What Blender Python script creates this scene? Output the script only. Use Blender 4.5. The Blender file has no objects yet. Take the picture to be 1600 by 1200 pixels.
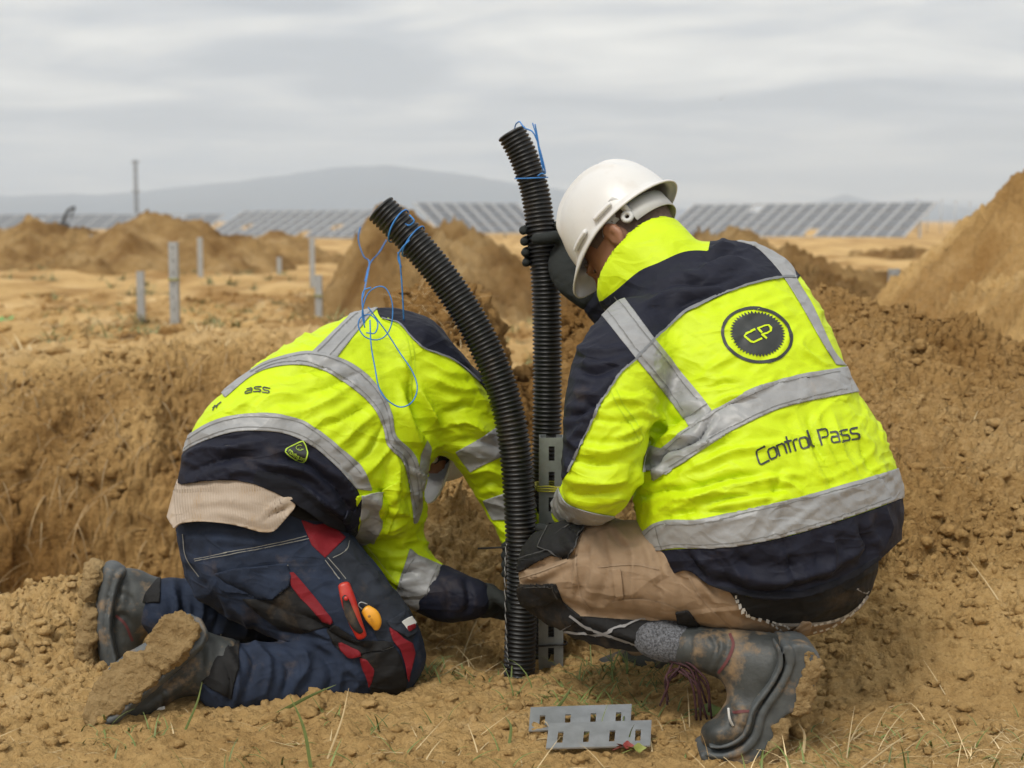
import bpy, math, random
import numpy as np
from mathutils import Vector, Matrix
from mathutils.bvhtree import BVHTree

SC = bpy.context.scene
COL = SC.collection
random.seed(7)
rng = np.random.default_rng(11)

# ------------------------------------------------------------------ camera, sky, sun, exposure
F = 2311.0
CAM = np.array([0.0, 0.0, 0.92])
TH = math.atan(255.0 / F)
CT, ST = math.cos(TH), math.sin(TH)
cam = bpy.data.cameras.new('camera')
cam.sensor_width = 36.0
cam.lens = F / 1600 * 36
cam.clip_start = 0.05
cam.clip_end = 20000
cam.dof.use_dof = True
cam.dof.focus_distance = 2.72
cam.dof.aperture_fstop = 5.0
camo = bpy.data.objects.new('camera', cam)
camo.location = CAM
camo.rotation_euler = (math.radians(90) - TH, 0, 0)
COL.objects.link(camo)
SC.camera = camo

SUN_EL, SUN_AZ = math.radians(52), math.radians(-150)   # azimuth from +Y towards +X
world = bpy.data.worlds.new('World')
SC.world = world
world.use_nodes = True
wn, wl = world.node_tree.nodes, world.node_tree.links
wn.clear()


def N(nodes, t, **kw):
    n = nodes.new(t)
    for k, v in kw.items():
        if k in n.inputs:
            n.inputs[k].default_value = v
        else:
            setattr(n, k, v)
    return n


def ramp(nodes, stops, interp='LINEAR'):
    r = nodes.new('ShaderNodeValToRGB')
    r.color_ramp.interpolation = interp
    el = r.color_ramp.elements
    while len(el) < len(stops):
        el.new(0.5)
    for e, (p, c) in zip(el, stops):
        e.position = p
        e.color = (c, c, c, 1) if isinstance(c, (int, float)) else (*c, 1)
    return r


def build_sky():
    sky = wn.new('ShaderNodeTexSky')
    sky.sky_type = 'NISHITA'
    sky.sun_disc = False
    sky.sun_elevation = SUN_EL
    sky.sun_rotation = SUN_AZ
    bg1 = wn.new('ShaderNodeBackground')
    bg1.inputs[1].default_value = 0.08
    wl.new(sky.outputs[0], bg1.inputs[0])
    tc = wn.new('ShaderNodeTexCoord')
    sep = wn.new('ShaderNodeSeparateXYZ')
    wl.new(tc.outputs['Generated'], sep.inputs[0])
    # cloud deck seen in perspective: direction divided by its height
    den = N(wn, 'ShaderNodeMath', operation='MAXIMUM'); den.inputs[1].default_value = 0.0
    wl.new(sep.outputs[2], den.inputs[0])
    den2 = N(wn, 'ShaderNodeMath', operation='ADD'); den2.inputs[1].default_value = 0.10
    wl.new(den.outputs[0], den2.inputs[0])
    cx = N(wn, 'ShaderNodeMath', operation='DIVIDE'); wl.new(sep.outputs[0], cx.inputs[0]); wl.new(den2.outputs[0], cx.inputs[1])
    cy = N(wn, 'ShaderNodeMath', operation='DIVIDE'); wl.new(sep.outputs[1], cy.inputs[0]); wl.new(den2.outputs[0], cy.inputs[1])
    cc = wn.new('ShaderNodeCombineXYZ')
    wl.new(cx.outputs[0], cc.inputs[0]); wl.new(cy.outputs[0], cc.inputs[1])
    mp = wn.new('ShaderNodeMapping')
    mp.inputs['Scale'].default_value = (1.15, 1.45, 1)
    mp.inputs['Location'].default_value = (2.35, 0.55, 0.3)
    wl.new(cc.outputs[0], mp.inputs[0])
    n1 = N(wn, 'ShaderNodeTexNoise', Scale=1.0, Detail=5.0, Roughness=0.5, Distortion=0.5)
    wl.new(mp.outputs[0], n1.inputs['Vector'])
    r = ramp(wn, [(0.36, (0.365, 0.38, 0.40)), (0.46, (0.46, 0.467, 0.475)), (0.55, (0.58, 0.57, 0.545)), (0.66, (0.72, 0.70, 0.65))])
    wl.new(n1.outputs[0], r.inputs[0])
    # the deck thins to pale light close above the horizon and is brighter overhead
    el = ramp(wn, [(0.0, (1.22, 1.12, 1.00)), (0.030, (1.16, 1.08, 0.98)), (0.065, (0.95, 0.95, 0.96)), (0.16, (1.04, 1.04, 1.03)), (0.45, (1.2, 1.2, 1.2)), (1.0, (1.35, 1.35, 1.35))])
    wl.new(den.outputs[0], el.inputs[0])
    mul = N(wn, 'ShaderNodeMix', data_type='RGBA', blend_type='MULTIPLY'); mul.inputs[0].default_value = 1
    wl.new(r.outputs[0], mul.inputs[6]); wl.new(el.outputs[0], mul.inputs[7])
    bg2 = wn.new('ShaderNodeBackground')
    bg2.inputs[1].default_value = 1.0
    wl.new(mul.outputs[2], bg2.inputs[0])
    mx = wn.new('ShaderNodeMixShader'); mx.inputs[0].default_value = 0.93
    wl.new(bg1.outputs[0], mx.inputs[1]); wl.new(bg2.outputs[0], mx.inputs[2])
    out = wn.new('ShaderNodeOutputWorld')
    wl.new(mx.outputs[0], out.inputs[0])


build_sky()
sl = bpy.data.lights.new('sun', 'SUN')
sl.energy = 1.5
sl.angle = math.radians(16)
sl.color = (1.0, 0.95, 0.87)
so = bpy.data.objects.new('sun', sl)
sdir = Vector((math.sin(SUN_AZ) * math.cos(SUN_EL), math.cos(SUN_AZ) * math.cos(SUN_EL), math.sin(SUN_EL)))
so.rotation_euler = sdir.to_track_quat('Z', 'Y').to_euler()
so.location = (-3, -4, 8)
COL.objects.link(so)
SC.view_settings.view_transform = 'Standard'
SC.view_settings.look = 'None'
SC.view_settings.gamma = 1
SC.view_settings.exposure = 0.62
SC.view_settings.use_curve_mapping = False
SC.render.engine = 'CYCLES'
SC.cycles.use_denoising = True
SC.cycles.denoiser = 'OPENIMAGEDENOISE'
SC.cycles.max_bounces = 6
SC.cycles.volume_bounces = 1
SC.cycles.sample_clamp_indirect = 4


# ------------------------------------------------------------------ geometry helpers
def P(px, py, d):
    """point at world depth d (metres in front of the lens along Y) lying on the sight line of photo position px, py"""
    u, v = (px - 800) / F, (600 - py) / F
    dx, dy, dz = u, CT + v * ST, -ST + v * CT
    t = d / dy
    return np.array([dx * t, d, CAM[2] + dz * t])


def PIX(p):
    q = np.asarray(p) - CAM
    depth = q[..., 1] * CT - q[..., 2] * ST
    depth = np.maximum(depth, 1e-3)
    up = q[..., 1] * ST + q[..., 2] * CT
    return np.stack([800 + F * q[..., 0] / depth, 600 - F * up / depth], -1)


def GP(px, py, z=0.0):
    """where the sight line of px, py meets the level z"""
    u, v = (px - 800) / F, (600 - py) / F
    dx, dy, dz = u, CT + v * ST, -ST + v * CT
    t = (z - CAM[2]) / dz
    return np.array([dx * t, dy * t, z])


def smooth(a, b, x):
    t = np.clip((x - a) / (b - a), 0, 1)
    return t * t * (3 - 2 * t)


_perm = rng.permutation(4096).astype(np.int64)
_grad = rng.normal(size=(4096, 3))
_grad /= np.linalg.norm(_grad, axis=1)[:, None]
_rnd = rng.random((4096, 4))


def _hash(i, j, k):
    return _perm[(_perm[(_perm[i & 4095] + j) & 4095] + k) & 4095]


def perlin(p):
    p = np.asarray(p, float)
    b = np.floor(p).astype(np.int64)
    f = p - b
    w = f * f * f * (f * (f * 6 - 15) + 10)
    out = 0
    for dx in (0, 1):
        wx = w[:, 0] if dx else 1 - w[:, 0]
        for dy in (0, 1):
            wy = w[:, 1] if dy else 1 - w[:, 1]
            for dz in (0, 1):
                wz = w[:, 2] if dz else 1 - w[:, 2]
                g = _grad[_hash(b[:, 0] + dx, b[:, 1] + dy, b[:, 2] + dz)]
                out = out + wx * wy * wz * ((f[:, 0] - dx) * g[:, 0] + (f[:, 1] - dy) * g[:, 1] + (f[:, 2] - dz) * g[:, 2])
    return out * 1.5


def fbm(p, octaves=4, gain=0.5, lac=2.03):
    a, s, tot = 1.0, 0, np.asarray(p, float)
    for o in range(octaves):
        s = s + a * perlin(tot)
        tot = tot * lac + 17.3
        a *= gain
    return s


def lumps(xy, seed=0, rmin=0.25, rmax=0.72, keep=1.0):
    """rounded clods on a unit lattice: height in units of the cell"""
    b = np.floor(xy).astype(np.int64)
    best = np.zeros(len(xy))
    for dx in (-1, 0, 1):
        for dy in (-1, 0, 1):
            h = _hash(b[:, 0] + dx, b[:, 1] + dy, np.full(len(xy), seed, np.int64))
            r = _rnd[h]
            cx, cy = b[:, 0] + dx + r[:, 0], b[:, 1] + dy + r[:, 1]
            R = rmin + (rmax - rmin) * r[:, 2] ** 2
            d2 = (xy[:, 0] - cx) ** 2 + (xy[:, 1] - cy) ** 2
            hgt = np.sqrt(np.maximum(R * R - d2, 0)) * (r[:, 3] < keep)
            best = np.maximum(best, hgt)
    return best


def link(name, me, parent=None, label=None, cat=None, group=None, kind=None):
    o = bpy.data.objects.new(name, me)
    COL.objects.link(o)
    if parent is not None:
        o.parent = parent
    for k, v in (('label', label), ('category', cat), ('group', group), ('kind', kind)):
        if v:
            o[k] = v
    return o


def thing(name, label, cat, group=None, loc=None):
    o = link(name, None, None, label, cat, group)
    if loc is not None:
        o.location = loc
    return o


def mesh(name, V, faces, mat, smooth_=True):
    """mesh from vertices and a list of arrays/lists of faces"""
    me = bpy.data.meshes.new(name)
    V = np.asarray(V, np.float32)
    if isinstance(faces, np.ndarray):
        k = faces.shape[1]
        me.vertices.add(len(V)); me.vertices.foreach_set('co', V.ravel())
        me.loops.add(faces.size); me.loops.foreach_set('vertex_index', faces.astype(np.int32).ravel())
        me.polygons.add(len(faces)); me.polygons.foreach_set('loop_start', np.arange(0, faces.size, k, dtype=np.int32))
        me.polygons.foreach_set('use_smooth', np.full(len(faces), smooth_))
        me.update(calc_edges=True)
        me.validate()
    else:
        me.from_pydata([tuple(map(float, v)) for v in V], [], [tuple(map(int, f)) for f in faces])
        me.polygons.foreach_set('use_smooth', np.full(len(me.polygons), smooth_))
        me.update()
    if mat is not None:
        me.materials.append(mat)
    return me


def grid_faces(nx, ny):
    i = np.arange(nx * ny).reshape(nx, ny)
    return np.stack([i[:-1, :-1], i[1:, :-1], i[1:, 1:], i[:-1, 1:]], -1).reshape(-1, 4)


def catmull(pts, n=6, closed=False):
    pts = np.asarray(pts, float)
    if len(pts) < 3 and not closed:
        t = np.linspace(0, 1, n + 1)[:, None]
        return pts[0] * (1 - t) + pts[-1] * t
    if closed:
        Q = np.vstack([pts[-1], pts, pts[0], pts[1]])
        m = len(pts)
    else:
        Q = np.vstack([2 * pts[0] - pts[1], pts, 2 * pts[-1] - pts[-2]])
        m = len(pts) - 1
    out = []
    for i in range(m):
        a, b, c, d = Q[i:i + 4]
        for k in range(n):
            t = k / n
            out.append(0.5 * (2 * b + (c - a) * t + (2 * a - 5 * b + 4 * c - d) * t * t + (3 * b - a - 3 * c + d) * t ** 3))
    if not closed:
        out.append(pts[-1])
    return np.array(out)


def frames(C):
    T = np.gradient(C, axis=0)
    T /= np.linalg.norm(T, axis=1)[:, None] + 1e-12
    n = np.cross(T[0], [0, 0, 1.0])
    if np.linalg.norm(n) < 1e-3:
        n = np.cross(T[0], [1.0, 0, 0])
    n /= np.linalg.norm(n)
    Ns = []
    for t in T:
        n = n - t * np.dot(n, t)
        n /= np.linalg.norm(n)
        Ns.append(n)
    Ns = np.array(Ns)
    return T, Ns, np.cross(T, Ns)


def tube(C, r, sides=8, caps=True):
    C = np.asarray(C, float)
    r = np.broadcast_to(np.asarray(r, float), (len(C),))
    T, A, B = frames(C)
    th = np.linspace(0, 2 * math.pi, sides, endpoint=False)
    V = C[:, None] + r[:, None, None] * (np.cos(th)[None, :, None] * A[:, None] + np.sin(th)[None, :, None] * B[:, None])
    n = len(C)
    i = np.arange(n * sides).reshape(n, sides)
    j = np.roll(i, -1, axis=1)
    Fq = np.stack([i[:-1], j[:-1], j[1:], i[1:]], -1).reshape(-1, 4)
    V = V.reshape(-1, 3)
    if caps:
        k = len(V)
        V = np.vstack([V, C[0], C[-1]])
        c0 = np.stack([j[0], i[0], np.full(sides, k), np.full(sides, k)], -1)
        c1 = np.stack([i[-1], j[-1], np.full(sides, k + 1), np.full(sides, k + 1)], -1)
        tri = np.vstack([c0, c1])[:, :3]
        return V, [*map(tuple, Fq), *map(tuple, tri)]
    return V, Fq


def join(parts):
    V, Fs, off = [], [], 0
    for v, f in parts:
        v = np.asarray(v, float)
        V.append(v)
        Fs += [tuple(int(a) + off for a in q) for q in f]
        off += len(v)
    return np.vstack(V), Fs


def box(c, sx, sy, sz, R=None, bev=0.0):
    c = np.asarray(c, float)
    if bev <= 0:
        pts = np.array([[x, y, z] for x in (-1, 1) for y in (-1, 1) for z in (-1, 1)], float) * [sx / 2, sy / 2, sz / 2]
        f = [(0, 1, 3, 2), (4, 6, 7, 5), (0, 4, 5, 1), (2, 3, 7, 6), (0, 2, 6, 4), (1, 5, 7, 3)]
    else:
        import bmesh
        bm = bmesh.new()
        bmesh.ops.create_cube(bm, size=1)
        bmesh.ops.scale(bm, vec=(sx, sy, sz), verts=bm.verts)
        bmesh.ops.bevel(bm, geom=bm.edges[:], offset=bev, segments=2, affect='EDGES', profile=0.5)
        bm.verts.index_update()
        pts = np.array([v.co[:] for v in bm.verts])
        f = [tuple(v.index for v in q.verts) for q in bm.faces]
        bm.free()
    if R is not None:
        pts = pts @ np.asarray(R, float).T
    return pts + c, f


# ------------------------------------------------------------------ materials
def new_mat(name):
    m = bpy.data.materials.new(name)
    m.use_nodes = True
    nt = m.node_tree
    b = nt.nodes['Principled BSDF']
    return m, nt.nodes, nt.links, b


def simple(name, col, rough=0.6, metal=0.0, noise=0.0, nscale=40, bump=0.0, bscale=300, spec=0.5, dirt=0.0, dscale=9, dcol=(0.33, 0.21, 0.10), coat=0.0, dthr=0.55):
    m, n, l, b = new_mat(name)
    b.inputs['Roughness'].default_value = rough
    b.inputs['Metallic'].default_value = metal
    b.inputs['Specular IOR Level'].default_value = spec
    if coat:
        b.inputs['Coat Weight'].default_value = coat
    tc = n.new('ShaderNodeTexCoord')
    last = None
    rgb = N(n, 'ShaderNodeRGB'); rgb.outputs[0].default_value = (*col, 1)
    last = rgb.outputs[0]
    if noise:
        t = N(n, 'ShaderNodeTexNoise', Scale=nscale, Detail=5.0, Roughness=0.6)
        l.new(tc.outputs['Object'], t.inputs['Vector'])
        r = ramp(n, [(0.3, 1 - noise), (0.7, 1 + noise)])
        l.new(t.outputs[0], r.inputs[0])
        mx = N(n, 'ShaderNodeMix', data_type='RGBA', blend_type='MULTIPLY'); mx.inputs[0].default_value = 1
        l.new(last, mx.inputs[6]); l.new(r.outputs[0], mx.inputs[7])
        last = mx.outputs[2]
    if dirt:
        t = N(n, 'ShaderNodeTexNoise', Scale=dscale, Detail=8.0, Roughness=0.68)
        l.new(tc.outputs['Object'], t.inputs['Vector'])
        r = ramp(n, [(dthr - 0.07, 0.0), (dthr + 0.12, dirt)])
        l.new(t.outputs[0], r.inputs[0])
        mx = N(n, 'ShaderNodeMix', data_type='RGBA')
        l.new(r.outputs[0], mx.inputs[0]); l.new(last, mx.inputs[6]); mx.inputs[7].default_value = (*dcol, 1)
        last = mx.outputs[2]
        rr = N(n, 'ShaderNodeMath', operation='MULTIPLY_ADD'); rr.inputs[1].default_value = 0.9 - rough; rr.inputs[2].default_value = rough
        l.new(r.outputs[0], rr.inputs[0]); l.new(rr.outputs[0], b.inputs['Roughness'])
    l.new(last, b.inputs['Base Color'])
    if bump:
        t = N(n, 'ShaderNodeTexNoise', Scale=bscale, Detail=4.0, Roughness=0.6)
        l.new(tc.outputs['Object'], t.inputs['Vector'])
        bp = N(n, 'ShaderNodeBump', Strength=bump, Distance=0.002)
        l.new(t.outputs[0], bp.inputs['Height'])
        l.new(bp.outputs[0], b.inputs['Normal'])
    return m


def soil_mat(name, cols, fine=1.0, far=False):
    m, n, l, b = new_mat(name)
    b.inputs['Roughness'].default_value = 0.95
    b.inputs['Specular IOR Level'].default_value = 0.12
    tc = n.new('ShaderNodeTexCoord')
    t1 = N(n, 'ShaderNodeTexNoise', Scale=0.9 if not far else 0.7, Detail=7.0, Roughness=0.62)
    t2 = N(n, 'ShaderNodeTexNoise', Scale=30.0 if not far else 5.0, Detail=10.0, Roughness=0.8)
    for t in (t1, t2):
        l.new(tc.outputs['Object'], t.inputs['Vector'])
    r = ramp(n, [(0.36, cols[0]), (0.5, cols[1]), (0.63, cols[2])])
    mixv = N(n, 'ShaderNodeMath', operation='MULTIPLY_ADD'); mixv.inputs[1].default_value = 0.45
    l.new(t2.outputs[0], mixv.inputs[0])
    sc = N(n, 'ShaderNodeMath', operation='MULTIPLY'); sc.inputs[1].default_value = 0.55
    l.new(t1.outputs[0], sc.inputs[0]); l.new(sc.outputs[0], mixv.inputs[2])
    l.new(mixv.outputs[0], r.inputs[0])
    at = n.new('ShaderNodeAttribute'); at.attribute_name = 'damp'
    mx = N(n, 'ShaderNodeMix', data_type='RGBA', blend_type='MULTIPLY')
    mx.inputs[7].default_value = (0.55, 0.47, 0.375, 1)
    l.new(at.outputs['Fac'], mx.inputs[0]); l.new(r.outputs[0], mx.inputs[6])
    l.new(mx.outputs[2], b.inputs['Base Color'])
    if far:
        t3 = N(n, 'ShaderNodeTexNoise', Scale=10.0, Detail=8.0, Roughness=0.75)
        l.new(tc.outputs['Object'], t3.inputs['Vector'])
        bp = N(n, 'ShaderNodeBump', Strength=1.0, Distance=0.10)
        l.new(t3.outputs[0], bp.inputs['Height'])
    else:
        # crumbs of two sizes with warped outlines, and grit on top of them
        wz = N(n, 'ShaderNodeTexNoise', Scale=70.0, Detail=4.0, Roughness=0.6)
        l.new(tc.outputs['Object'], wz.inputs['Vector'])
        vm = N(n, 'ShaderNodeVectorMath', operation='MULTIPLY_ADD'); vm.inputs[1].default_value = (0.022, 0.022, 0.022)
        l.new(wz.outputs['Color'], vm.inputs[0]); l.new(tc.outputs['Object'], vm.inputs[2])
        hs = []
        for sc_, w_ in ((52.0, -0.9), (120.0, -0.5)):
            vo = N(n, 'ShaderNodeTexVoronoi', Scale=sc_)
            l.new(vm.outputs[0], vo.inputs['Vector'])
            mm = N(n, 'ShaderNodeMath', operation='MULTIPLY'); mm.inputs[1].default_value = w_
            l.new(vo.outputs['Distance'], mm.inputs[0])
            hs.append(mm.outputs[0])
        t3 = N(n, 'ShaderNodeTexNoise', Scale=45.0, Detail=10.0, Roughness=0.78)
        l.new(tc.outputs['Object'], t3.inputs['Vector'])
        ad = N(n, 'ShaderNodeMath', operation='ADD'); l.new(hs[0], ad.inputs[0]); l.new(hs[1], ad.inputs[1])
        ad2 = N(n, 'ShaderNodeMath', operation='MULTIPLY_ADD'); ad2.inputs[1].default_value = 1.8
        l.new(t3.outputs[0], ad2.inputs[0]); l.new(ad.outputs[0], ad2.inputs[2])
        bp = N(n, 'ShaderNodeBump', Strength=1.0 * min(fine, 1.0), Distance=0.009)
        l.new(ad2.outputs[0], bp.inputs['Height'])
    l.new(bp.outputs[0], b.inputs['Normal'])
    return m


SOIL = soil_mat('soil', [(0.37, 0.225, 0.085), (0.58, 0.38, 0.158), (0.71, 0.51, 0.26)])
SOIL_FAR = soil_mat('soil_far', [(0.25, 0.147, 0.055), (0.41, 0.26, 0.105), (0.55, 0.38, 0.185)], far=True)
STRAW = simple('straw', (0.55, 0.43, 0.24), 0.7, noise=0.35, nscale=6)
GRASS = simple('grass_green', (0.13, 0.17, 0.045), 0.6, noise=0.5, nscale=5)
GALV = simple('galvanised_steel', (0.42, 0.445, 0.46), 0.45, metal=0.7, noise=0.18, nscale=25, bump=0.15, bscale=60)


# ------------------------------------------------------------------ the ground
def interp(x, xs, ys):
    return np.interp(x, xs, ys)


def ground_base(x, y):
    z = np.zeros_like(x)
    n1 = perlin(np.stack([x * 1.3, y * 1.3, 0 * x + 3.1], 1))
    n2 = perlin(np.stack([x * 3.1, y * 3.1, 0 * x + 9.1], 1))
    # gentle relief of the trampled foreground
    z = z + 0.012 * n1 + 0.007 * n2
    # trench behind the kneeling man
    wig = 0.10 * n1 + 0.05 * n2
    edge = 3.42 + 0.10 * smooth(-1.3, -0.7, x) + wig * 0.5
    far0 = 5.0 + wig * 2.2
    cut = smooth(0, 0.22, y - edge) * (1 - smooth(-0.48, -0.30, x + 0.1 * n1))
    rise = smooth(0.0, 0.85, (y - far0)) * 0.62 + smooth(0, 0.30, (y - far0 - 0.1)) * 0.38
    bottom = -0.62
    top = 0.345 * (1 - smooth(7.5, 13.0, y)) + 0.035 * n1 - 0.07 * smooth(1.3, 2.2, -x)
    inside = bottom * (1 - rise) + top * rise
    z = z * (1 - cut) + inside * cut
    # the ground beyond, right of the trench
    beyond = smooth(4.9, 5.8, y) * smooth(-0.48, -0.2, x)
    z = z + beyond * (0.12 * (1 - smooth(7, 13, y)))
    # heaped bank behind the pipes and the squatting man
    foot = interp(x, [-0.6, -0.2, 0.0, 0.3, 0.55, 0.8, 1.2, 1.6, 2.4], [3.40, 3.22, 3.20, 3.15, 2.92, 2.72, 2.60, 2.52, 2.5])
    foot = foot + 0.10 * n2 + 0.05 * n1
    crest = 4.30 + 0.12 * n1
    zc = interp(x, [-0.6, -0.35, -0.2, -0.08, 0.0, 0.06, 0.16, 0.3, 0.6, 0.95, 1.2, 1.5, 1.9, 2.6], [0.40, 0.64, 0.68, 0.60, 0.40, 0.36, 0.62, 0.72, 0.72, 0.70, 0.62, 0.52, 0.46, 0.40])
    zc = zc + 0.05 * n1 + 0.035 * n2
    t = np.clip((y - foot) / (crest - foot), 0, 1)
    up = 0.55 * t + 0.45 * t * t * (3 - 2 * t)
    down = 1 - smooth(0.15, 1.3, y - crest)
    ext = smooth(-0.52, -0.30, x + 0.06 * n1)
    bank = zc * up * down * ext
    bumpy = up * down * ext
    z = z + bank
    # hollow dug for the pipes
    z = z - 0.05 * np.exp(-(((x - 0.0) / 0.16) ** 2 + ((y - 3.08) / 0.14) ** 2))
    # crumbly rise left of the boots
    z = z + 0.05 * np.exp(-(((x + 1.05) / 0.22) ** 2 + ((y - 3.15) / 0.35) ** 2))
    # far plain: gentle roll
    fw = smooth(8, 20, y)
    z = z + fw * 0.10 * perlin(np.stack([x * 0.13, y * 0.09, 0 * x + 1.7], 1))
    rough = np.clip(0.25 + 1.0 * bumpy + 0.75 * cut * smooth(3.5, 3.7, y) + 0.8 * smooth(3.05, 3.3, y) + 0.55 * (1 - smooth(-1.05, -0.75, x)), 0, 1.15)
    n3 = perlin(np.stack([x * 5.0, y * 5.0, 0 * x + 4.4], 1))
    damp = np.clip((0.80 + 0.35 * n2 + 0.35 * n3) * bumpy * smooth(0.05, 0.4, t) * down + (0.60 + 0.5 * n2 + 0.4 * n3) * cut * smooth(4.4, 5.0, y) * (1 - smooth(5.4, 6.0, y)) + 0.25 * n1, 0, 1)
    z = z + smooth(6.5, 9, y) * (1 - smooth(40, 60, y)) * (0.10 * fbm(np.stack([x * 0.9, y * 0.6, 0 * x + 2.2], 1), 5, 0.6))
    damp = np.clip(damp + smooth(6.0, 8.0, y) * smooth(-0.1, 0.4, fbm(np.stack([x * 0.9, y * 0.40, 0 * x + 5.2], 1), 5, 0.65)) * 0.9, 0, 1)
    return z, rough, damp


def ground_detail(x, y, rough, z0):
    w1 = perlin(np.stack([x * 9, y * 9, 0 * x], 1)) * 0.35
    w2 = perlin(np.stack([x * 9, y * 9, 0 * x + 5], 1)) * 0.35
    near = 1 - smooth(6.0, 9.0, y)
    yy = y + 0.8 * z0
    d = np.zeros_like(x)
    m = near > 0
    xm, ym, rm = x[m], yy[m], rough[m]
    p3 = np.stack([xm, y[m], 1.3 * z0[m]], 1)
    wx = np.stack([fbm(p3 * 22, 3, 0.6), fbm(p3 * 22 + 40, 3, 0.6)], 1)
    chip = 0.75 + 0.9 * fbm(p3 * 45 + 7, 3, 0.65)
    dd = np.zeros_like(xm)
    # broken clods of falling size, each with a rough fractured skin
    for s, amp, keep, seed in ((0.21, 0.30, 0.34, 1), (0.10, 0.40, 0.40, 2), (0.048, 0.50, 0.55, 3), (0.024, 0.55, 0.75, 4)):
        q = np.stack([xm, ym], 1) / s + wx * (0.012 / s + 0.22)
        dd += s * amp * lumps(q, seed, 0.15, 0.68, keep) * np.clip(chip, 0.2, 1.6)
    ridge = 0.5 - np.abs(fbm(p3 * 11 + 3, 4, 0.6))
    dd = dd * rm + 0.022 * ridge * (0.25 + rm) + 0.013 * fbm(p3 * 42, 4, 0.72) * (0.30 + rm)
    steep = smooth(4.7, 5.1, y[m])
    dd += (0.060 - 0.010 * steep) * rm * fbm(p3 * 3.3 + 11, 4, 0.55) * smooth(0.2, 0.7, rm)
    d[m] = dd * near[m]
    f = 0
    return d + f


def axis_pts(lo, hi, h, outs, g):
    a = list(np.arange(lo, hi + h / 2, h))
    s = h
    while a[-1] < outs[1]:
        s *= g
        a.append(a[-1] + s)
    s = h
    while a[0] > outs[0]:
        s *= g
        a.insert(0, a[0] - s)
    return np.array(a)


def build_ground():
    xs = axis_pts(-1.7, 1.7, 0.0056, (-2600, 2600), 1.055)
    ys = list(np.arange(2.30, 4.70, 0.0058))
    s = 0.0058
    while ys[-1] < 6.7:
        s = min(s * 1.03, 0.012); ys.append(ys[-1] + s)
    while ys[-1] < 60:
        s *= 1.045; ys.append(ys[-1] + s)
    while ys[-1] < 5200:
        s *= 1.12; ys.append(ys[-1] + s)
    s = 0.0072
    while ys[0] > -60:
        s *= 1.12; ys.insert(0, ys[0] - s)
    ys = np.array(ys)
    X, Y = np.meshgrid(xs, ys, indexing='ij')
    x, y = X.ravel(), Y.ravel()
    z0, rough, damp = ground_base(x, y)
    dz = ground_detail(x, y, rough, z0)
    # push the relief along the slope normal, so steep faces get crumbs too
    Z = z0.reshape(X.shape)
    gx = np.gradient(Z, xs, axis=0).ravel(); gy = np.gradient(Z, ys, axis=1).ravel()
    nn = np.sqrt(1 + gx * gx + gy * gy)
    V = np.stack([x - gx / nn * dz, y - gy / nn * dz, z0 + dz / nn], 1)
    me = mesh('ground', V, grid_faces(len(xs), len(ys)), SOIL)
    a = me.attributes.new('damp', 'FLOAT', 'POINT')
    a.data.foreach_set('value', damp.astype(np.float32))
    link('ground', me, kind='structure')
    return xs, ys, V[:, 2].reshape(X.shape)


GX, GY, GZ = build_ground()


def ground_z(x, y):
    i = np.clip(np.searchsorted(GX, x) - 1, 0, len(GX) - 2)
    j = np.clip(np.searchsorted(GY, y) - 1, 0, len(GY) - 2)
    fx = (x - GX[i]) / (GX[i + 1] - GX[i]); fy = (y - GY[j]) / (GY[j + 1] - GY[j])
    return (GZ[i, j] * (1 - fx) * (1 - fy) + GZ[i + 1, j] * fx * (1 - fy) + GZ[i, j + 1] * (1 - fx) * fy + GZ[i + 1, j + 1] * fx * fy)


def ico(sub):
    import bmesh
    bm = bmesh.new()
    bmesh.ops.create_icosphere(bm, subdivisions=sub, radius=1)
    bm.verts.index_update()
    v = np.array([q.co[:] for q in bm.verts]); f = np.array([[a.index for a in q.verts] for q in bm.faces])
    bm.free()
    return v, f


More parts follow.
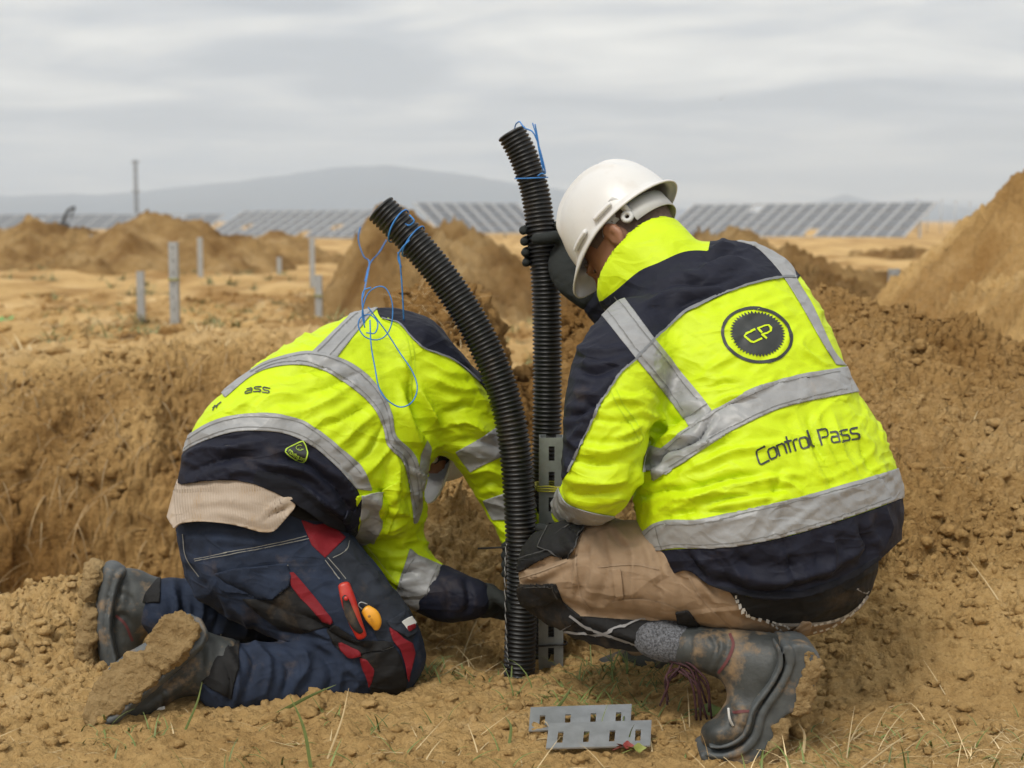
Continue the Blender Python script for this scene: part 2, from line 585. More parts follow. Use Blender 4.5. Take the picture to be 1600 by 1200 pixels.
def scatter_clods():
    """loose crumbs of soil lying on the ground"""
    v1, f1 = ico(1)
    v2, f2 = ico(2)
    lists = {1: [], 2: []}

    def put(n, xr, yr, smin, smax, dens):
        x = rng.uniform(*xr, n); y = rng.uniform(*yr, n)
        _, rough, _ = ground_base(x, y)
        k = rng.random(n) < dens * np.clip(rough, 0.12, 1)
        x, y = x[k], y[k]
        s = smin + (smax - smin) * rng.random(len(x)) ** 4.0
        z = ground_z(x, y)
        for a in zip(x, y, z, s):
            lists[2 if a[3] > 0.007 else 1].append(a)
    put(16000, (-1.6, 1.7), (2.35, 3.4), 0.0018, 0.012, 0.7)
    put(15000, (-0.5, 2.0), (2.5, 4.5), 0.0025, 0.019, 0.8)
    put(3000, (-1.7, -0.7), (2.5, 3.6), 0.003, 0.020, 0.9)
    put(2500, (-2.2, -0.3), (5.0, 6.6), 0.006, 0.030, 0.7)
    put(9000, (-6.5, 6.0), (6.5, 20.0), 0.008, 0.055, 1.2)
    parts = []
    off = 0
    VV, FF = [], []
    for k, (v, f) in ((1, (v1, f1)), (2, (v2, f2))):
        L = np.array(lists[k])
        n = len(L)
        ang = rng.uniform(0, 6.28, n)
        sq = rng.uniform(0.6, 1.15, (n, 3))
        ca, sa = np.cos(ang), np.sin(ang)
        pp = (v[None] * 1.3 + rng.uniform(0, 60, (n, 1, 3))).reshape(-1, 3)
        noise = (1.0 + 0.75 * perlin(pp) + 0.5 * (0.3 - np.abs(perlin(pp * 2.3)))).reshape(n, -1, 1)
        q = v[None] * noise * sq[:, None] * L[:, 3][:, None, None]
        qx = q[..., 0] * ca[:, None] - q[..., 1] * sa[:, None]; qy = q[..., 0] * sa[:, None] + q[..., 1] * ca[:, None]
        W = np.stack([qx + L[:, 0:1], qy + L[:, 1:2], q[..., 2] * 0.8 + L[:, 2:3] + 0.25 * L[:, 3:4]], -1)
        VV.append(W.reshape(-1, 3))
        FF.append((f[None] + (np.arange(n) * len(v))[:, None, None]).reshape(-1, 3) + off)
        off += n * len(v)
    V = np.vstack(VV)
    me = mesh('soil_crumbs', V, np.vstack(FF), SOIL)
    _, _, damp = ground_base(V[:, 0], V[:, 1])
    a = me.attributes.new('damp', 'FLOAT', 'POINT')
    a.data.foreach_set('value', damp.astype(np.float32))
    link('soil_crumbs', me, kind='stuff')


scatter_clods()


def heap(name, label, cx, cy, peaks, rad, nx, ny, mat, zbase=0.0, seed=0, rough=0.05, group='spoil heaps of dug soil', clods=False):
    """a heap of dug soil: the highest of several blunt cones with slumped sides; peaks are (x, y, height, radius_x, radius_y)"""
    xs = np.linspace(-rad[0], rad[0], nx); ys = np.linspace(-rad[1], rad[1], ny)
    X, Y = np.meshgrid(xs, ys, indexing='ij')
    x, y = X.ravel() + cx, Y.ravel() + cy
    sc = 1.0 / max(rad[0], 0.5)
    wx = 0.22 * rad[0] * perlin(np.stack([x * sc * 2, y * sc * 2, 0 * x + seed], 1))
    z = np.full_like(x, -0.35)
    for (ax, ay, h, rx, ry) in peaks:
        r = np.sqrt(((x + wx - ax) / rx) ** 2 + ((y + wx - ay) / ry) ** 2)
        cone = h * (1 - r) + 0.10 * h * np.exp(-(r / 0.35) ** 2) * -1 * (r < 0.5) * 0.5
        k = 0.10 * h
        hh = np.clip(0.5 + 0.5 * (cone - z) / k, 0, 1)
        z = z * (1 - hh) + cone * hh + k * hh * (1 - hh)
    q = np.stack([x, y, 0 * x + seed], 1)
    z += rough * (fbm(q * (2.2 / rough * 0.06), 5, 0.65) + 0.6 * lumps(np.stack([x, y], 1) / (rough * 4), seed + 11, 0.2, 0.7, 0.6) + 0.9 * fbm(q * (0.5 / rough * 0.06) + 9, 2))
    if clods:
        wq = np.stack([fbm(q * 14, 3, 0.6), fbm(q * 14 + 40, 3, 0.6)], 1)
        chip = np.clip(0.75 + 0.9 * fbm(q * 25 + 7, 3, 0.65), 0.2, 1.6)
        cs = float(clods)
        for s_, am_, kp_, sd_ in ((0.34, 0.36, 0.35, 41), (0.17, 0.45, 0.45, 42), (0.085, 0.5, 0.6, 43), (0.045, 0.5, 0.7, 44)):
            s_ = s_ * cs
            z += s_ * am_ * chip * lumps(np.stack([x, y + 0.7 * z], 1) / s_ + wq * (0.02 / s_ + 0.25), sd_, 0.15, 0.68, kp_)
        z += 0.03 * cs * fbm(q * 22 / cs, 4, 0.7) + 0.10 * cs * (0.4 - np.abs(fbm(q * 2.4 / cs + 5, 3)))
    ex = np.maximum(np.abs((x - cx) / rad[0]), np.abs((y - cy) / rad[1]))
    z = np.maximum(z, -0.35)
    z = -0.35 + (z + 0.35) * (1 - smooth(0.72, 1.0, ex))
    V = np.stack([x, y, z + zbase], 1)
    me = mesh(name, V, grid_faces(nx, ny), mat)
    a = me.attributes.new('damp', 'FLOAT', 'POINT')
    a.data.foreach_set('value', np.clip(0.35 + 1.1 * fbm(q * 1.3 + 4, 3, 0.6), 0, 1).astype(np.float32))
    link(name, me, None, label, 'soil heap', group)


def pk(px, py, d, wpx, ry, zb=0.0):
    p = P(px, py, d)
    return (p[0], p[1], p[2] - zb, wpx / F * d, ry)


# big heap at the right edge, then the heaps further out
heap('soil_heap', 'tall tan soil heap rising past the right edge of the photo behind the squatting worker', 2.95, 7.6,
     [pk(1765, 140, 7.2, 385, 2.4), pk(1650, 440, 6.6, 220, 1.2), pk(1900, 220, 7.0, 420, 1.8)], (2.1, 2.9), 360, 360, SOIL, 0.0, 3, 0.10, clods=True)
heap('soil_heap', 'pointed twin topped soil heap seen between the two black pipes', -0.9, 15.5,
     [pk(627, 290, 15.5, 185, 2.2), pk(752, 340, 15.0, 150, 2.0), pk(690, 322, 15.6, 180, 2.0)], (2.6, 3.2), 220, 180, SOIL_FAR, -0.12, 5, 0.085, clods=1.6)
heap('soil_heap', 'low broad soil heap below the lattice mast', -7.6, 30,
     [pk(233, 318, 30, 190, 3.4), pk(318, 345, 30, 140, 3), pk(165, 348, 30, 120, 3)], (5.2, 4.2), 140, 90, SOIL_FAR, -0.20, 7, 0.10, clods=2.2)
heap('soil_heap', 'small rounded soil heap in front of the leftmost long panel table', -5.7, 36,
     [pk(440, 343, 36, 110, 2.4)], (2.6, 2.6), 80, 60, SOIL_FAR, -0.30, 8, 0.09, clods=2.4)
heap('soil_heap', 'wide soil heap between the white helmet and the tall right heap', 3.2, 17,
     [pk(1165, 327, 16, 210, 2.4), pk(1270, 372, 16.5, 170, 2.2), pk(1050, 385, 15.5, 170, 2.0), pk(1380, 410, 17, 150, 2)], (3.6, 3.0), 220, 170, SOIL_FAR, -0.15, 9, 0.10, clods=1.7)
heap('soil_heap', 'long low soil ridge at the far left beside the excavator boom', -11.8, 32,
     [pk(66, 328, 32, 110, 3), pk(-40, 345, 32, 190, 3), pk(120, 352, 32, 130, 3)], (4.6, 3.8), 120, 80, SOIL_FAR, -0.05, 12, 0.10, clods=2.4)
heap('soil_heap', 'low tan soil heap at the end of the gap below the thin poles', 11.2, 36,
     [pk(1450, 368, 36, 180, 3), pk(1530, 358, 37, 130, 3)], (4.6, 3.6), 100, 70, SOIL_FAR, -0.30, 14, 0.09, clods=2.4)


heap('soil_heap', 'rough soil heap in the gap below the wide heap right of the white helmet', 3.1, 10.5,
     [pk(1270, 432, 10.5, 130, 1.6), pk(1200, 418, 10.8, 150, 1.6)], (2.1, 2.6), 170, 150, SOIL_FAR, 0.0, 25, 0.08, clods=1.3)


def rock(name, c, s, seed, mat, label, cat, group=None):
    v, f = ico(4)
    n = 1 + 0.35 * fbm(v * 1.3 + seed, 4)[:, None]
    q = v * n * np.array(s) + c
    link(name, mesh(name, q, f, mat), None, label, cat, group)


# ------------------------------------------------------------------ far things
HILL = simple('hill_haze_blue', (0.02, 0.045, 0.075), 0.95, noise=0.3, nscale=0.004)  # blue of the distance haze is partly put into this base colour


def mountain(name, d, prof, depth):
    """a far range as a terrain strip; prof = photo positions of its skyline"""
    pxs = np.linspace(prof[0][0], prof[-1][0], 300)
    pys = np.interp(pxs, [a[0] for a in prof], [a[1] for a in prof])
    top = np.array([P(a, b, d) for a, b in zip(pxs, pys)])
    top[:, 2] += 0.006 * d * 0.15 * fbm(np.stack([pxs * 0.02, 0 * pxs, 0 * pxs + d], 1), 4)
    rows = []
    for t in np.linspace(-1, 1, 21):
        h = (1 - abs(t)) ** 1.2
        r = top.copy()
        r[:, 1] += t * depth
        r[:, 2] = -12 + (np.maximum(top[:, 2], 0) + 12) * h + h * (1 - h) * 40 * perlin(np.stack([pxs * 0.03, 0 * pxs + t * 3, 0 * pxs], 1))
        rows.append(r)
    V = np.array(rows)
    link(name, mesh(name, V.reshape(-1, 3), grid_faces(21, 300), HILL), kind='structure')


mountain('mountains', 3600, [(-2200, 330), (-1500, 316), (-800, 300), (-300, 310), (0, 306), (100, 303), (160, 305), (300, 291), (430, 276), (520, 262), (600, 258), (700, 270), (800, 285), (900, 300), (1000, 318), (1080, 330)], 900)
mountain('hills', 3900, [(1150, 345), (1240, 322), (1290, 312), (1320, 304), (1350, 311), (1390, 319), (1430, 312), (1480, 321), (1560, 325), (1700, 318), (1900, 310), (2300, 322), (3200, 335)], 500)

WHITE_STEEL = simple('pale_steel', (0.42, 0.43, 0.44), 0.5, metal=0.2)
PANEL = simple('panel_glass', (0.13, 0.138, 0.15), 0.45, spec=0.6)
DARK = simple('dark_machine', (0.03, 0.032, 0.036), 0.6)
MASTM = simple('mast_steel', (0.10, 0.105, 0.11), 0.6)


def sub_unit(seg):
    return seg / np.linalg.norm(seg)


def bar(a, b, w, t=None):
    a, b = np.asarray(a, float), np.asarray(b, float)
    L = np.linalg.norm(b - a)
    z = (b - a) / L
    h = np.array([0, 0, 1.0]) if abs(z[2]) < 0.9 else np.array([0, 1.0, 0])
    x = np.cross(h, z); x /= np.linalg.norm(x)
    y = np.cross(z, x)
    return box((a + b) / 2, w, t or w, L, np.stack([x, y, z], 1))


SHARED = {}


def panel_table(label, a, b, hi, lo, run, step):
    """a long tilted table of modules: a, b = ground ends of the low edge"""
    a, b = np.asarray(a, float), np.asarray(b, float)
    t = thing('solar_panel_table', label, 'solar panels', 'rows of solar tables on the plain', a)
    L = np.linalg.norm(b - a); ux = (b - a) / L
    uy = np.array([-ux[1], ux[0], 0]); z = np.array([0, 0, 1.0])
    if uy[1] < 0:
        uy = -uy
    n = int(round(L / step))
    O = np.zeros(3)
    slope = (uy * run + z * (hi - lo)); sl_len = np.linalg.norm(slope); us = slope / sl_len
    nrm = np.cross(ux, us)
    R = np.stack([ux, us, nrm], 1)
    w, h = L / n - 0.22, sl_len / 4 - 0.16
    v, f = box((0, 0, 0), w, h, 0.04, R)
    pm = mesh('panel', v, f, PANEL, False)
    for i in range(n):
        for j in range(4):
            if rng.random() < 0.08:
                continue
            o = link('panel', pm, t)
            o.location = tuple(O + ux * (i + 0.5) * L / n + z * lo + us * (j + 0.5) * sl_len / 4 + nrm * 0.06)
    rv, rf = bar(O + z * lo, O + z * lo + slope, 0.13, 0.08)
    rm = mesh('rafter', rv, rf, WHITE_STEEL, False)
    pv, pf = bar(O + uy * run * 0.5 - z * 0.2, O + uy * run * 0.5 + z * (lo + hi) / 2, 0.12)
    pom = mesh('post', pv, pf, WHITE_STEEL, False)
    for i in range(0, n + 1):
        o = link('rafter', rm, t); o.location = tuple(ux * (i * L / n) + nrm * 0.07)
        if i % 2 == 0:
            o = link('post', pom, t); o.location = tuple(ux * (i * L / n))
    for j in range(5):
        q = z * lo + us * (j / 4 * sl_len) + nrm * 0.02
        v, f = bar(q, q + ux * L, 0.10, 0.10)
        link('rail', mesh('rail', v, f, WHITE_STEEL, False), t)


def gx(px, d):
    return np.array([(px - 800) / F * d / CT * 1.0, d, 0.0])


panel_table('long solar table above the small heap left of the pipes', gx(330, 88), gx(575, 80), 1.45, 0.0, 3.0, 0.95)
panel_table('solar table whose top shows between the two pipes', gx(690, 84), gx(850, 88), 1.9, 0.2, 3.0, 0.95)
panel_table('long solar table right of the white helmet with its end in view', gx(1030, 90), gx(1405, 78), 1.85, 0.0, 3.2, 0.9)
panel_table('distant low solar table along the far left skyline', gx(-40, 150), gx(330, 140), 1.5, 0.1, 3.0, 2.0)


def mast():
    c = gx(221, 170)
    t = thing('lattice_mast', 'tall thin grey lattice mast on the left skyline', 'mast', None, c)
    h = P(221, 250, 170)[2]
    w = 0.15
    for sx in (-1, 1):
        for sy in (-1, 1):
            v, f = bar((sx * w, sy * w, 0), (sx * w * .7, sy * w * .7, h), 0.06)
            link('leg', mesh('leg', v, f, MASTM, False), t)
    m = 9
    for k in range(m):
        z0, z1 = h * k / m, h * (k + 1) / m
        for a, b in (((-w, -w), (w, -w)), ((w, w), (-w, w)), ((-w, w), (-w, -w)), ((w, -w), (w, w))):
            v, f = bar((*a, z0), (*b, z1), 0.03)
            link('brace', mesh('brace', v, f, MASTM, False), t)
    for z in (0.55, 0.97):
        v, f = bar((-0.5, 0, h * z), (0.5, 0, h * z), 0.09)
        link('cross_arm', mesh('cross_arm', v, f, MASTM, False), t)


mast()


def boom():
    d = 60
    t = thing('excavator', 'dark excavator with raised boom behind the far left ridge', 'excavator', None, gx(92, d))
    o = gx(92, d)
    pts = np.array([P(x, y, d) - o for x, y in ((96, 352), (106, 330), (117, 323))])
    link('boom', mesh('boom', *tube(catmull(pts, 5), np.linspace(0.075, 0.05, 11), 8), DARK), t)
    v, f = bar(P(117, 324, d) - o, P(110, 340, d) - o, 0.06)
    link('stick', mesh('stick', v, f, DARK, False), t)
    link('cab', mesh('cab', *box((0.15, 0, 0.55), 0.8, 1.0, 0.6, None, 0.12), DARK, False), t)
    for s in (-0.7, 0.7):
        link('track', mesh('track', *box((0.0, s, 0.2), 2.2, 0.4, 0.5, None, 0.15), DARK, False), t)


boom()
for px, top, lab in ((1406, 318, 'thin pole nearest the end of the right solar table'), (1424, 312, 'thin pole second after the end of the right solar table'), (1441, 318, 'thin pole in the middle of the far row'),
                     (1462, 314, 'thin pole past the middle of the far row'), (1484, 316, 'thin pole second from the tall right heap'), (1506, 318, 'thin pole closest to the tall right heap')):
    d = 120
    c = gx(px, d)
    t = thing('thin_pole', lab, 'pole', 'thin far poles before the right hills', c)
    h = P(px, top, d)[2]
    link('shaft', mesh('shaft', *tube(np.array([[0, 0, -0.2], [0, 0, h]]), 0.045, 8), WHITE_STEEL), t)
    link('cap', mesh('cap', *tube(np.array([[0, 0, h], [0, 0, h + 0.1]]), 0.07, 8), WHITE_STEEL), t)


SLOT = simple('slot_shade', (0.16, 0.17, 0.175), 0.6)  # dark colour painted for the shade inside pile slots; nothing is cut open
PILE_T = simple('pile_tape', (0.26, 0.25, 0.07), 0.6)


def pile(px, top, bot, wpx, label, tape=False, zb=None):
    """a driven steel pile: a C profile with dark strips painted as shaded slots"""
    if zb is None:
        g = GP(px, bot, 0.02)
    else:
        g = GP(px, bot, zb)
    d = g[1]
    g[2] = float(ground_z(g[0], g[1]))
    t = thing('steel_pile', label, 'post', 'galvanised piles driven into the plain', g)
    h = P(px, top, d)[2] - g[2]
    w = wpx / F * d
    w = max(w * 0.72, 0.04)
    for nm, c, sx, sy in (('web', (0, 0, 0), w, 0.008), ('flange', (-w / 2 - 0.004, 0.03, 0), 0.008, 0.07), ('flange', (w / 2 + 0.004, 0.03, 0), 0.008, 0.07)):
        v, f = box((c[0], c[1], h / 2 - 0.1), sx, sy, h + 0.2)
        link(nm, mesh(nm, v, f, GALV, False), t)
    ns = int(h / 0.09)
    if wpx > 13:
        for k in range(min(ns, 12)):
            v, f = box((0, -0.0055, h - 0.05 - k * h / min(ns, 12)), w * 0.2, 0.003, 0.028)
            link('slot', mesh('slot', v, f, SLOT, False), t)
    if tape:
        link('tape', mesh('tape', *box((0, 0.02, h * 0.62), w + 0.024, 0.09, 0.014), PILE_T, False), t)


pile(273, 378, 520, 14, 'tallest and nearest galvanised pile left of the kneeling worker', True)
pile(220, 424, 490, 11, 'short pile just left of the tallest pile')
pile(313, 371, 432, 8, 'slim far pile right of the tallest pile')
pile(145, 367, 412, 9, 'far pile below the left heap')
pile(128, 396, 412, 6, 'tiny pile stub beside the far left pile')
pile(488, 373, 440, 8, 'slim pile standing beyond the kneeling worker')
pile(498, 430, 492, 11, 'short pile just beyond the back of the kneeling worker', True)
pile(436, 402, 421, 7, 'tiny pile stub in front of the small rounded heap')
pile(595, 402, 430, 7, 'pile stub half hidden near the leaning pipe')
pile(1397, 420, 474, 16, 'lone pile at the foot of the tall right heap', zb=0.33)

GREEN_TAPE = simple('green_plastic', (0.08, 0.42, 0.10), 0.5)
for px, py, w, lab in ((12, 473, 26, 'green plastic scrap lying at the far left'), (243, 495, 22, 'green plastic scrap by the foot of the tallest pile'), (375, 500, 10, 'small green plastic scrap nearer the kneeling worker')):
    g = GP(px, py, 0.05)
    g[2] = float(ground_z(g[0], g[1])) + 0.012
    ww = w / F * g[1]
    xs = np.linspace(-1, 1, 9)
    V = np.array([[x * ww / 2, y * 0.05, 0.018 * math.sin(x * 4) + 0.02 * y] for x in xs for y in (-1, 0, 1)]) + g
    me = mesh('plastic_scrap', V, grid_faces(9, 3), GREEN_TAPE)
    o = link('plastic_scrap', me, None, lab, 'plastic scrap', 'green plastic scraps on the plain')
    md = o.modifiers.new('thick', 'SOLIDIFY'); md.thickness = 0.006


def haze():
    m = bpy.data.materials.new('haze')
    m.use_nodes = True
    n, l = m.node_tree.nodes, m.node_tree.links
    n.clear()
    out = n.new('ShaderNodeOutputMaterial')
    v = n.new('ShaderNodeVolumePrincipled')
    v.inputs['Color'].default_value = (0.73, 0.845, 0.99, 1)
    v.inputs['Density'].default_value = HAZE
    v.inputs['Anisotropy'].default_value = 0.2
    l.new(v.outputs[0], out.inputs['Volume'])
    V, f = box((0, 2400, 200), 5600, 5700, 600)
    V = np.array(V)
    V[:, 2] = np.where(V[:, 2] > 200, 200, -14.0)
    V[:, 1] = np.where(V[:, 1] > 2400, 5300, -70)
    o = link('haze', mesh('haze', V, f, m, False), kind='stuff')


HAZE = 0.00046
haze()


def plume():
    d = 1100
    pts = [(1062, 318, 20), (1066, 300, 24), (1070, 280, 27), (1080, 262, 24), (1062, 246, 30), (1050, 224, 26), (1046, 204, 22), (1068, 222, 20), (1044, 186, 15), (1092, 272, 16)]
    prims = [(Ball(P(x, y, d), r / F * d * np.array([1, 0.8, 0.9])), 6.0, 1) for x, y, r in pts]
    V, Fq = sdf_mesh(prims, 2.2, pad=9)
    V = V + normals(V, Fq) * (2.6 * fbm(V / 14.0, 4, 0.6))[:, None]
    m = bpy.data.materials.new('steam')
    m.use_nodes = True
    n, l = m.node_tree.nodes, m.node_tree.links
    n.clear()
    out = n.new('ShaderNodeOutputMaterial')
    v = n.new('ShaderNodeVolumePrincipled')
    v.inputs['Color'].default_value = (0.95, 0.94, 0.92, 1)
    v.inputs['Density'].default_value = 0.08
    l.new(v.outputs[0], out.inputs['Volume'])
    link('steam_plume', mesh('steam_plume', V, Fq, m), None, 'pale column of steam rising far beyond the white helmet', 'steam plume')




# ------------------------------------------------------------------ soft bodies: smooth distance fields turned into meshes
class Sweep:
    """a limb or trunk: elliptical cross-sections carried along a line of stations.
    station = (centre, half_width, half_depth[, direction of the width])"""

    def __init__(self, stations, n=4, expo=2.0, cap=0.6, viewdir=None):
        C = np.array([s[0] for s in stations], float)
        ra = np.array([s[1] for s in stations], float)
        rb = np.array([s[2] for s in stations], float)
        Cs = catmull(C, n)
        t = np.linspace(0, len(C) - 1, len(Cs))
        k = np.arange(len(C))
        ra = catmull(ra[:, None], n)[:, 0] if len(C) > 2 else np.interp(t, k, ra)
        rb = catmull(rb[:, None], n)[:, 0] if len(C) > 2 else np.interp(t, k, rb)
        T = np.gradient(Cs, axis=0)
        T /= np.linalg.norm(T, axis=1)[:, None]
        if len(stations[0]) > 3:
            D = np.array([s[3] for s in stations], float)
            D = np.stack([np.interp(t, k, D[:, i]) for i in range(3)], 1)
        else:
            D = np.cross(T, Cs - CAM)          # width lies across the direction one looks at it from
        D = D - T * np.sum(D * T, 1)[:, None]
        D /= np.linalg.norm(D, axis=1)[:, None]
        self.C, self.T, self.A, self.B, self.ra, self.rb, self.t = Cs, T, D, np.cross(T, D), ra, rb, t
        self.expo, self.cap = expo, cap
        m = np.maximum(ra, rb)
        self.lo = (Cs - m[:, None]).min(0)
        self.hi = (Cs + m[:, None]).max(0)

    def seg(self, i, p):
        e = self.expo
        a, d = self.C[i], self.C[i + 1] - self.C[i]
        dd = d @ d
        q = p - a
        s = (q @ d) / dd
        sc = np.clip(s, 0, 1)
        w = (s - sc) * math.sqrt(dd)
        q = q - sc[:, None] * d
        A = (self.A[i] + self.A[i + 1]) * 0.5
        B = (self.B[i] + self.B[i + 1]) * 0.5
        ra = self.ra[i] + sc * (self.ra[i + 1] - self.ra[i])
        rb = self.rb[i] + sc * (self.rb[i + 1] - self.rb[i])
        u, v = (q @ A) / ra, (q @ B) / rb
        end = (i == 0) | (i == len(self.C) - 2)
        ww = w / ((self.cap if end else 1.0) * np.minimum(ra, rb))
        if e == 2.0:
            r = np.sqrt(u * u + v * v + ww * ww) + 1e-6
        else:
            r = (np.abs(u) ** e + np.abs(v) ** e + np.abs(ww) ** e) ** (1 / e) + 1e-6
        ln = np.sqrt((u * ra) ** 2 + (v * rb) ** 2 + w * w)
        return np.where(r > 0.05, ln * (1 - 1 / r), -np.minimum(ra, rb))

    def boxes(self, pad):
        for i in range(len(self.C) - 1):
            m = max(self.ra[i], self.rb[i], self.ra[i + 1], self.rb[i + 1]) + pad
            yield i, np.minimum(self.C[i], self.C[i + 1]) - m, np.maximum(self.C[i], self.C[i + 1]) + m

    def ev(self, p, pad=0.05):
        best = np.full(len(p), 0.3)
        for i, lo, hi in self.boxes(pad):
            m = np.flatnonzero(np.all((p > lo) & (p < hi), 1))
            if len(m):
                best[m] = np.minimum(best[m], self.seg(i, p[m]))
        return best


class Ball:
    def __init__(self, c, r, R=None, expo=2.0):
        self.c = np.asarray(c, float); self.r = np.asarray(r, float) * np.ones(3)
        self.R = np.eye(3) if R is None else np.asarray(R, float)   # columns = own axes
        self.expo = expo
        self.lo = self.c - self.r.max(); self.hi = self.c + self.r.max()

    def ev(self, p):
        q = (p - self.c) @ self.R
        e = self.expo
        r = (np.sum(np.abs(q / self.r) ** e, 1)) ** (1 / e) + 1e-6
        ln = np.linalg.norm(q, axis=1)
        return np.where(r > 0.05, ln * (1 - 1 / r), -self.r.min())


class Prism:
    """a slab with a free outline: corner points in space, thickness along their common normal"""

    def __init__(self, pts, thick, side):
        pts = np.asarray(pts, float)
        self.c = pts.mean(0)
        _, _, W = np.linalg.svd(pts - self.c)
        n = W[2] if W[2] @ np.asarray(side) > 0 else -W[2]
        self.e1, self.e2, self.n, self.th = W[0], W[1], n, thick
        self.poly = np.stack([(pts - self.c) @ W[0], (pts - self.c) @ W[1]], 1)
        self.lo = pts.min(0) - thick; self.hi = pts.max(0) + thick

    def ev(self, p):
        q = np.stack([(p - self.c) @ self.e1, (p - self.c) @ self.e2], 1)
        d, _ = poly_dist(q, np.vstack([self.poly, self.poly[:1]]))
        ins = np.zeros(len(q), bool)
        j = len(self.poly) - 1
        for i in range(len(self.poly)):
            xi, yi = self.poly[i]; xj, yj = self.poly[j]
            ins ^= ((yi > q[:, 1]) != (yj > q[:, 1])) & (q[:, 0] < (xj - xi) * (q[:, 1] - yi) / (yj - yi + 1e-12) + xi)
            j = i
        f = np.where(ins, -d, d)
        hgt = np.abs((p - self.c) @ self.n) - self.th
        r = 0.004
        a, b = f + r, hgt + r
        return np.minimum(np.maximum(a, b), 0) + np.sqrt(np.maximum(a, 0) ** 2 + np.maximum(b, 0) ** 2) - r


def smin(a, b, k):
    h = np.clip(0.5 + 0.5 * (b - a) / k, 0, 1)
    return b * (1 - h) + a * h - k * h * (1 - h)


def field_at(prims, p):
    f = np.full(len(p), 1e3)
    for pr, k, sign in prims:
        v = pr.ev(p)
        f = smin(f, v, k) if sign > 0 else -smin(-f, v, k)
    return f


def sdf_mesh(prims, h, pad=0.03):
    """prims: (primitive, blend radius, +1 joined / -1 cut away); surface nets on a grid of step h"""
    lo = np.min([p.lo for p, k, s in prims if s > 0], 0) - pad
    hi = np.max([p.hi for p, k, s in prims if s > 0], 0) + pad
    n = np.ceil((hi - lo) / h).astype(int) + 1
    ax = [lo[i] + h * np.arange(n[i]) for i in range(3)]
    G = np.full(n, 0.2)
    for pr, k, s in prims:
        a = np.clip(np.floor((pr.lo - lo - 2.0 * k - 3 * h) / h).astype(int), 0, n)
        b = np.clip(np.ceil((pr.hi - lo + 2.0 * k + 3 * h) / h).astype(int) + 1, 0, n)
        v = np.full(tuple(b - a), 0.3)
        todo = pr.boxes(2.0 * k + 3 * h) if isinstance(pr, Sweep) else [(None, pr.lo - 2.0 * k - 3 * h, pr.hi + 2.0 * k + 3 * h)]
        for i, l_, h_ in todo:
            aa = np.clip(np.floor((l_ - lo) / h).astype(int), a, b)
            bb = np.clip(np.ceil((h_ - lo) / h).astype(int) + 1, a, b)
            X, Y, Z = np.meshgrid(ax[0][aa[0]:bb[0]], ax[1][aa[1]:bb[1]], ax[2][aa[2]:bb[2]], indexing='ij')
            if not X.size:
                continue
            p = np.stack([X.ravel(), Y.ravel(), Z.ravel()], 1)
            q = (pr.ev(p) if i is None else pr.seg(i, p)).reshape(X.shape)
            sv = v[aa[0] - a[0]:bb[0] - a[0], aa[1] - a[1]:bb[1] - a[1], aa[2] - a[2]:bb[2] - a[2]]
            np.minimum(sv, q, out=sv)
        sl = G[a[0]:b[0], a[1]:b[1], a[2]:b[2]]
        sl[...] = smin(sl, v, k) if s > 0 else -smin(-sl, v, k)
    inside = G < 0
    c = np.zeros(tuple(m - 1 for m in n), np.int8)
    for dx in (0, 1):
        for dy in (0, 1):
            for dz in (0, 1):
                c += inside[dx:n[0] - 1 + dx, dy:n[1] - 1 + dy, dz:n[2] - 1 + dz]
    act = np.argwhere((c > 0) & (c < 8))
    idx = np.full(c.shape, -1, np.int64)
    idx[tuple(act.T)] = np.arange(len(act))
    acc = np.zeros((len(act), 3)); cnt = np.zeros(len(act))
    corners = [(dx, dy, dz) for dx in (0, 1) for dy in (0, 1) for dz in (0, 1)]
    for i, ca in enumerate(corners):
        for cb in corners[i + 1:]:
            if sum(abs(a - b) for a, b in zip(ca, cb)) != 1:
                continue
            fa = G[tuple((act + ca).T)]; fb = G[tuple((act + cb).T)]
            m = (fa < 0) != (fb < 0)
            t = np.where(m, fa / np.where(m, fa - fb, 1), 0)
            pt = np.array(ca) + t[:, None] * (np.array(cb) - np.array(ca))
            acc[m] += pt[m]; cnt[m] += 1
    V = lo + h * (act + acc / cnt[:, None])
    quads = []
    for axn in range(3):
        o1, o2 = [(1, 2), (2, 0), (0, 1)][axn]
        sl0 = [slice(None)] * 3; sl1 = [slice(None)] * 3
        sl0[axn] = slice(0, n[axn] - 1); sl1[axn] = slice(1, n[axn])
        ia, ib = inside[tuple(sl0)], inside[tuple(sl1)]
        e = np.argwhere(ia != ib)
        ok = (e[:, o1] > 0) & (e[:, o2] > 0) & (e[:, o1] < n[o1] - 1) & (e[:, o2] < n[o2] - 1)
        e = e[ok]
        flip = ia[tuple(e.T)]
        d1 = np.zeros(3, int); d1[o1] = 1
        d2 = np.zeros(3, int); d2[o2] = 1
        q = np.stack([idx[tuple((e - d1 - d2).T)], idx[tuple((e - d2).T)], idx[tuple(e.T)], idx[tuple((e - d1).T)]], 1)
        q[~flip] = q[~flip][:, ::-1]
        quads.append(q)
    return V, np.vstack(quads)


def normals(V, Fq):
    a, b, c = V[Fq[:, 0]], V[Fq[:, 1]], V[Fq[:, 2]]
    if Fq.shape[1] == 4:
        d = V[Fq[:, 3]]
        fn = np.cross(c - a, d - b)
    else:
        fn = np.cross(b - a, c - a)
    n = np.zeros_like(V)
    for k in range(Fq.shape[1]):
        for i in range(3):
            n[:, i] += np.bincount(Fq[:, k], fn[:, i], len(V))
    return n / (np.linalg.norm(n, axis=1)[:, None] + 1e-12)


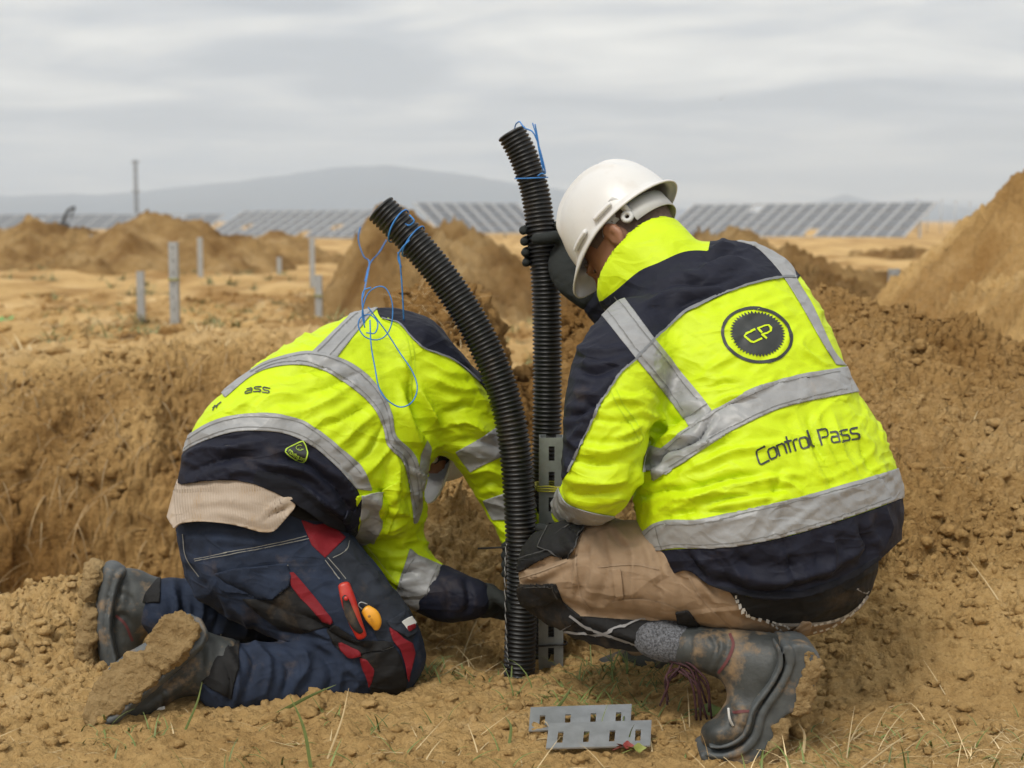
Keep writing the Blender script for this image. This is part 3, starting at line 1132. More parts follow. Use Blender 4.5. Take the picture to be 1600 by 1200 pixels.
def relax(V, Fq, it=2, lam=0.5):
    for _ in range(it):
        s = np.zeros_like(V); c = np.zeros(len(V))
        for k in range(Fq.shape[1]):
            a, b = Fq[:, k], Fq[:, (k + 1) % Fq.shape[1]]
            for i in range(3):
                s[:, i] += np.bincount(a, V[b, i], len(V)) + np.bincount(b, V[a, i], len(V))
            c += np.bincount(a, minlength=len(V)) + np.bincount(b, minlength=len(V))
        V = V + lam * (s / np.maximum(c, 1)[:, None] - V)
    return V


def poly_dist(q, line):
    """distance in photo units to a polyline and the running position 0..1 along it"""
    line = np.asarray(line, float)
    best = np.full(len(q), 1e9); pos = np.zeros(len(q))
    seg = np.linalg.norm(np.diff(line, axis=0), axis=1)
    cum = np.concatenate([[0], np.cumsum(seg)])
    for i in range(len(line) - 1):
        d = line[i + 1] - line[i]
        s = np.clip(((q - line[i]) @ d) / (d @ d + 1e-9), 0, 1)
        e = np.linalg.norm(q - line[i] - s[:, None] * d, axis=1)
        m = e < best
        best = np.where(m, e, best)
        pos = np.where(m, (cum[i] + s * seg[i]) / cum[-1], pos)
    return best, pos


def in_poly(poly):
    """signed distance (negative inside) to a closed outline"""
    poly = np.asarray(poly, float)

    def f(p, A=None):
        q = PIX(p)
        d, _ = poly_dist(q, np.vstack([poly, poly[:1]]))
        ins = np.zeros(len(q), bool)
        j = len(poly) - 1
        for i in range(len(poly)):
            xi, yi = poly[i]; xj, yj = poly[j]
            c = ((yi > q[:, 1]) != (yj > q[:, 1])) & (q[:, 0] < (xj - xi) * (q[:, 1] - yi) / (yj - yi + 1e-12) + xi)
            ins ^= c
            j = i
        return np.where(ins, -d, d)
    return f


def band(upper, lower):
    return in_poly(list(catmull(upper, 5)) + list(catmull(lower, 5))[::-1])


def stroke(line, hw, n=6):
    line = catmull(line, n) if n else np.asarray(line, float)

    def f(p, A=None):
        d, _ = poly_dist(PIX(p), line)
        return d - hw
    return f


def creases(V, Nn, folds, scale=1.0, view=True):
    """cloth folds: each (line, height in mm, width in photo units); they fade at their ends"""
    q = PIX(V)
    out = np.zeros(len(V))
    vis = np.ones(len(V))
    if view:
        w = V - CAM
        vis = smooth(-0.1, 0.25, -np.sum(Nn * w, 1) / np.linalg.norm(w, axis=1))
    jit = 6 * np.stack([perlin(V * 14), perlin(V * 14 + 31)], 1)
    for line, amp, sig in folds:
        line = catmull(np.asarray(line, float), 5) if len(line) > 2 else np.asarray(line, float)
        lo, hi = line.min(0) - 4 * sig - 8, line.max(0) + 4 * sig + 8
        m = np.all((q > lo) & (q < hi), 1)
        if not m.any():
            continue
        d, t = poly_dist(q[m] + jit[m], line)
        fade = np.sin(np.pi * np.clip(0.04 + 0.92 * t, 0, 1)) ** 0.7
        g = 1.15 * np.exp(-d / (0.62 * sig)) - 0.42 * np.exp(-((d - 1.9 * sig) / (0.9 * sig)) ** 2)
        out[m] += amp * 0.001 * g * fade
    return out * vis * scale


class Cloth:
    """a triangulated garment surface that panels, tapes and seams are cut from"""

    def __init__(self, V, Fq, attrs=None):
        self.V = V
        self.N = normals(V, Fq)
        self.T = np.vstack([Fq[:, [0, 1, 2]], Fq[:, [0, 2, 3]]]) if Fq.shape[1] == 4 else Fq
        self.A = attrs if attrs is not None else np.zeros((len(V), 0))
        self.bvh = None

    def raw(self, fields):
        V, Nn, A, T = self.V, self.N, self.A, self.T
        for f in fields:
            v = f(V, A)
            v = np.where(np.abs(v) < 1e-9, 1e-9, v)
            ins = v < 0
            c = ins[T].sum(1)
            keep = [T[c == 3]]
            newV, newN, newA, key = [], [], [], []
            base = len(V)
            for cc in (1, 2):
                tt = T[c == cc]
                if not len(tt):
                    continue
                m = ins[tt]
                odd = np.argmax(m, 1) if cc == 1 else np.argmin(m, 1)
                r = np.arange(len(tt))
                a, b, d = tt[r, odd], tt[r, (odd + 1) % 3], tt[r, (odd + 2) % 3]

                def ix(i, j):
                    lo_, hi_ = np.minimum(i, j), np.maximum(i, j)
                    t = v[lo_] / (v[lo_] - v[hi_])
                    newV.append(V[lo_] + t[:, None] * (V[hi_] - V[lo_]))
                    newN.append(Nn[lo_] + t[:, None] * (Nn[hi_] - Nn[lo_]))
                    newA.append(A[lo_] + t[:, None] * (A[hi_] - A[lo_]))
                    key.append(lo_ * np.int64(base) + hi_)
                    s = base + sum(len(k) for k in key[:-1])
                    return s + np.arange(len(i))
                ab = ix(a, b); ad = ix(a, d)
                if cc == 1:
                    keep.append(np.stack([a, ab, ad], 1))
                else:
                    keep.append(np.stack([ab, b, d], 1)); keep.append(np.stack([ab, d, ad], 1))
            T = np.vstack(keep)
            if newV:
                K = np.concatenate(key)
                uk, first, inv = np.unique(K, return_index=True, return_inverse=True)
                remap = np.concatenate([np.arange(base), base + inv])
                V = np.vstack([V, np.vstack(newV)[first]])
                Nn = np.vstack([Nn, np.vstack(newN)[first]])
                A = np.vstack([A, np.vstack(newA)[first]])
                T = remap[T]
            used = np.unique(T)
            mp = np.full(len(V), -1); mp[used] = np.arange(len(used))
            V, Nn, A, T = V[used], Nn[used], A[used], mp[T]
            if not len(T):
                break
        return V, Nn, A, T

    def cut(self, fields, off):
        V, Nn, A, T = self.raw(fields)
        return V + off * Nn / (np.linalg.norm(Nn, axis=1)[:, None] + 1e-9), T

    def trim(self, fields):
        c = Cloth(self.V, self.T, self.A)
        c.V, c.N, c.A, c.T = self.raw(fields)
        c.N = c.N / (np.linalg.norm(c.N, axis=1)[:, None] + 1e-9)
        return c

    def piece(self, name, fields, off, mat, parent, label=None, thick=0.0, every=False):
        """cut a panel; of separate islands the one nearest the lens is kept, or every larger one as an object of its own"""
        V, T = self.cut(fields, off)
        out = None
        if len(T) < 2:
            print('EMPTY PIECE', name)
            return None
        lab = np.arange(len(V))
        while True:
            m = lab[T].min(1)
            new = lab.copy()
            for k in range(3):
                np.minimum.at(new, T[:, k], m)
            new = new[new]
            if np.array_equal(new, lab):
                break
            lab = new
        tl = lab[T[:, 0]]
        area = np.linalg.norm(np.cross(V[T[:, 1]] - V[T[:, 0]], V[T[:, 2]] - V[T[:, 0]]), axis=1) / 2
        ids, inv = np.unique(tl, return_inverse=True)
        ar = np.bincount(inv, area)
        dist = np.bincount(inv, area * np.linalg.norm(V[T[:, 0]] - CAM, axis=1)) / np.maximum(ar, 1e-12)
        big = np.flatnonzero(ar > 0.12 * ar.max())
        if not every:
            big = big[[np.argmin(dist[big])]]
        for b in big:
            Tb = T[inv == b]
            used = np.unique(Tb)
            mp = np.full(len(V), -1); mp[used] = np.arange(len(used))
            o = self._finish(name, V[used], mp[Tb], mat, parent, label, thick)
            out = out or o
        return out

    def _finish(self, name, V, T, mat, parent, label, thick):
        ok = (T[:, 0] != T[:, 1]) & (T[:, 1] != T[:, 2]) & (T[:, 0] != T[:, 2])
        T = T[ok]
        if thick:
            # closed edge: the rim is folded down to the cloth below
            e = np.vstack([T[:, [0, 1]], T[:, [1, 2]], T[:, [2, 0]]])
            k = np.sort(e, 1); kk = k[:, 0] * np.int64(len(V)) + k[:, 1]
            _, inv, cnt = np.unique(kk, return_inverse=True, return_counts=True)
            rim = e[cnt[inv] == 1]
            Nn = normals(V, T)
            rv = np.unique(rim)
            mp = np.full(len(V), -1); mp[rv] = np.arange(len(rv)) + len(V)
            V2 = np.vstack([V, V[rv] - thick * Nn[rv]])
            side = np.vstack([np.stack([rim[:, 1], rim[:, 0], mp[rim[:, 0]]], 1), np.stack([rim[:, 1], mp[rim[:, 0]], mp[rim[:, 1]]], 1)])
            V, T = V2, np.vstack([T, side])
        o = link(name, mesh(name, V, T, mat), parent, label)
        return o

    def cast(self, q):
        """points on the surface below photo positions q, with their normals"""
        if self.bvh is None:
            self.bvh = BVHTree.FromPolygons([tuple(v) for v in self.V], [tuple(map(int, t)) for t in self.T])
        out, nn = [], []
        o = Vector(CAM)
        for a, b in q:
            d = Vector(P(a, b, 3.0) - CAM).normalized()
            h = self.bvh.ray_cast(o, d, 8)
            if h[0] is None:
                h = self.bvh.find_nearest(o + d * 2.7)
            out.append(h[0]); 
            n = h[1] if h[1].dot(d) < 0 else -h[1]
            nn.append(n)
        return np.array(out), np.array(nn)

    def ribbon(self, lines, hw, off):
        """flat print or stitching laid on the cloth; lines are photo positions, hw the half width there"""
        parts = []
        for line, closed in lines:
            line = np.asarray(line, float)
            L = []
            pts = np.vstack([line, line[:1]]) if closed else line
            for i in range(len(pts) - 1):
                m = max(1, int(np.linalg.norm(pts[i + 1] - pts[i]) / 2.5))
                L += [pts[i] + (pts[i + 1] - pts[i]) * k / m for k in range(m)]
            if not closed:
                L.append(pts[-1])
            L = np.array(L)
            T = np.gradient(L, axis=0) if not closed else np.roll(L, -1, 0) - np.roll(L, 1, 0)
            T /= np.linalg.norm(T, axis=1)[:, None] + 1e-9
            nrm = np.stack([-T[:, 1], T[:, 0]], 1)
            if not closed:
                L[0] -= T[0] * hw * 0.8; L[-1] += T[-1] * hw * 0.8
            a, na = self.cast(L + nrm * hw); b, nb = self.cast(L - nrm * hw)
            V = np.vstack([a + na * off, b + nb * off])
            n = len(L)
            i = np.arange(n if closed else n - 1)
            j = (i + 1) % n
            parts.append((V, np.stack([i, j, j + n, i + n], 1)))
        return join(parts)

    def disc(self, ring, centre, off):
        """a filled outline laid on the cloth as concentric rings"""
        ring = np.asarray(ring, float)
        c = np.asarray(centre, float)
        rows = []
        for t in np.linspace(1, 0.04, 9):
            p, n = self.cast(c + (ring - c) * t)
            rows.append(p + n * off)
        V = np.array(rows)
        m, n = V.shape[:2]
        i = np.arange(m * n).reshape(m, n)
        j = np.roll(i, -1, 1)
        Fq = np.stack([i[:-1], j[:-1], j[1:], i[1:]], -1).reshape(-1, 4)
        V = V.reshape(-1, 3)
        return V, [tuple(map(int, q)) for q in Fq] + [tuple(map(int, i[-1]))]


GLYPH = {
    'C': (0.95, [[(.95, 1), (.18, 1), (.06, .94), (0, .82), (0, .18), (.06, .06), (.18, 0), (.95, 0)]]),
    'o': (0.80, [[(.14, .7), (.62, .7), (.76, .58), (.76, .12), (.62, 0), (.14, 0), (0, .12), (0, .58), 'c']]),
    'n': (0.76, [[(0, 0), (0, .7)], [(0, .7), (.52, .7), (.68, .6), (.72, .5), (.72, 0)]]),
    't': (0.50, [[(.18, 1), (.18, .0)], [(-.08, .7), (.48, .7)]]),
    'r': (0.48, [[(0, 0), (0, .5), (.06, .64), (.2, .7), (.46, .7)]]),
    'l': (0.34, [[(0, 1.05), (0, .16), (.06, .04), (.16, 0), (.30, 0)]]),
    'P': (0.86, [[(0, 0), (0, .62)], [(0, 1), (.68, 1), (.82, .9), (.84, .76), (.80, .58), (.66, .46), (.22, .46)], [(0, 1), (0, .6)]]),
    'a': (0.80, [[(.10, .7), (.58, .7), (.72, .6), (.74, .5), (.74, 0), (.14, 0), (0, .10), (0, .26), (.12, .38), (.74, .38)]]),
    's': (0.78, [[(.72, .7), (.14, .7), (.02, .62), (.02, .46), (.12, .38), (.60, .34), (.72, .26), (.72, .08), (.60, 0), (0, 0)]]),
    'v': (0.66, [[(0, .7), (.3, 0), (.6, .7)]]),
    'e': (0.78, [[(0, .36), (.72, .36), (.72, .58), (.6, .7), (.14, .7), (0, .58), (0, .12), (.14, 0), (.66, 0)]]),
    'g': (0.78, [[(.72, .0), (.14, 0), (0, .12), (0, .58), (.14, .7), (.72, .7), (.72, -.2), (.6, -.32), (.08, -.32)]]),
    'u': (0.76, [[(0, .7), (0, .12), (.14, 0), (.72, 0)], [(.72, .7), (.72, 0)]]),
    'd': (0.78, [[(.72, .7), (.14, .7), (0, .58), (0, .12), (.14, 0), (.72, 0)], [(.72, 1), (.72, 0)]]),
    'c': (0.74, [[(.70, .7), (.14, .7), (0, .58), (0, .12), (.14, 0), (.70, 0)]]),
    ' ': (0.35, []),
}


def text_lines(txt, base, height, up, gap=0.16, size=None):
    """lettering along a baseline (photo positions); up = direction of the ascenders for height 1"""
    base = catmull(base, 12)
    seg = np.linalg.norm(np.diff(base, axis=0), axis=1)
    cum = np.concatenate([[0], np.cumsum(seg)])
    total = sum(GLYPH[c][0] + gap for c in txt) - gap
    k = cum[-1] / total
    up = np.asarray(up, float)
    out = []
    x = 0
    for c in txt:
        w, strokes = GLYPH[c]
        for s in strokes:
            closed = s[-1] == 'c'
            pts = [q for q in s if q != 'c']
            L = []
            for a, b in pts:
                d = np.clip((x + a) * k, -10, cum[-1])
                p = np.array([np.interp(d, cum, base[:, 0]), np.interp(d, cum, base[:, 1])])
                L.append(p + up * b * height)
            out.append((np.array(L), closed))
        x += w + gap
    return out


# ------------------------------------------------------------------ what the men wear
def cloth_mat(name, col, rough=0.75, weave=900, wb=0.25, dirt=0.0, dscale=12, dthr=0.58, noise=0.06, sheen=0.0, spec=0.3):
    m, n, l, b = new_mat(name)
    b.inputs['Specular IOR Level'].default_value = spec
    tc = n.new('ShaderNodeTexCoord')
    t = N(n, 'ShaderNodeTexNoise', Scale=18.0, Detail=6.0, Roughness=0.65)
    l.new(tc.outputs['Object'], t.inputs['Vector'])
    r = ramp(n, [(0.3, 1 - noise), (0.7, 1 + noise)])
    l.new(t.outputs[0], r.inputs[0])
    mx = N(n, 'ShaderNodeMix', data_type='RGBA', blend_type='MULTIPLY'); mx.inputs[0].default_value = 1
    mx.inputs[6].default_value = (*col, 1)
    l.new(r.outputs[0], mx.inputs[7])
    last = mx.outputs[2]
    b.inputs['Roughness'].default_value = rough
    if dirt:
        t2 = N(n, 'ShaderNodeTexNoise', Scale=float(dscale), Detail=9.0, Roughness=0.7)
        l.new(tc.outputs['Object'], t2.inputs['Vector'])
        r2 = ramp(n, [(dthr - 0.06, 0.0), (dthr + 0.14, dirt)])
        l.new(t2.outputs[0], r2.inputs[0])
        m2 = N(n, 'ShaderNodeMix', data_type='RGBA')
        l.new(r2.outputs[0], m2.inputs[0]); l.new(last, m2.inputs[6]); m2.inputs[7].default_value = (0.36, 0.24, 0.12, 1)
        last = m2.outputs[2]
    l.new(last, b.inputs['Base Color'])
    w = N(n, 'ShaderNodeTexNoise', Scale=float(weave), Detail=2.0)
    l.new(tc.outputs['Object'], w.inputs['Vector'])
    w2 = N(n, 'ShaderNodeTexNoise', Scale=55.0, Detail=4.0, Roughness=0.55, Distortion=0.6)
    l.new(tc.outputs['Object'], w2.inputs['Vector'])
    prev = None
    for sc_, dist_ in ((4.5, 0.007), (11.0, 0.0022)):
        mp = n.new('ShaderNodeMapping'); mp.inputs['Rotation'].default_value = (0.4, 0.9, 0.3); mp.inputs['Scale'].default_value = (1, 1, 2.2)
        l.new(tc.outputs['Object'], mp.inputs[0])
        nz = N(n, 'ShaderNodeTexNoise', Scale=sc_, Detail=1.5, Roughness=0.4, Distortion=0.5)
        l.new(mp.outputs[0], nz.inputs['Vector'])
        rr = ramp(n, [(0.42, 0.0), (0.50, 1.0), (0.64, 0.0)])
        l.new(nz.outputs[0], rr.inputs[0])
        bb = N(n, 'ShaderNodeBump', Strength=0.5, Distance=dist_)
        l.new(rr.outputs[0], bb.inputs['Height'])
        if prev is not None:
            l.new(prev.outputs[0], bb.inputs['Normal'])
        prev = bb
    b1 = N(n, 'ShaderNodeBump', Strength=wb, Distance=0.0008)
    l.new(w.outputs[0], b1.inputs['Height']); l.new(prev.outputs[0], b1.inputs['Normal'])
    b2 = N(n, 'ShaderNodeBump', Strength=0.22, Distance=0.004)
    l.new(w2.outputs[0], b2.inputs['Height']); l.new(b1.outputs[0], b2.inputs['Normal'])
    l.new(b2.outputs[0], b.inputs['Normal'])
    if sheen:
        b.inputs['Sheen Weight'].default_value = sheen
    return m


YELLOW = cloth_mat('hi_vis_yellow', (0.50, 0.66, 0.004), 0.55, noise=0.05, dirt=0.10, dscale=7, dthr=0.66)
NAVY = cloth_mat('navy_shell', (0.0070, 0.0085, 0.0190), 0.68, noise=0.15, dirt=0.10, dscale=9, dthr=0.65, spec=0.25)
TAPE = cloth_mat('reflective_tape', (0.255, 0.262, 0.268), 0.40, weave=1500, noise=0.10, dirt=0.30, dscale=10, dthr=0.66, spec=0.6)
STITCH = simple('grey_thread', (0.16, 0.16, 0.155), 0.8)
YSTITCH = simple('yellow_thread', (0.42, 0.58, 0.01), 0.8)
PIPING = simple('grey_piping', (0.15, 0.16, 0.17), 0.5)
PRINT = simple('dark_print', (0.022, 0.026, 0.026), 0.5)
RIB = cloth_mat('navy_rib_knit', (0.007, 0.008, 0.013), 0.9)
BLACKC = cloth_mat('black_cordura', (0.007, 0.007, 0.0075), 0.75, weave=600, dirt=0.16, dscale=10, dthr=0.62)
JEANS = cloth_mat('navy_work_cloth', (0.015, 0.0235, 0.046), 0.85, noise=0.30, dirt=0.22, dscale=8, dthr=0.62)
SLATE = cloth_mat('slate_cloth', (0.020, 0.025, 0.036), 0.85, noise=0.25, dirt=0.20, dscale=8, dthr=0.64)
RED = cloth_mat('red_insert', (0.17, 0.006, 0.012), 0.7, noise=0.12)
KHAKI = cloth_mat('khaki_cloth', (0.27, 0.19, 0.12), 0.85, noise=0.10, dirt=0.15, dscale=9, dthr=0.66)
SHIRT = cloth_mat('beige_rib', (0.44, 0.37, 0.30), 0.95, noise=0.06, dirt=0.8, dscale=14, dthr=0.575)
LEATHER = simple('grey_leather', (0.036, 0.040, 0.039), 0.55, noise=0.45, nscale=20, bump=0.35, bscale=160, dirt=0.75, dscale=15, dthr=0.60)
SOLE_RUB = simple('grey_rubber', (0.065, 0.073, 0.076), 0.6, noise=0.25, bump=0.2, bscale=90, dirt=0.7, dscale=22, dthr=0.60)
MUD = soil_mat('caked_mud', [(0.27, 0.175, 0.075), (0.40, 0.275, 0.13), (0.50, 0.36, 0.185)], 1.0)
GLOVE = cloth_mat('dark_glove_knit', (0.018, 0.021, 0.020), 0.85, weave=500, wb=0.5)
SKIN = simple('skin', (0.27, 0.13, 0.075), 0.5, noise=0.10, nscale=30, bump=0.08, bscale=300)
HAIR = simple('cropped_hair', (0.10, 0.068, 0.052), 0.9, noise=0.25, nscale=150, bump=0.5, bscale=700)
SHELL = simple('white_helmet_plastic', (0.60, 0.60, 0.59), 0.34, noise=0.03, nscale=6, spec=0.5, dirt=0.14, dscale=22, dthr=0.60, bump=0.03, bscale=40)
STRAP = simple('pale_grey_plastic', (0.50, 0.51, 0.51), 0.5, noise=0.05)
SOCK = simple('grey_melange_sock', (0.095, 0.10, 0.112), 0.95, noise=0.85, nscale=260, bump=0.9, bscale=320)
WHITE_T = simple('white_thread', (0.50, 0.50, 0.48), 0.8)
LACE = simple('dark_red_lace', (0.035, 0.009, 0.012), 0.8, noise=0.5, nscale=120)


def garment(prims, h, folds=(), fscale=1.0, noise=(), relax_it=2, ridges=(), calm=None):
    V, Fq = sdf_mesh(prims, h)
    V = relax(V, Fq, relax_it)
    Nn = normals(V, Fq)
    d = creases(V, Nn, folds, fscale)
    for amp, vec, seed in noise:
        d += amp * fbm(V * np.asarray(vec) + seed, 3, 0.5)
    for amp, M, seed, w in ridges:
        # crisp random creases: thin ridges along the zero lines of a stretched noise
        q = V @ np.asarray(M, float).T + seed
        n1 = perlin(q + 0.5 * np.stack([perlin(q * 0.7 + 9), perlin(q * 0.7 + 19), perlin(q * 0.7 + 29)], 1))
        env = smooth(-0.15, 0.45, perlin(V * 5.5 + seed * 1.7))
        d += amp * env * (1.1 * np.exp(-np.abs(n1) / (0.55 * w)) - 0.5 * np.exp(-((n1 - 1.9 * w) / (0.9 * w)) ** 2))
    if calm is not None:
        d *= 0.12 + 0.88 * smooth(-0.004, 0.030, calm.ev(V))
    V = V + Nn * d[:, None]
    V = relax(V, Fq, 1, 0.15)
    return V, Fq


def S(px, py, d, wpx, dep=None):
    """limb station: centre at a photo position and depth, half width in photo units, half depth in metres"""
    w = wpx / F * d
    return (P(px, py, d), w, w if dep is None else dep)


# ------------------------------------------------------------------ the squatting worker with the white helmet
def unit(v):
    v = np.asarray(v, float)
    return v / np.linalg.norm(v)


def hand(name, parent, palm, r_palm, fingers, mat, h=0.0035, label=None):
    """palm = (centre, 3 half sizes, rotation); fingers = list of (points, radii)"""
    pr = [(Ball(palm[0], palm[1], palm[2], 2.5), 0.01, 1)]
    for pts, rr in fingers:
        st = [(np.asarray(p, float), r, r) for p, r in zip(pts, rr)]
        pr.append((Sweep(st, 3, cap=0.9), 0.006, 1))
    V, Fq = garment(pr, h, noise=((0.0007, (70, 70, 70), 5.0),), relax_it=1)
    return link(name, mesh(name, V, Fq, mat), parent, label)


def grip_fingers(axis_p, axis_dir, rad, start, sweep, heights, r0=0.0095, lengths=(1, 1, 1, 1)):
    """four fingers curled round a pipe: angle start..start+sweep about the pipe's axis"""
    ax = unit(axis_dir)
    e1 = unit(np.cross(ax, [0, 1.0, 0])); e2 = np.cross(ax, e1)
    out = []
    for hgt, L in zip(heights, lengths):
        pts = []
        for k in range(5):
            a = start + sweep * L * k / 4
            R = rad + r0 * 0.9 + 0.002 * math.sin(k * 1.6)
            pts.append(np.asarray(axis_p) + ax * hgt + R * (math.cos(a) * e1 + math.sin(a) * e2))
        out.append((pts, [r0 * 1.1, r0 * 1.06, r0, r0 * 0.95, r0 * 0.82]))
    return out


MAN_R = thing('person', 'worker squatting in a hi-vis jacket with white helmet and khaki trousers', 'person', 'workers in hi-vis jackets', (0.42, 2.62, 0.0))


def rel(o, root):
    """children keep their world place under a moved root"""
    for c in o:
        c.matrix_parent_inverse = Matrix.Translation(-Vector(root.location))


LAT = unit((0.84, 0.44, 0.22))
# trunk of the jacket: hem to shoulders
TR = []
for px, py, d, hw, dep in ((1222, 925, 2.655, 120, 0.135), (1208, 870, 2.66, 178, 0.168), (1203, 800, 2.665, 205, 0.178), (1192, 725, 2.69, 188, 0.165), (1178, 650, 2.72, 156, 0.150), (1158, 575, 2.76, 148, 0.142), (1126, 508, 2.81, 142, 0.128), (1090, 464, 2.86, 108, 0.098), (1060, 448, 2.89, 62, 0.075)):
    TR.append((P(px, py, d), hw / F * d / 0.92, dep, LAT))
R_TRUNK = Sweep(TR, 4, expo=2.25, cap=0.5)
R_ARM = Sweep([S(1000, 520, 2.72, 62), S(972, 575, 2.64, 74), S(955, 640, 2.58, 72), S(943, 705, 2.55, 66), S(937, 752, 2.55, 58), S(922, 775, 2.64, 46), S(905, 785, 2.78, 38), S(893, 800, 2.90, 33)], 4, cap=0.7)
R_SHOULDER = Sweep([S(1128, 430, 2.86, 50), S(1170, 434, 2.86, 49), S(1208, 458, 2.87, 46)], 4, cap=0.7)
R_FARARM = Sweep([S(1195, 440, 2.93, 48), S(1120, 470, 3.08, 46), S(1010, 500, 3.14, 44), S(958, 488, 3.15, 32), S(936, 476, 3.15, 25)], 4, cap=0.2)
COL_AX = [(1082, 486, 2.84), (1046, 452, 2.855), (1019, 429, 2.876), (1002, 415, 2.897)]
R_COLLAR = Sweep([S(*COL_AX[0], 84, 0.100), S(*COL_AX[1], 82, 0.092), S(*COL_AX[2], 86, 0.086), S(*COL_AX[3], 90, 0.086)], 4, cap=0.10)
R_COLLAR_IN = Sweep([S(1044, 450, 2.857, 66, 0.066), S(1018, 428, 2.878, 76, 0.072), S(998, 411, 2.902, 81, 0.076), S(972, 388, 2.932, 84, 0.080)], 4, cap=0.2)

R_FOLDS = [
    ([(1045, 800), (1110, 768), (1180, 752), (1250, 742)], 5, 6), ([(1100, 790), (1170, 772), (1240, 765)], -5, 5), ([(1200, 745), (1235, 760), (1262, 780)], 4, 6), ([(1265, 645), (1282, 700), (1310, 750)], -4, 6), ([(1085, 700), (1120, 690), (1150, 672)], 5, 5),
    ([(1055, 700), (1095, 682), (1112, 655)], -6, 5), ([(1000, 640), (1030, 652), (1050, 672)], 6, 6), ([(955, 690), (985, 676), (1010, 655)], 5, 6), ([(1150, 505), (1200, 480), (1240, 465)], 2, 6), ([(1250, 540), (1275, 560), (1295, 570)], 3, 5),
    ([(1003, 700), (1025, 672), (1062, 652), (1090, 648)], -9, 7), ([(1012, 735), (1035, 705), (1065, 695)], -7, 6), ([(1030, 690), (1050, 680), (1075, 682)], 6, 6),
    ([(1112, 632), (1140, 618), (1175, 612), (1215, 590)], 4, 5), ([(1105, 612), (1130, 600), (1165, 596)], -3, 5), ([(1100, 585), (1135, 560), (1150, 540)], 3, 7),
    ([(1060, 742), (1105, 722), (1165, 702), (1230, 690)], 4, 6), ([(1070, 765), (1120, 750), (1180, 742)], -4, 6), ([(1020, 800), (1060, 780), (1120, 772), (1190, 770)], 5, 7), ([(1000, 775), (1035, 764), (1075, 768)], -5, 6),
    ([(1030, 812), (1080, 800), (1140, 802), (1200, 788)], -4, 6), ([(995, 760), (1010, 738), (1040, 735)], 7, 8),
    ([(1300, 640), (1312, 690), (1340, 740)], 4, 7), ([(1270, 690), (1285, 730), (1310, 770)], -3, 6), ([(1240, 640), (1262, 700), (1290, 750)], 3, 8), ([(1340, 680), (1360, 725), (1385, 760)], -4, 6), ([(1225, 730), (1215, 760), (1205, 790)], -3, 7),
    ([(885, 690), (930, 706), (975, 700), (1010, 682)], 5, 7), ([(884, 715), (930, 728), (980, 722)], -5, 6), ([(880, 745), (930, 752), (985, 748)], 5, 7), ([(885, 770), (930, 774), (975, 768)], -4, 6),
    ([(925, 650), (965, 660), (1005, 655)], -3, 6), ([(930, 625), (975, 622), (1040, 640)], 3, 7), ([(1000, 600), (1030, 620), (1050, 650)], -3, 6),
    ([(1020, 455), (1060, 442), (1110, 440), (1160, 428)], -5, 7), ([(1000, 475), (1050, 462), (1090, 462)], 4, 7), ([(1080, 425), (1120, 412), (1165, 412)], 4, 7), ([(1110, 398), (1125, 388), (1150, 384)], 6, 8), ([(1098, 400), (1112, 405), (1140, 402)], -7, 6), ([(1050, 485), (1085, 470), (1130, 458)], -4, 6),
    ([(905, 545), (940, 552), (975, 545)], 4, 7), ([(900, 575), (935, 585), (970, 575)], -5, 7), ([(896, 610), (930, 615), (955, 600)], 5, 7), ([(890, 650), (915, 640), (935, 625)], -5, 6), ([(886, 690), (902, 676), (915, 660)], 4, 6),
    ([(1075, 868), (1085, 890), (1100, 910)], -5, 7), ([(1130, 862), (1150, 890), (1170, 920)], 4, 9), ([(1230, 850), (1240, 885), (1240, 920)], -4, 8), ([(1290, 835), (1300, 870), (1290, 905)], 5, 9), ([(1345, 815), (1355, 850), (1345, 880)], -6, 8), ([(1385, 790), (1390, 820), (1380, 850)], 5, 8),
    ([(1090, 880), (1200, 905), (1300, 885), (1370, 840)], 5, 10), ([(1120, 912), (1200, 925), (1300, 905)], -5, 7),
]


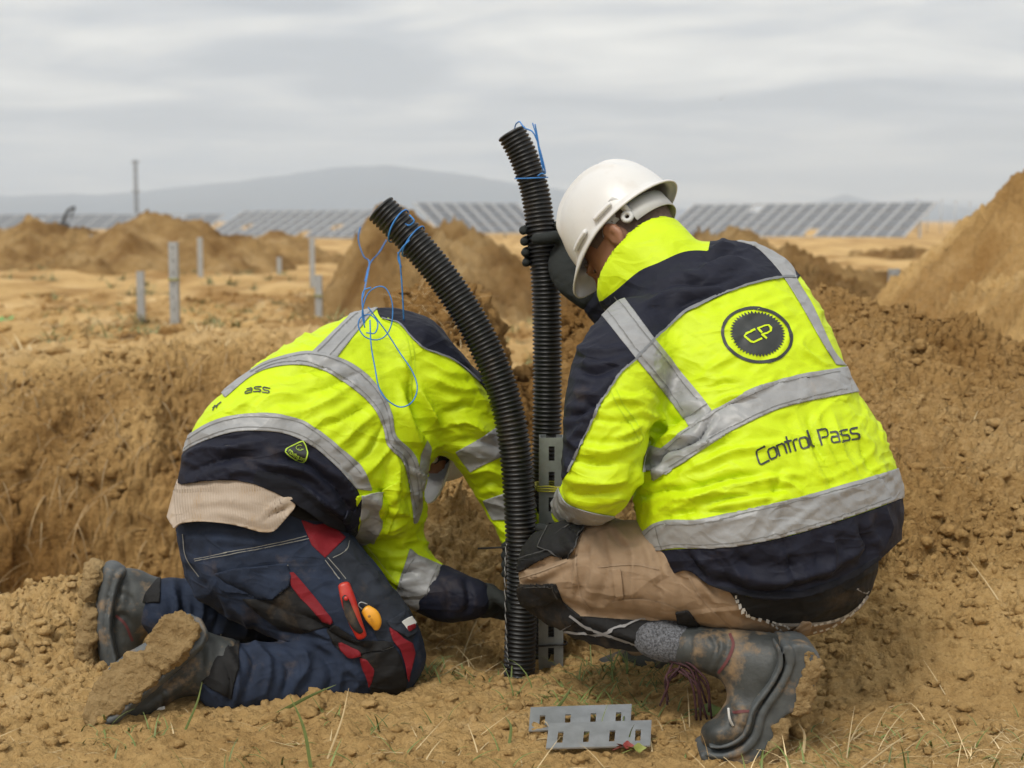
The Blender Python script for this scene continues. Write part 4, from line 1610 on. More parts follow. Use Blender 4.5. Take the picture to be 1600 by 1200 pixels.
def man_r_jacket():
    prims = [(R_TRUNK, 0.03, 1), (R_SHOULDER, 0.025, 1), (R_ARM, 0.035, 1), (R_FARARM, 0.04, 1), (R_COLLAR, 0.012, 1), (R_COLLAR_IN, 0.006, -1)]
    V, Fq = garment(prims, 0.0044, R_FOLDS, 2.0, noise=((0.004, (9, 9, 14), 3.0), (0.0018, (26, 26, 34), 8.0)), ridges=((0.0038, ((4, 2, 4), (1, 5, 0), (-9, 2, 15)), 3.3, 0.13), (0.0022, ((9, 3, 4), (1, 9, 0), (-13, 2, 22)), 8.1, 0.14), (0.0013, ((22, 3, 8), (1, 22, 0), (12, 2, 34)), 5.1, 0.15)), calm=R_COLLAR)
    fa = R_ARM.ev(V); ft = np.minimum(R_TRUNK.ev(V), R_SHOULDER.ev(V)); ff = R_FARARM.ev(V); fc = R_COLLAR.ev(V)
    A = np.stack([fa - ft, ff - np.minimum(ft, fa), fc - np.minimum(ft, fa)], 1)
    c = Cloth(V, Fq, A)
    hemline = in_poly(list(catmull([(1010, 858), (1021, 875), (1032, 896), (1052, 896), (1076, 892), (1113, 916), (1181, 934), (1249, 934), (1312, 914), (1368, 879), (1400, 850)], 5)) + [(1460, 800), (1460, 1150), (900, 1150), (900, 900)])
    c = c.trim([lambda p, A: np.where(A[:, 0] < -0.012, -50, -hemline(p))])
    jk = c.piece('jacket', [], 0.0, YELLOW, MAN_R)
    trunk = lambda p, A: -A[:, 0]                       # keep where the trunk is the nearer part
    arm = lambda p, A: A[:, 0]
    notfar = lambda p, A: -(A[:, 1] - 0.004)
    notcol = lambda p, A: -(A[:, 2] + 0.004)
    # navy yoke, shoulder and outer sleeve
    yoke = in_poly(list(catmull([(1246, 436), (1222, 434), (1182, 442), (1145, 454), (1104, 472), (1070, 489), (1036, 517), (1021, 531), (995, 559), (965, 589), (935, 637), (916, 679), (890, 735)], 4)) +
                   [(872, 760), (840, 700), (860, 560), (900, 480), (940, 470)] + list(catmull([(941, 470), (965, 452), (999, 424), (1029, 411), (1062, 396), (1085, 392), (1107, 393)], 4)) + [(1115, 340), (1230, 340), (1275, 400)])
    c.piece('shoulder_panel', [yoke, lambda p, A: -(A[:, 1] - 0.02)], 0.0012, NAVY, jk, thick=0.0012)
    c.piece('sleeve', [lambda p, A: A[:, 1] - 0.02], 0.0012, NAVY, jk)
    hem = in_poly(list(catmull([(1000, 866), (1019, 862), (1057, 858), (1121, 856), (1185, 848), (1270, 827), (1393, 785), (1430, 765)], 4)) + [(1480, 900), (1300, 1000), (960, 960)])
    c.piece('hem_panel', [hem, trunk], 0.0012, NAVY, jk, thick=0.006)
    rib = in_poly([(1105, 912), (1180, 926), (1250, 924), (1312, 903), (1372, 868), (1400, 890), (1320, 980), (1100, 980)])
    c.piece('rib_waistband', [rib, trunk], 0.0022, RIB, jk, thick=0.001)
    # reflective tapes
    chest = band([(1015, 712), (1034, 699), (1077, 666), (1122, 637), (1179, 607), (1235, 589), (1312, 575), (1345, 570)], [(1020, 752), (1040, 739), (1070, 722), (1122, 686), (1179, 656), (1235, 634), (1327, 615), (1360, 610)])
    c.piece('reflective_tape', [chest, trunk], 0.0030, TAPE, jk, thick=0.002, every=True)
    low = band([(965, 842), (1000, 833), (1032, 815), (1100, 811), (1185, 792), (1270, 771), (1380, 739), (1420, 725)], [(975, 870), (1019, 862), (1057, 856), (1121, 856), (1185, 847), (1270, 826), (1393, 784), (1440, 768)])
    c.piece('reflective_tape', [low, trunk], 0.0032, TAPE, jk, thick=0.002, every=True)
    br1 = in_poly([(936, 487), (966, 452), (1021, 529), (1096, 619), (1112, 642), (1078, 668), (1062, 645), (989, 555)])
    c.piece('reflective_tape', [br1, notcol, notfar], 0.0026, TAPE, jk, thick=0.0016, every=True)
    br2 = band([(1150, 378), (1179, 386), (1205, 410), (1224, 434), (1250, 475), (1284, 535), (1306, 570)], [(1190, 370), (1215, 395), (1238, 418), (1246, 440), (1270, 480), (1300, 545), (1322, 572)])
    c.piece('reflective_tape', [br2, trunk], 0.0026, TAPE, jk, thick=0.0016, every=True)
    slv = band([(868, 742), (876, 770), (890, 788), (925, 800), (960, 806)], [(850, 780), (868, 806), (890, 822), (925, 822), (960, 822)])
    c.piece('reflective_tape', [slv, arm], 0.0028, TAPE, jk, thick=0.0016, every=True)
    gapt = in_poly([(1002, 738), (1006, 712), (1018, 697), (1034, 700), (1036, 740), (1060, 728), (1042, 742), (1020, 735)])
    c.piece('reflective_tape', [gapt], 0.0026, TAPE, jk, every=True)
    # piping along the panel edge
    edge = catmull([(1242, 434), (1222, 434), (1182, 442), (1145, 454), (1104, 472), (1070, 489), (1036, 517), (1021, 531), (995, 559), (965, 589), (935, 637), (916, 679), (890, 735)], 8)
    v, f = c.ribbon([(edge, False)], 1.7, 0.0042)
    link('piping', mesh('piping', v, f, PIPING), jk)
    # seams in thread
    lines = []
    for up in ([(1040, 702), (1077, 672), (1122, 643), (1179, 613), (1235, 595), (1311, 582)], [(1046, 731), (1072, 714), (1122, 680), (1179, 650), (1235, 628), (1322, 608)],
               [(1008, 838), (1032, 821), (1100, 817), (1185, 798), (1270, 777), (1380, 746)], [(1022, 855), (1057, 850), (1121, 850), (1185, 841), (1270, 820), (1390, 778)],
               [(962, 463), (1014, 533), (1090, 625)], [(946, 481), (996, 550), (1068, 640)], [(1070, 655), (1105, 632)], [(1026, 822), (1030, 840), (1036, 858)]):
        cm = catmull(up, 8)
        for i in range(0, len(cm) - 1):
            lines.append((cm[i:i + 2] * [1, 1], False))
    v, f = c.ribbon(lines, 0.55, 0.0040)
    link('stitching', mesh('stitching', v, f, STITCH), jk, kind='stuff')
    ys = []
    for up in ([(955, 612), (968, 640), (985, 662), (1000, 690)], [(962, 608), (976, 636), (993, 658), (1006, 684)]):
        cm = catmull(up, 6)
        ys += [(cm[i:i + 2] * [1, 1], False) for i in range(len(cm) - 1)]
    v, f = c.ribbon(ys, 0.7, 0.0016)
    link('stitching', mesh('stitching', v, f, YSTITCH), jk, kind='stuff')
    # emblem: ring, toothed disc, two letters
    a = math.radians(12)
    ca, sa = math.cos(a), math.sin(a)

    def ell(cx, cy, rx, ry, n, teeth=0):
        t = np.linspace(0, 2 * math.pi, n, endpoint=False)
        m = np.ones(n)
        if teeth:
            m = 1 + 0.13 * ((np.arange(n) % 2) == 0) - 0.02
        x, y = rx * m * np.cos(t), ry * m * np.sin(t)
        return np.stack([cx + x * ca - y * sa, cy + x * sa + y * ca], 1)
    v, f = c.ribbon([(ell(1182.5, 524, 54.0, 41.5, 72), True)], 2.5, 0.0016)
    link('emblem_ring', mesh('emblem_ring', v, f, PRINT), jk)
    v, f = c.disc(ell(1183.5, 522, 39.5, 32.0, 96, 1), (1183.5, 522), 0.0016)
    link('emblem_gear', mesh('emblem_gear', v, f, PRINT), jk)
    cp = [(np.array([(1178.5, 516), (1166, 522), (1163, 526), (1172.5, 534.5), (1177, 535.5), (1189, 530)]), False), (np.array([(1184, 514.5), (1194, 510), (1200, 509), (1203.5, 513), (1203, 517.5), (1198, 521), (1190, 524)]), False), (np.array([(1184, 514.5), (1189, 520)]), False), (np.array([(1190, 524), (1196, 529)]), False)]
    v, f = c.ribbon(cp, 1.5, 0.0030)
    link('emblem_letters', mesh('emblem_letters', v, f, YELLOW), jk)
    base = [(1187, 727), (1220, 711), (1255, 701), (1290, 694), (1344, 685)]
    v, f = c.ribbon(text_lines('Control Pass', base, 24, (-0.28, -0.95)), 1.5, 0.0018)
    link('lettering', mesh('lettering', v, f, PRINT), jk)
    return c


RC = man_r_jacket()

# trousers
R_PELVIS = Sweep([S(1285, 850, 2.72, 74, 0.11), S(1266, 892, 2.675, 92, 0.125), S(1215, 908, 2.63, 84, 0.10)], 4)
R_THIGH = Sweep([S(1228, 908, 2.62, 82), S(1140, 906, 2.585, 82), S(1050, 893, 2.59, 74), S(960, 886, 2.64, 75), S(900, 884, 2.69, 70), S(858, 890, 2.73, 56)], 4, cap=0.75)
R_SHIN = Sweep([S(862, 905, 2.745, 58), S(920, 950, 2.68, 50), S(985, 978, 2.62, 38), S(1045, 994, 2.575, 27)], 4)
R_THIGH2 = Sweep([S(1230, 890, 2.86, 85), S(1100, 875, 3.0, 75), S(985, 880, 3.10, 60)], 4, cap=0.8)
R_SHIN2 = Sweep([S(985, 890, 3.10, 56), S(1000, 950, 3.06, 50), S(1020, 1005, 3.03, 42)], 4)
R_TF = [([(930, 830), (945, 880), (935, 945)], -4, 6), ([(960, 822), (990, 870), (985, 950)], 4, 7), ([(1005, 830), (1030, 880), (1030, 955)], -4, 6), ([(1060, 880), (1085, 920), (1100, 970)], 4, 7), ([(1035, 870), (1060, 905), (1070, 955)], -3, 6),
        ([(1100, 905), (1130, 945), (1180, 980)], -4, 7), ([(890, 840), (905, 880), (895, 930)], 5, 7), ([(870, 872), (905, 868), (925, 850)], -5, 5), ([(815, 905), (850, 898), (885, 882)], 5, 5), ([(815, 888), (850, 884), (880, 872)], -4, 4), ([(950, 830), (975, 850), (1000, 845)], -3, 5),
        ([(1075, 890), (1110, 930), (1160, 965)], 5, 8), ([(905, 960), (960, 985), (1010, 1000)], 4, 7), ([(890, 975), (940, 1000), (1000, 1010)], -4, 6)]


def man_r_legs():
    prims = [(R_PELVIS, 0.04, 1), (R_THIGH, 0.04, 1), (R_SHIN, 0.012, 1), (R_THIGH2, 0.03, 1), (R_SHIN2, 0.015, 1)]
    V, Fq = garment(prims, 0.0048, R_TF, 1.7, noise=((0.003, (12, 12, 9), 2.0), (0.0015, (30, 30, 30), 7.0)), ridges=((0.0035, ((16, 2, -5), (1, 6, 0), (4, 2, 6)), 3.3, 0.13), (0.002, ((26, 3, -4), (1, 12, 0), (8, 2, 12)), 8.1, 0.14)))
    ft = np.minimum(R_THIGH.ev(V), R_PELVIS.ev(V)); fs = R_SHIN.ev(V)
    A = np.stack([fs - ft], 1)
    c = Cloth(V, Fq, A)
    tr = link('trousers', mesh('trousers', V, Fq, KHAKI), MAN_R)
    shin = lambda p, A: A[:, 0] + 0.006
    notshin = lambda p, A: -(A[:, 0] + 0.006)
    c.piece('shin_panel', [in_poly([(780, 938), (830, 955), (900, 962), (950, 966), (1100, 975), (1120, 1060), (780, 1060)]), shin], 0.0022, BLACKC, tr, thick=0.002)
    c.piece('knee_patch', [in_poly([(780, 900), (800, 860), (812, 836), (858, 826), (861, 796), (938, 796), (917, 816), (889, 873), (862, 868), (835, 880), (815, 893)])], 0.0045, BLACKC, tr, thick=0.004)
    c.piece('knee_patch', [in_poly([(780, 906), (803, 912), (840, 914), (869, 912), (880, 940), (912, 966), (850, 995), (790, 985)])], 0.0045, BLACKC, tr, thick=0.004)
    flap = c.piece('pocket_flap', [in_poly([(843, 858), (868, 806), (919, 817), (889, 873)])], 0.0085, BLACKC, tr, thick=0.005)
    c.piece('pocket_flap', [in_poly([(803, 934), (818, 914), (868, 911), (876, 930), (850, 944), (812, 946)])], 0.0085, BLACKC, tr, thick=0.005)
    c.piece('waistband', [in_poly([(1113, 905), (1140, 925), (1165, 958), (1215, 975), (1300, 972), (1345, 945), (1370, 905), (1400, 860), (1330, 800), (1150, 800)])], 0.0035, BLACKC, tr, thick=0.003)
    c.piece('belt_loop', [in_poly([(1252, 968), (1266, 969), (1262, 984), (1244, 992), (1232, 991)])], 0.0075, KHAKI, tr, thick=0.004)
    c.piece('tool_loop', [in_poly([(957, 889), (970, 888), (976, 934), (963, 936)])], 0.0055, KHAKI, tr, thick=0.004)
    c.piece('hem_tab', [in_poly([(1055, 955), (1076, 952), (1100, 985), (1062, 978)])], 0.006, BLACKC, tr, thick=0.004)
    PADT = simple('pad_thread', (0.045, 0.045, 0.045), 0.8)
    pads = [(catmull(q, 5), False) for q in ([(846, 857), (857, 832), (869, 809)], [(869, 809), (895, 814), (917, 820)], [(917, 820), (904, 846), (889, 871)], [(889, 871), (866, 865), (846, 857)], [(818, 917), (842, 916), (868, 914)], [(868, 914), (875, 930)], [(812, 876), (838, 868), (858, 862)])]
    v, f = c.ribbon(pads, 0.7, 0.0100)
    link('pad_stitching', mesh('pad_stitching', v, f, PADT), tr, kind='stuff')
    lines = []
    for up in ([(1150, 930), (1160, 950), (1175, 962), (1205, 972), (1225, 985)], [(1150, 938), (1164, 958), (1196, 966), (1225, 974), (1235, 980)], [(1262, 976), (1290, 970), (1330, 955), (1352, 930)], [(1270, 985), (1300, 976), (1340, 950)]):
        cm = catmull(up, 6)
        lines += [(cm[i:i + 2] * [1, 1] + [[0, 0], [-1.5, 0]], False) for i in range(0, len(cm) - 1, 2)]
    v, f = c.ribbon(lines, 1.4, 0.005)
    link('waistband_dots', mesh('waistband_dots', v, f, WHITE_T), tr)
    cm = catmull([(1212, 972), (1250, 973), (1300, 968), (1335, 950), (1356, 925)], 6)
    v, f = c.ribbon([(cm, False)], 2.2, 0.0048)
    link('waistband_edge', mesh('waistband_edge', v, f, simple('grey_edging', (0.22, 0.21, 0.20), 0.7)), tr)
    KST = simple('khaki_thread', (0.28, 0.20, 0.13), 0.8)
    seams = [(catmull(q, 6), False) for q in ([(916, 822), (903, 850), (900, 890), (908, 930), (925, 955)], [(957, 940), (1000, 936), (1040, 944), (1066, 955)], [(935, 886), (990, 882), (1030, 890)], [(1076, 900), (1100, 940), (1150, 985), (1190, 990)], [(806, 905), (845, 894), (885, 878)])]
    v, f = c.ribbon(seams, 0.8, 0.0018)
    link('seam', mesh('seam', v, f, KST), tr, kind='stuff')
    GST = simple('grey_cord', (0.22, 0.22, 0.225), 0.7)
    v, f = c.ribbon([(catmull([(893, 962), (925, 982), (975, 998), (1018, 1016)], 6), False), (catmull([(880, 984), (930, 990), (965, 982), (1008, 964)], 6), False)], 1.7, 0.005)
    link('reflective_cord', mesh('reflective_cord', v, f, GST), tr, kind='stuff')
    return c


man_r_legs()


def boot(parent, shaft, foot, sole, mud, label=None, extras=(), hs=0.005):
    """upper > sole > caked mud, each its own mesh"""
    V, Fq = garment([(shaft, 0.03, 1), (foot, 0.03, 1)], hs, extras, 1.0, noise=((0.0012, (30, 30, 30), 3.0),))
    b = link('boot', mesh('boot', V, Fq, LEATHER), parent, label)
    V, Fq = garment([(s, 0.002, 1) for s in sole], 0.0036, noise=((0.0007, (60, 60, 60), 5.0),), relax_it=1)
    s_ = link('sole', mesh('sole', V, Fq, SOLE_RUB), b)
    V, Fq = garment([(s, 0.005, 1) for s in mud], 0.0036, noise=((0.007, (24, 24, 24), 4.0), (0.006, (60, 60, 60), 9.0), (0.003, (170, 170, 170), 1.0)), relax_it=1)
    m_ = link('caked_mud', mesh('caked_mud', V, Fq, MUD), b)
    return b


sh = Sweep([S(1068, 1010, 2.555, 33), S(1110, 1016, 2.535, 38), S(1155, 1026, 2.52, 44), S(1205, 1042, 2.505, 48)], 4, cap=0.25)
ft = Sweep([S(1212, 1030, 2.50, 42, 0.040), S(1190, 1065, 2.50, 50, 0.044), S(1172, 1105, 2.495, 40, 0.047), S(1144, 1138, 2.485, 32, 0.05), S(1116, 1150, 2.475, 24, 0.044)], 4, cap=0.8)
def flat(poly, d):
    return [P(x, y, d) for x, y in poly]


so1 = Prism(flat(catmull([(1226, 1000), (1250, 996), (1270, 1008), (1275, 1030), (1264, 1072), (1250, 1103), (1228, 1102), (1210, 1122), (1198, 1152), (1178, 1180), (1146, 1187), (1106, 1182), (1090, 1172), (1096, 1163), (1124, 1169), (1152, 1160), (1172, 1138), (1184, 1100), (1208, 1068), (1224, 1036)], 3, True), 2.49), 0.044, (0, -1, 0))
so2 = Prism(flat(catmull([(1215, 1000), (1230, 998), (1234, 1026), (1216, 1066), (1191, 1102), (1181, 1139), (1158, 1164), (1124, 1172), (1100, 1168), (1100, 1161), (1121, 1163), (1149, 1154), (1169, 1133), (1179, 1099), (1204, 1062), (1221, 1026)], 3, True), 2.487), 0.0485, (0, -1, 0))
so3 = Prism(flat(catmull([(1206, 1000), (1212, 1000), (1216, 1028), (1199, 1062), (1174, 1096), (1163, 1130), (1145, 1148), (1120, 1156), (1104, 1154), (1104, 1150), (1119, 1151), (1142, 1142), (1157, 1127), (1168, 1094), (1193, 1058), (1209, 1027)], 3, True), 2.485), 0.0500, (0, -1, 0))
md = Prism(flat(catmull([(1246, 1012), (1262, 1006), (1277, 1020), (1276, 1040), (1266, 1076), (1252, 1106), (1228, 1104), (1238, 1070), (1248, 1040)], 3, True), 2.487), 0.046, (0, -1, 0))
md2 = Prism(flat(catmull([(1216, 1112), (1226, 1122), (1216, 1150), (1196, 1182), (1160, 1190), (1174, 1176), (1194, 1150), (1204, 1126)], 3, True), 2.487), 0.046, (0, -1, 0))
RB = boot(MAN_R, sh, ft, [so1, so2, so3], [md, md2], None,
          [([(1142, 992), (1135, 1015), (1122, 1040), (1118, 1060)], -4, 5), ([(1105, 985), (1120, 1010), (1108, 1048)], -4, 5), ([(1075, 985), (1078, 1010), (1076, 1042)], -3, 4), ([(1120, 990), (1128, 1012), (1116, 1042)], 4, 5), ([(1138, 1100), (1150, 1118), (1148, 1140)], -7, 5), ([(1140, 1125), (1160, 1140), (1168, 1135)], -4, 4), ([(1150, 1108), (1175, 1112)], -2, 3)])
bc = Cloth(*[np.array(x) for x in (lambda me: ([v.co[:] for v in me.vertices], [p.vertices[:] for p in me.polygons]))(RB.data)])
v, f = bc.ribbon([(catmull([(1141, 992), (1146, 1008), (1138, 1030), (1124, 1050)], 6), False), (np.array([(1146, 1113), (1176, 1111)]), False)], 2.2, 0.0015)
link('red_trim', mesh('red_trim', v, f, simple('dull_red_trim', (0.10, 0.025, 0.025), 0.7)), RB, kind='stuff')
a = [P(1138, 1106, 2.44), P(1140, 1122, 2.435), P(1145, 1134, 2.44)]
link('pull_tab', mesh('pull_tab', *tube(catmull(a, 5), 0.0022, 6), WHITE_T), RB)
parts = []
lr = np.random.default_rng(5)
for k in range(13):
    x0, y0 = 1058 + lr.uniform(-14, 14), 1040 + lr.uniform(-8, 8)
    right = k % 3 != 0
    x1, yb = (1100 + lr.uniform(-16, 12), 1112 + lr.uniform(-14, 24)) if right else (1040 + lr.uniform(-10, 8), 1100 + lr.uniform(-22, 14))
    d = 2.55 - 0.03 * lr.random()
    ym = y0 * .55 + yb * .45
    parts.append(tube(catmull([P(x0, y0, d), P(x0 * .6 + x1 * .4 + lr.uniform(-6, 10), y0 + 10, d - 0.015), P(x0 * .25 + x1 * .75 + lr.uniform(-7, 9), ym, d - 0.02), P(x1, yb, d - 0.005)], 5), 0.0021, 6))
link('laces', mesh('laces', *join(parts), LACE), RB, kind='stuff')
# ribbed sock
V, Fq = garment([(Sweep([S(1016, 994, 2.585, 33), S(1040, 1000, 2.57, 35), S(1068, 1007, 2.555, 32)], 5, cap=0.3), 0.01, 1)], 0.004, noise=((0.0015, (60, 60, 60), 2.0),))
link('sock', mesh('sock', V, Fq, SOCK), MAN_R)
# second boot, flat on the ground behind
boot(MAN_R, Sweep([S(1022, 990, 3.03, 36), S(1020, 1030, 3.03, 36)], 4), Sweep([S(1035, 1030, 3.03, 32), S(990, 1040, 3.05, 30), S(945, 1048, 3.07, 22)], 4),
     [Sweep([S(1050, 1056, 3.02, 9, 0.045), S(990, 1058, 3.04, 8, 0.05), S(938, 1059, 3.06, 7, 0.04)], 4)], [Sweep([S(1050, 1064, 3.02, 6, 0.04), S(990, 1066, 3.04, 5, 0.045)], 4)], hs=0.007)


# head, helmet
def head_prims(c, fw, up, lf, s=1.0):
    Rm = np.stack([fw, lf, up], 1)
    g = lambda a, b, e: np.asarray(c) + s * (a * fw + b * lf + e * up)
    pr = [(Ball(g(-0.010, 0, 0.02), np.array([0.098, 0.077, 0.092]) * s, Rm), 0.02, 1),
          (Ball(g(0.028, 0, -0.045), np.array([0.062, 0.060, 0.070]) * s, Rm), 0.03, 1),
          (Ball(g(0.055, 0, -0.088), np.array([0.030, 0.030, 0.022]) * s, Rm), 0.03, 1),
          (Sweep([(g(0.088, 0, 0.005), 0.009 * s, 0.010 * s), (g(0.101, 0, -0.018), 0.011 * s, 0.012 * s), (g(0.108, 0, -0.034), 0.015 * s, 0.012 * s)], 3), 0.012, 1),
          (Sweep([(g(0.080, 0.030, 0.012), 0.02 * s, 0.008 * s), (g(0.086, 0.0, 0.014), 0.02 * s, 0.008 * s), (g(0.080, -0.030, 0.012), 0.02 * s, 0.008 * s)], 3), 0.012, 1),
          (Sweep([(g(0.084, 0.020, -0.062), 0.006 * s, 0.006 * s), (g(0.092, 0.0, -0.061), 0.008 * s, 0.007 * s), (g(0.084, -0.020, -0.062), 0.006 * s, 0.006 * s)], 3), 0.008, 1)]
    for sd in (1, -1):
        pr.append((Ball(g(0.079, sd * 0.031, -0.004), 0.011 * s), 0.010, -1))
        pr.append((Ball(g(0.071, sd * 0.031, -0.005), 0.0115 * s), 0.003, 1))
        Re = np.stack([fw, unit(lf * sd + 0.35 * fw * -1), up], 1)
        pr.append((Sweep([(g(-0.002, sd * 0.079, 0.010), 0.010 * s, 0.006 * s), (g(-0.017, sd * 0.087, 0.016), 0.010 * s, 0.006 * s), (g(-0.027, sd * 0.090, -0.004), 0.009 * s, 0.006 * s), (g(-0.017, sd * 0.085, -0.028), 0.008 * s, 0.006 * s), (g(-0.004, sd * 0.078, -0.040), 0.008 * s, 0.006 * s)], 4), 0.006, 1))
        pr.append((Ball(g(-0.010, sd * 0.081, -0.008), np.array([0.012, 0.008, 0.020]) * s, Rm), 0.008, 1))
        pr.append((Ball(g(-0.008, sd * 0.093, -0.006), np.array([0.008, 0.008, 0.013]) * s, Rm), 0.004, -1))
    return pr


def helmet(parent, c, fw, up, lf, label=None):
    """shell with a peak, ridges and rim; c = middle of the rim plane"""
    n, m = 128, 40
    V = []
    for i in range(m):
        th = (i / (m - 1)) * math.pi / 2
        row = []
        for j in range(n):
            ph = 2 * math.pi * j / n
            cx, sy = math.cos(ph), math.sin(ph)
            a = 0.138 if cx > 0 else 0.134
            b = 0.112
            ct = math.cos(th) ** 0.80
            st = math.sin(th) ** 0.92
            x, y, z = a * cx * ct, b * sy * ct, 0.146 * st
            # raised ribs along the crown
            rib = 0.0
            if z > 0.055:
                w = smooth(0.055, 0.10, z) * (0.3 + 0.7 * smooth(-0.12, -0.06, x)) * (1 - smooth(0.09, 0.125, x))
                rib = 0.0095 * w * (math.exp(-(y / 0.020) ** 4) + 0.9 * math.exp(-((abs(y) - 0.050) / 0.0065) ** 2))
            k = 1 + rib / 0.13
            row.append((x * k, y * k, z * k))
        V.append(row)
    # flange and peak below the dome
    for t, drop in ((0.35, -0.003), (1.0, -0.009), (1.0, -0.014)):
        row = []
        for j in range(n):
            ph = 2 * math.pi * j / n
            cx, sy = math.cos(ph), math.sin(ph)
            a = 0.138 if cx > 0 else 0.134
            peak = max(0.0, cx) ** 1.7
            back = max(0.0, -cx) ** 3
            out = t * (0.007 + 0.044 * peak + 0.010 * back)
            row.append(((a + out) * cx, (0.112 + t * 0.007) * sy, drop - t * 0.022 * peak - 0.004 * back * t))
        V.insert(0, row)
    V = np.array(V)
    mm = len(V)
    i = np.arange(mm * n).reshape(mm, n)
    j = np.roll(i, -1, 1)
    Fq = np.stack([i[:-1], j[:-1], j[1:], i[1:]], -1).reshape(-1, 4)
    Rm = np.stack([fw, lf, up], 1)
    V = V * [0.90, 0.94, 0.86]
    W = V.reshape(-1, 3) @ Rm.T + c
    h = link('helmet', mesh('helmet', W, Fq, SHELL), parent, label)
    md = h.modifiers.new('shell', 'SOLIDIFY'); md.thickness = 0.0035; md.offset = -1
    g = lambda a, b, e: np.asarray(c) + 0.90 * a * fw + 0.94 * b * lf + 0.9 * e * up
    # slotted ridges on each side
    for sd in (1, -1):
        for x0, x1 in ((-0.045, 0.0), (0.035, 0.085)):
            pts = []
            for k in range(9):
                x = x0 + (x1 - x0) * k / 8
                y = 0.112 * math.sqrt(max(0.0, 1 - (x / 0.137) ** 2)) + 0.002
                pts.append(g(x, sd * y, 0.012))
            T_ = [(p, 0.010, 0.005) for p in pts]
            vv, ff = sdf_mesh([(Sweep([(p, 0.005, 0.010) for p in pts], 2, cap=0.6), 0.004, 1)], 0.0025)
            link('accessory_slot', mesh('accessory_slot', relax(vv, ff, 1), ff, SHELL), h)
    # harness: headband, nape strap with its ring
    def strap(pts, w, nrm, mat, name):
        C = catmull(pts, 8)
        L = []
        for k, p in enumerate(C):
            L.append(p + nrm * w / 2); L.append(p - nrm * w / 2)
        q = mesh(name, np.array(L), grid_faces(len(C), 2), mat)
        o = link(name, q, h)
        mo = o.modifiers.new('t', 'SOLIDIFY'); mo.thickness = 0.0025; mo.offset = 0
        return o
    pts = [g(0.094 * math.cos(t), 0.088 * math.sin(t), 0.0) for t in np.linspace(-1.9, 1.9, 25)]
    strap(pts, 0.034, up, STRAP, 'headband')
    pts = [g(-0.006 - 0.004, sd_ * 0.090, -0.012) for sd_ in (1,)]
    ang = np.linspace(math.radians(118), math.radians(242), 17)
    pts = [g(-0.008 + 0.104 * math.cos(t), 0.092 * math.sin(t), -0.028) for t in ang]
    strap(pts, 0.040, up, STRAP, 'nape_strap')
    for sd in (1, -1):
        strap([g(-0.055, sd * 0.083, -0.026), g(-0.058, sd * 0.094, 0.0), g(-0.050, sd * 0.104, 0.02)], 0.014, fw, STRAP, 'harness_tab')
        strap([g(0.055, sd * 0.078, 0.0), g(0.060, sd * 0.088, 0.012)], 0.010, fw, SHELL, 'harness_tab')
        cr = g(-0.048, sd * 0.088, -0.030)
        t = np.linspace(0, 2 * math.pi, 25)
        e1, e2 = unit(fw + 0.45 * lf * sd), up
        vv, ff = tube(np.array([cr + 0.0085 * (math.cos(k) * e1 + math.sin(k) * e2) for k in t]), 0.0048, 8, False)
        link('adjuster_ring', mesh('adjuster_ring', vv, ff, STRAP), h)
    band_pts = [g(0.098 * math.cos(t), 0.086 * math.sin(t), -0.006) for t in np.linspace(-1.0, 1.0, 15)]
    strap(band_pts, 0.030, up, simple('black_sweatband', (0.012, 0.012, 0.013), 0.8), 'sweatband')
    return h


H_FW = unit((-0.60, 0.30, -0.72))
H_UP = np.array([-0.68, 0.46, 0.62]); H_UP = unit(H_UP - H_FW * (H_UP @ H_FW))
H_LF = np.cross(H_UP, H_FW)
RIM_C = P(974, 354, 2.97)
helmet(MAN_R, RIM_C, H_FW, H_UP, H_LF)
HEAD_C = P(966, 366, 2.97) - 0.026 * H_UP - 0.004 * H_FW


def body(parent, prims, c, fw, up, lf, h=0.006):
    V, Fq = sdf_mesh(prims, h)
    V = relax(V, Fq, 1)
    o = link('body', mesh('body', V, Fq, SKIN), parent)
    return Cloth(V, Fq), o


def shrink(sw, k):
    s = Sweep.__new__(Sweep)
    s.__dict__ = dict(sw.__dict__)
    s.ra = sw.ra * k; s.rb = sw.rb * k
    return s


neck_top = HEAD_C - 0.03 * H_FW - 0.03 * H_UP
NECK = Sweep([(P(1085, 470, 2.87), 0.062, 0.062), (P(1040, 430, 2.90), 0.058, 0.058), (neck_top, 0.058, 0.056)], 4)
prims = [(shrink(R_TRUNK, 0.60), 0.03, 1), (shrink(R_ARM, 0.75), 0.03, 1), (shrink(R_FARARM, 0.75), 0.03, 1), (shrink(R_SHOULDER, 0.8), 0.03, 1), (shrink(R_PELVIS, 0.68), 0.03, 1), (shrink(R_THIGH, 0.74), 0.03, 1), (shrink(R_SHIN, 0.7), 0.01, 1), (shrink(R_THIGH2, 0.85), 0.03, 1), (shrink(R_SHIN2, 0.8), 0.01, 1), (NECK, 0.03, 1)] + head_prims(HEAD_C, H_FW, H_UP, H_LF)
BC, BO = body(MAN_R, prims, HEAD_C, H_FW, H_UP, H_LF, 0.0060)
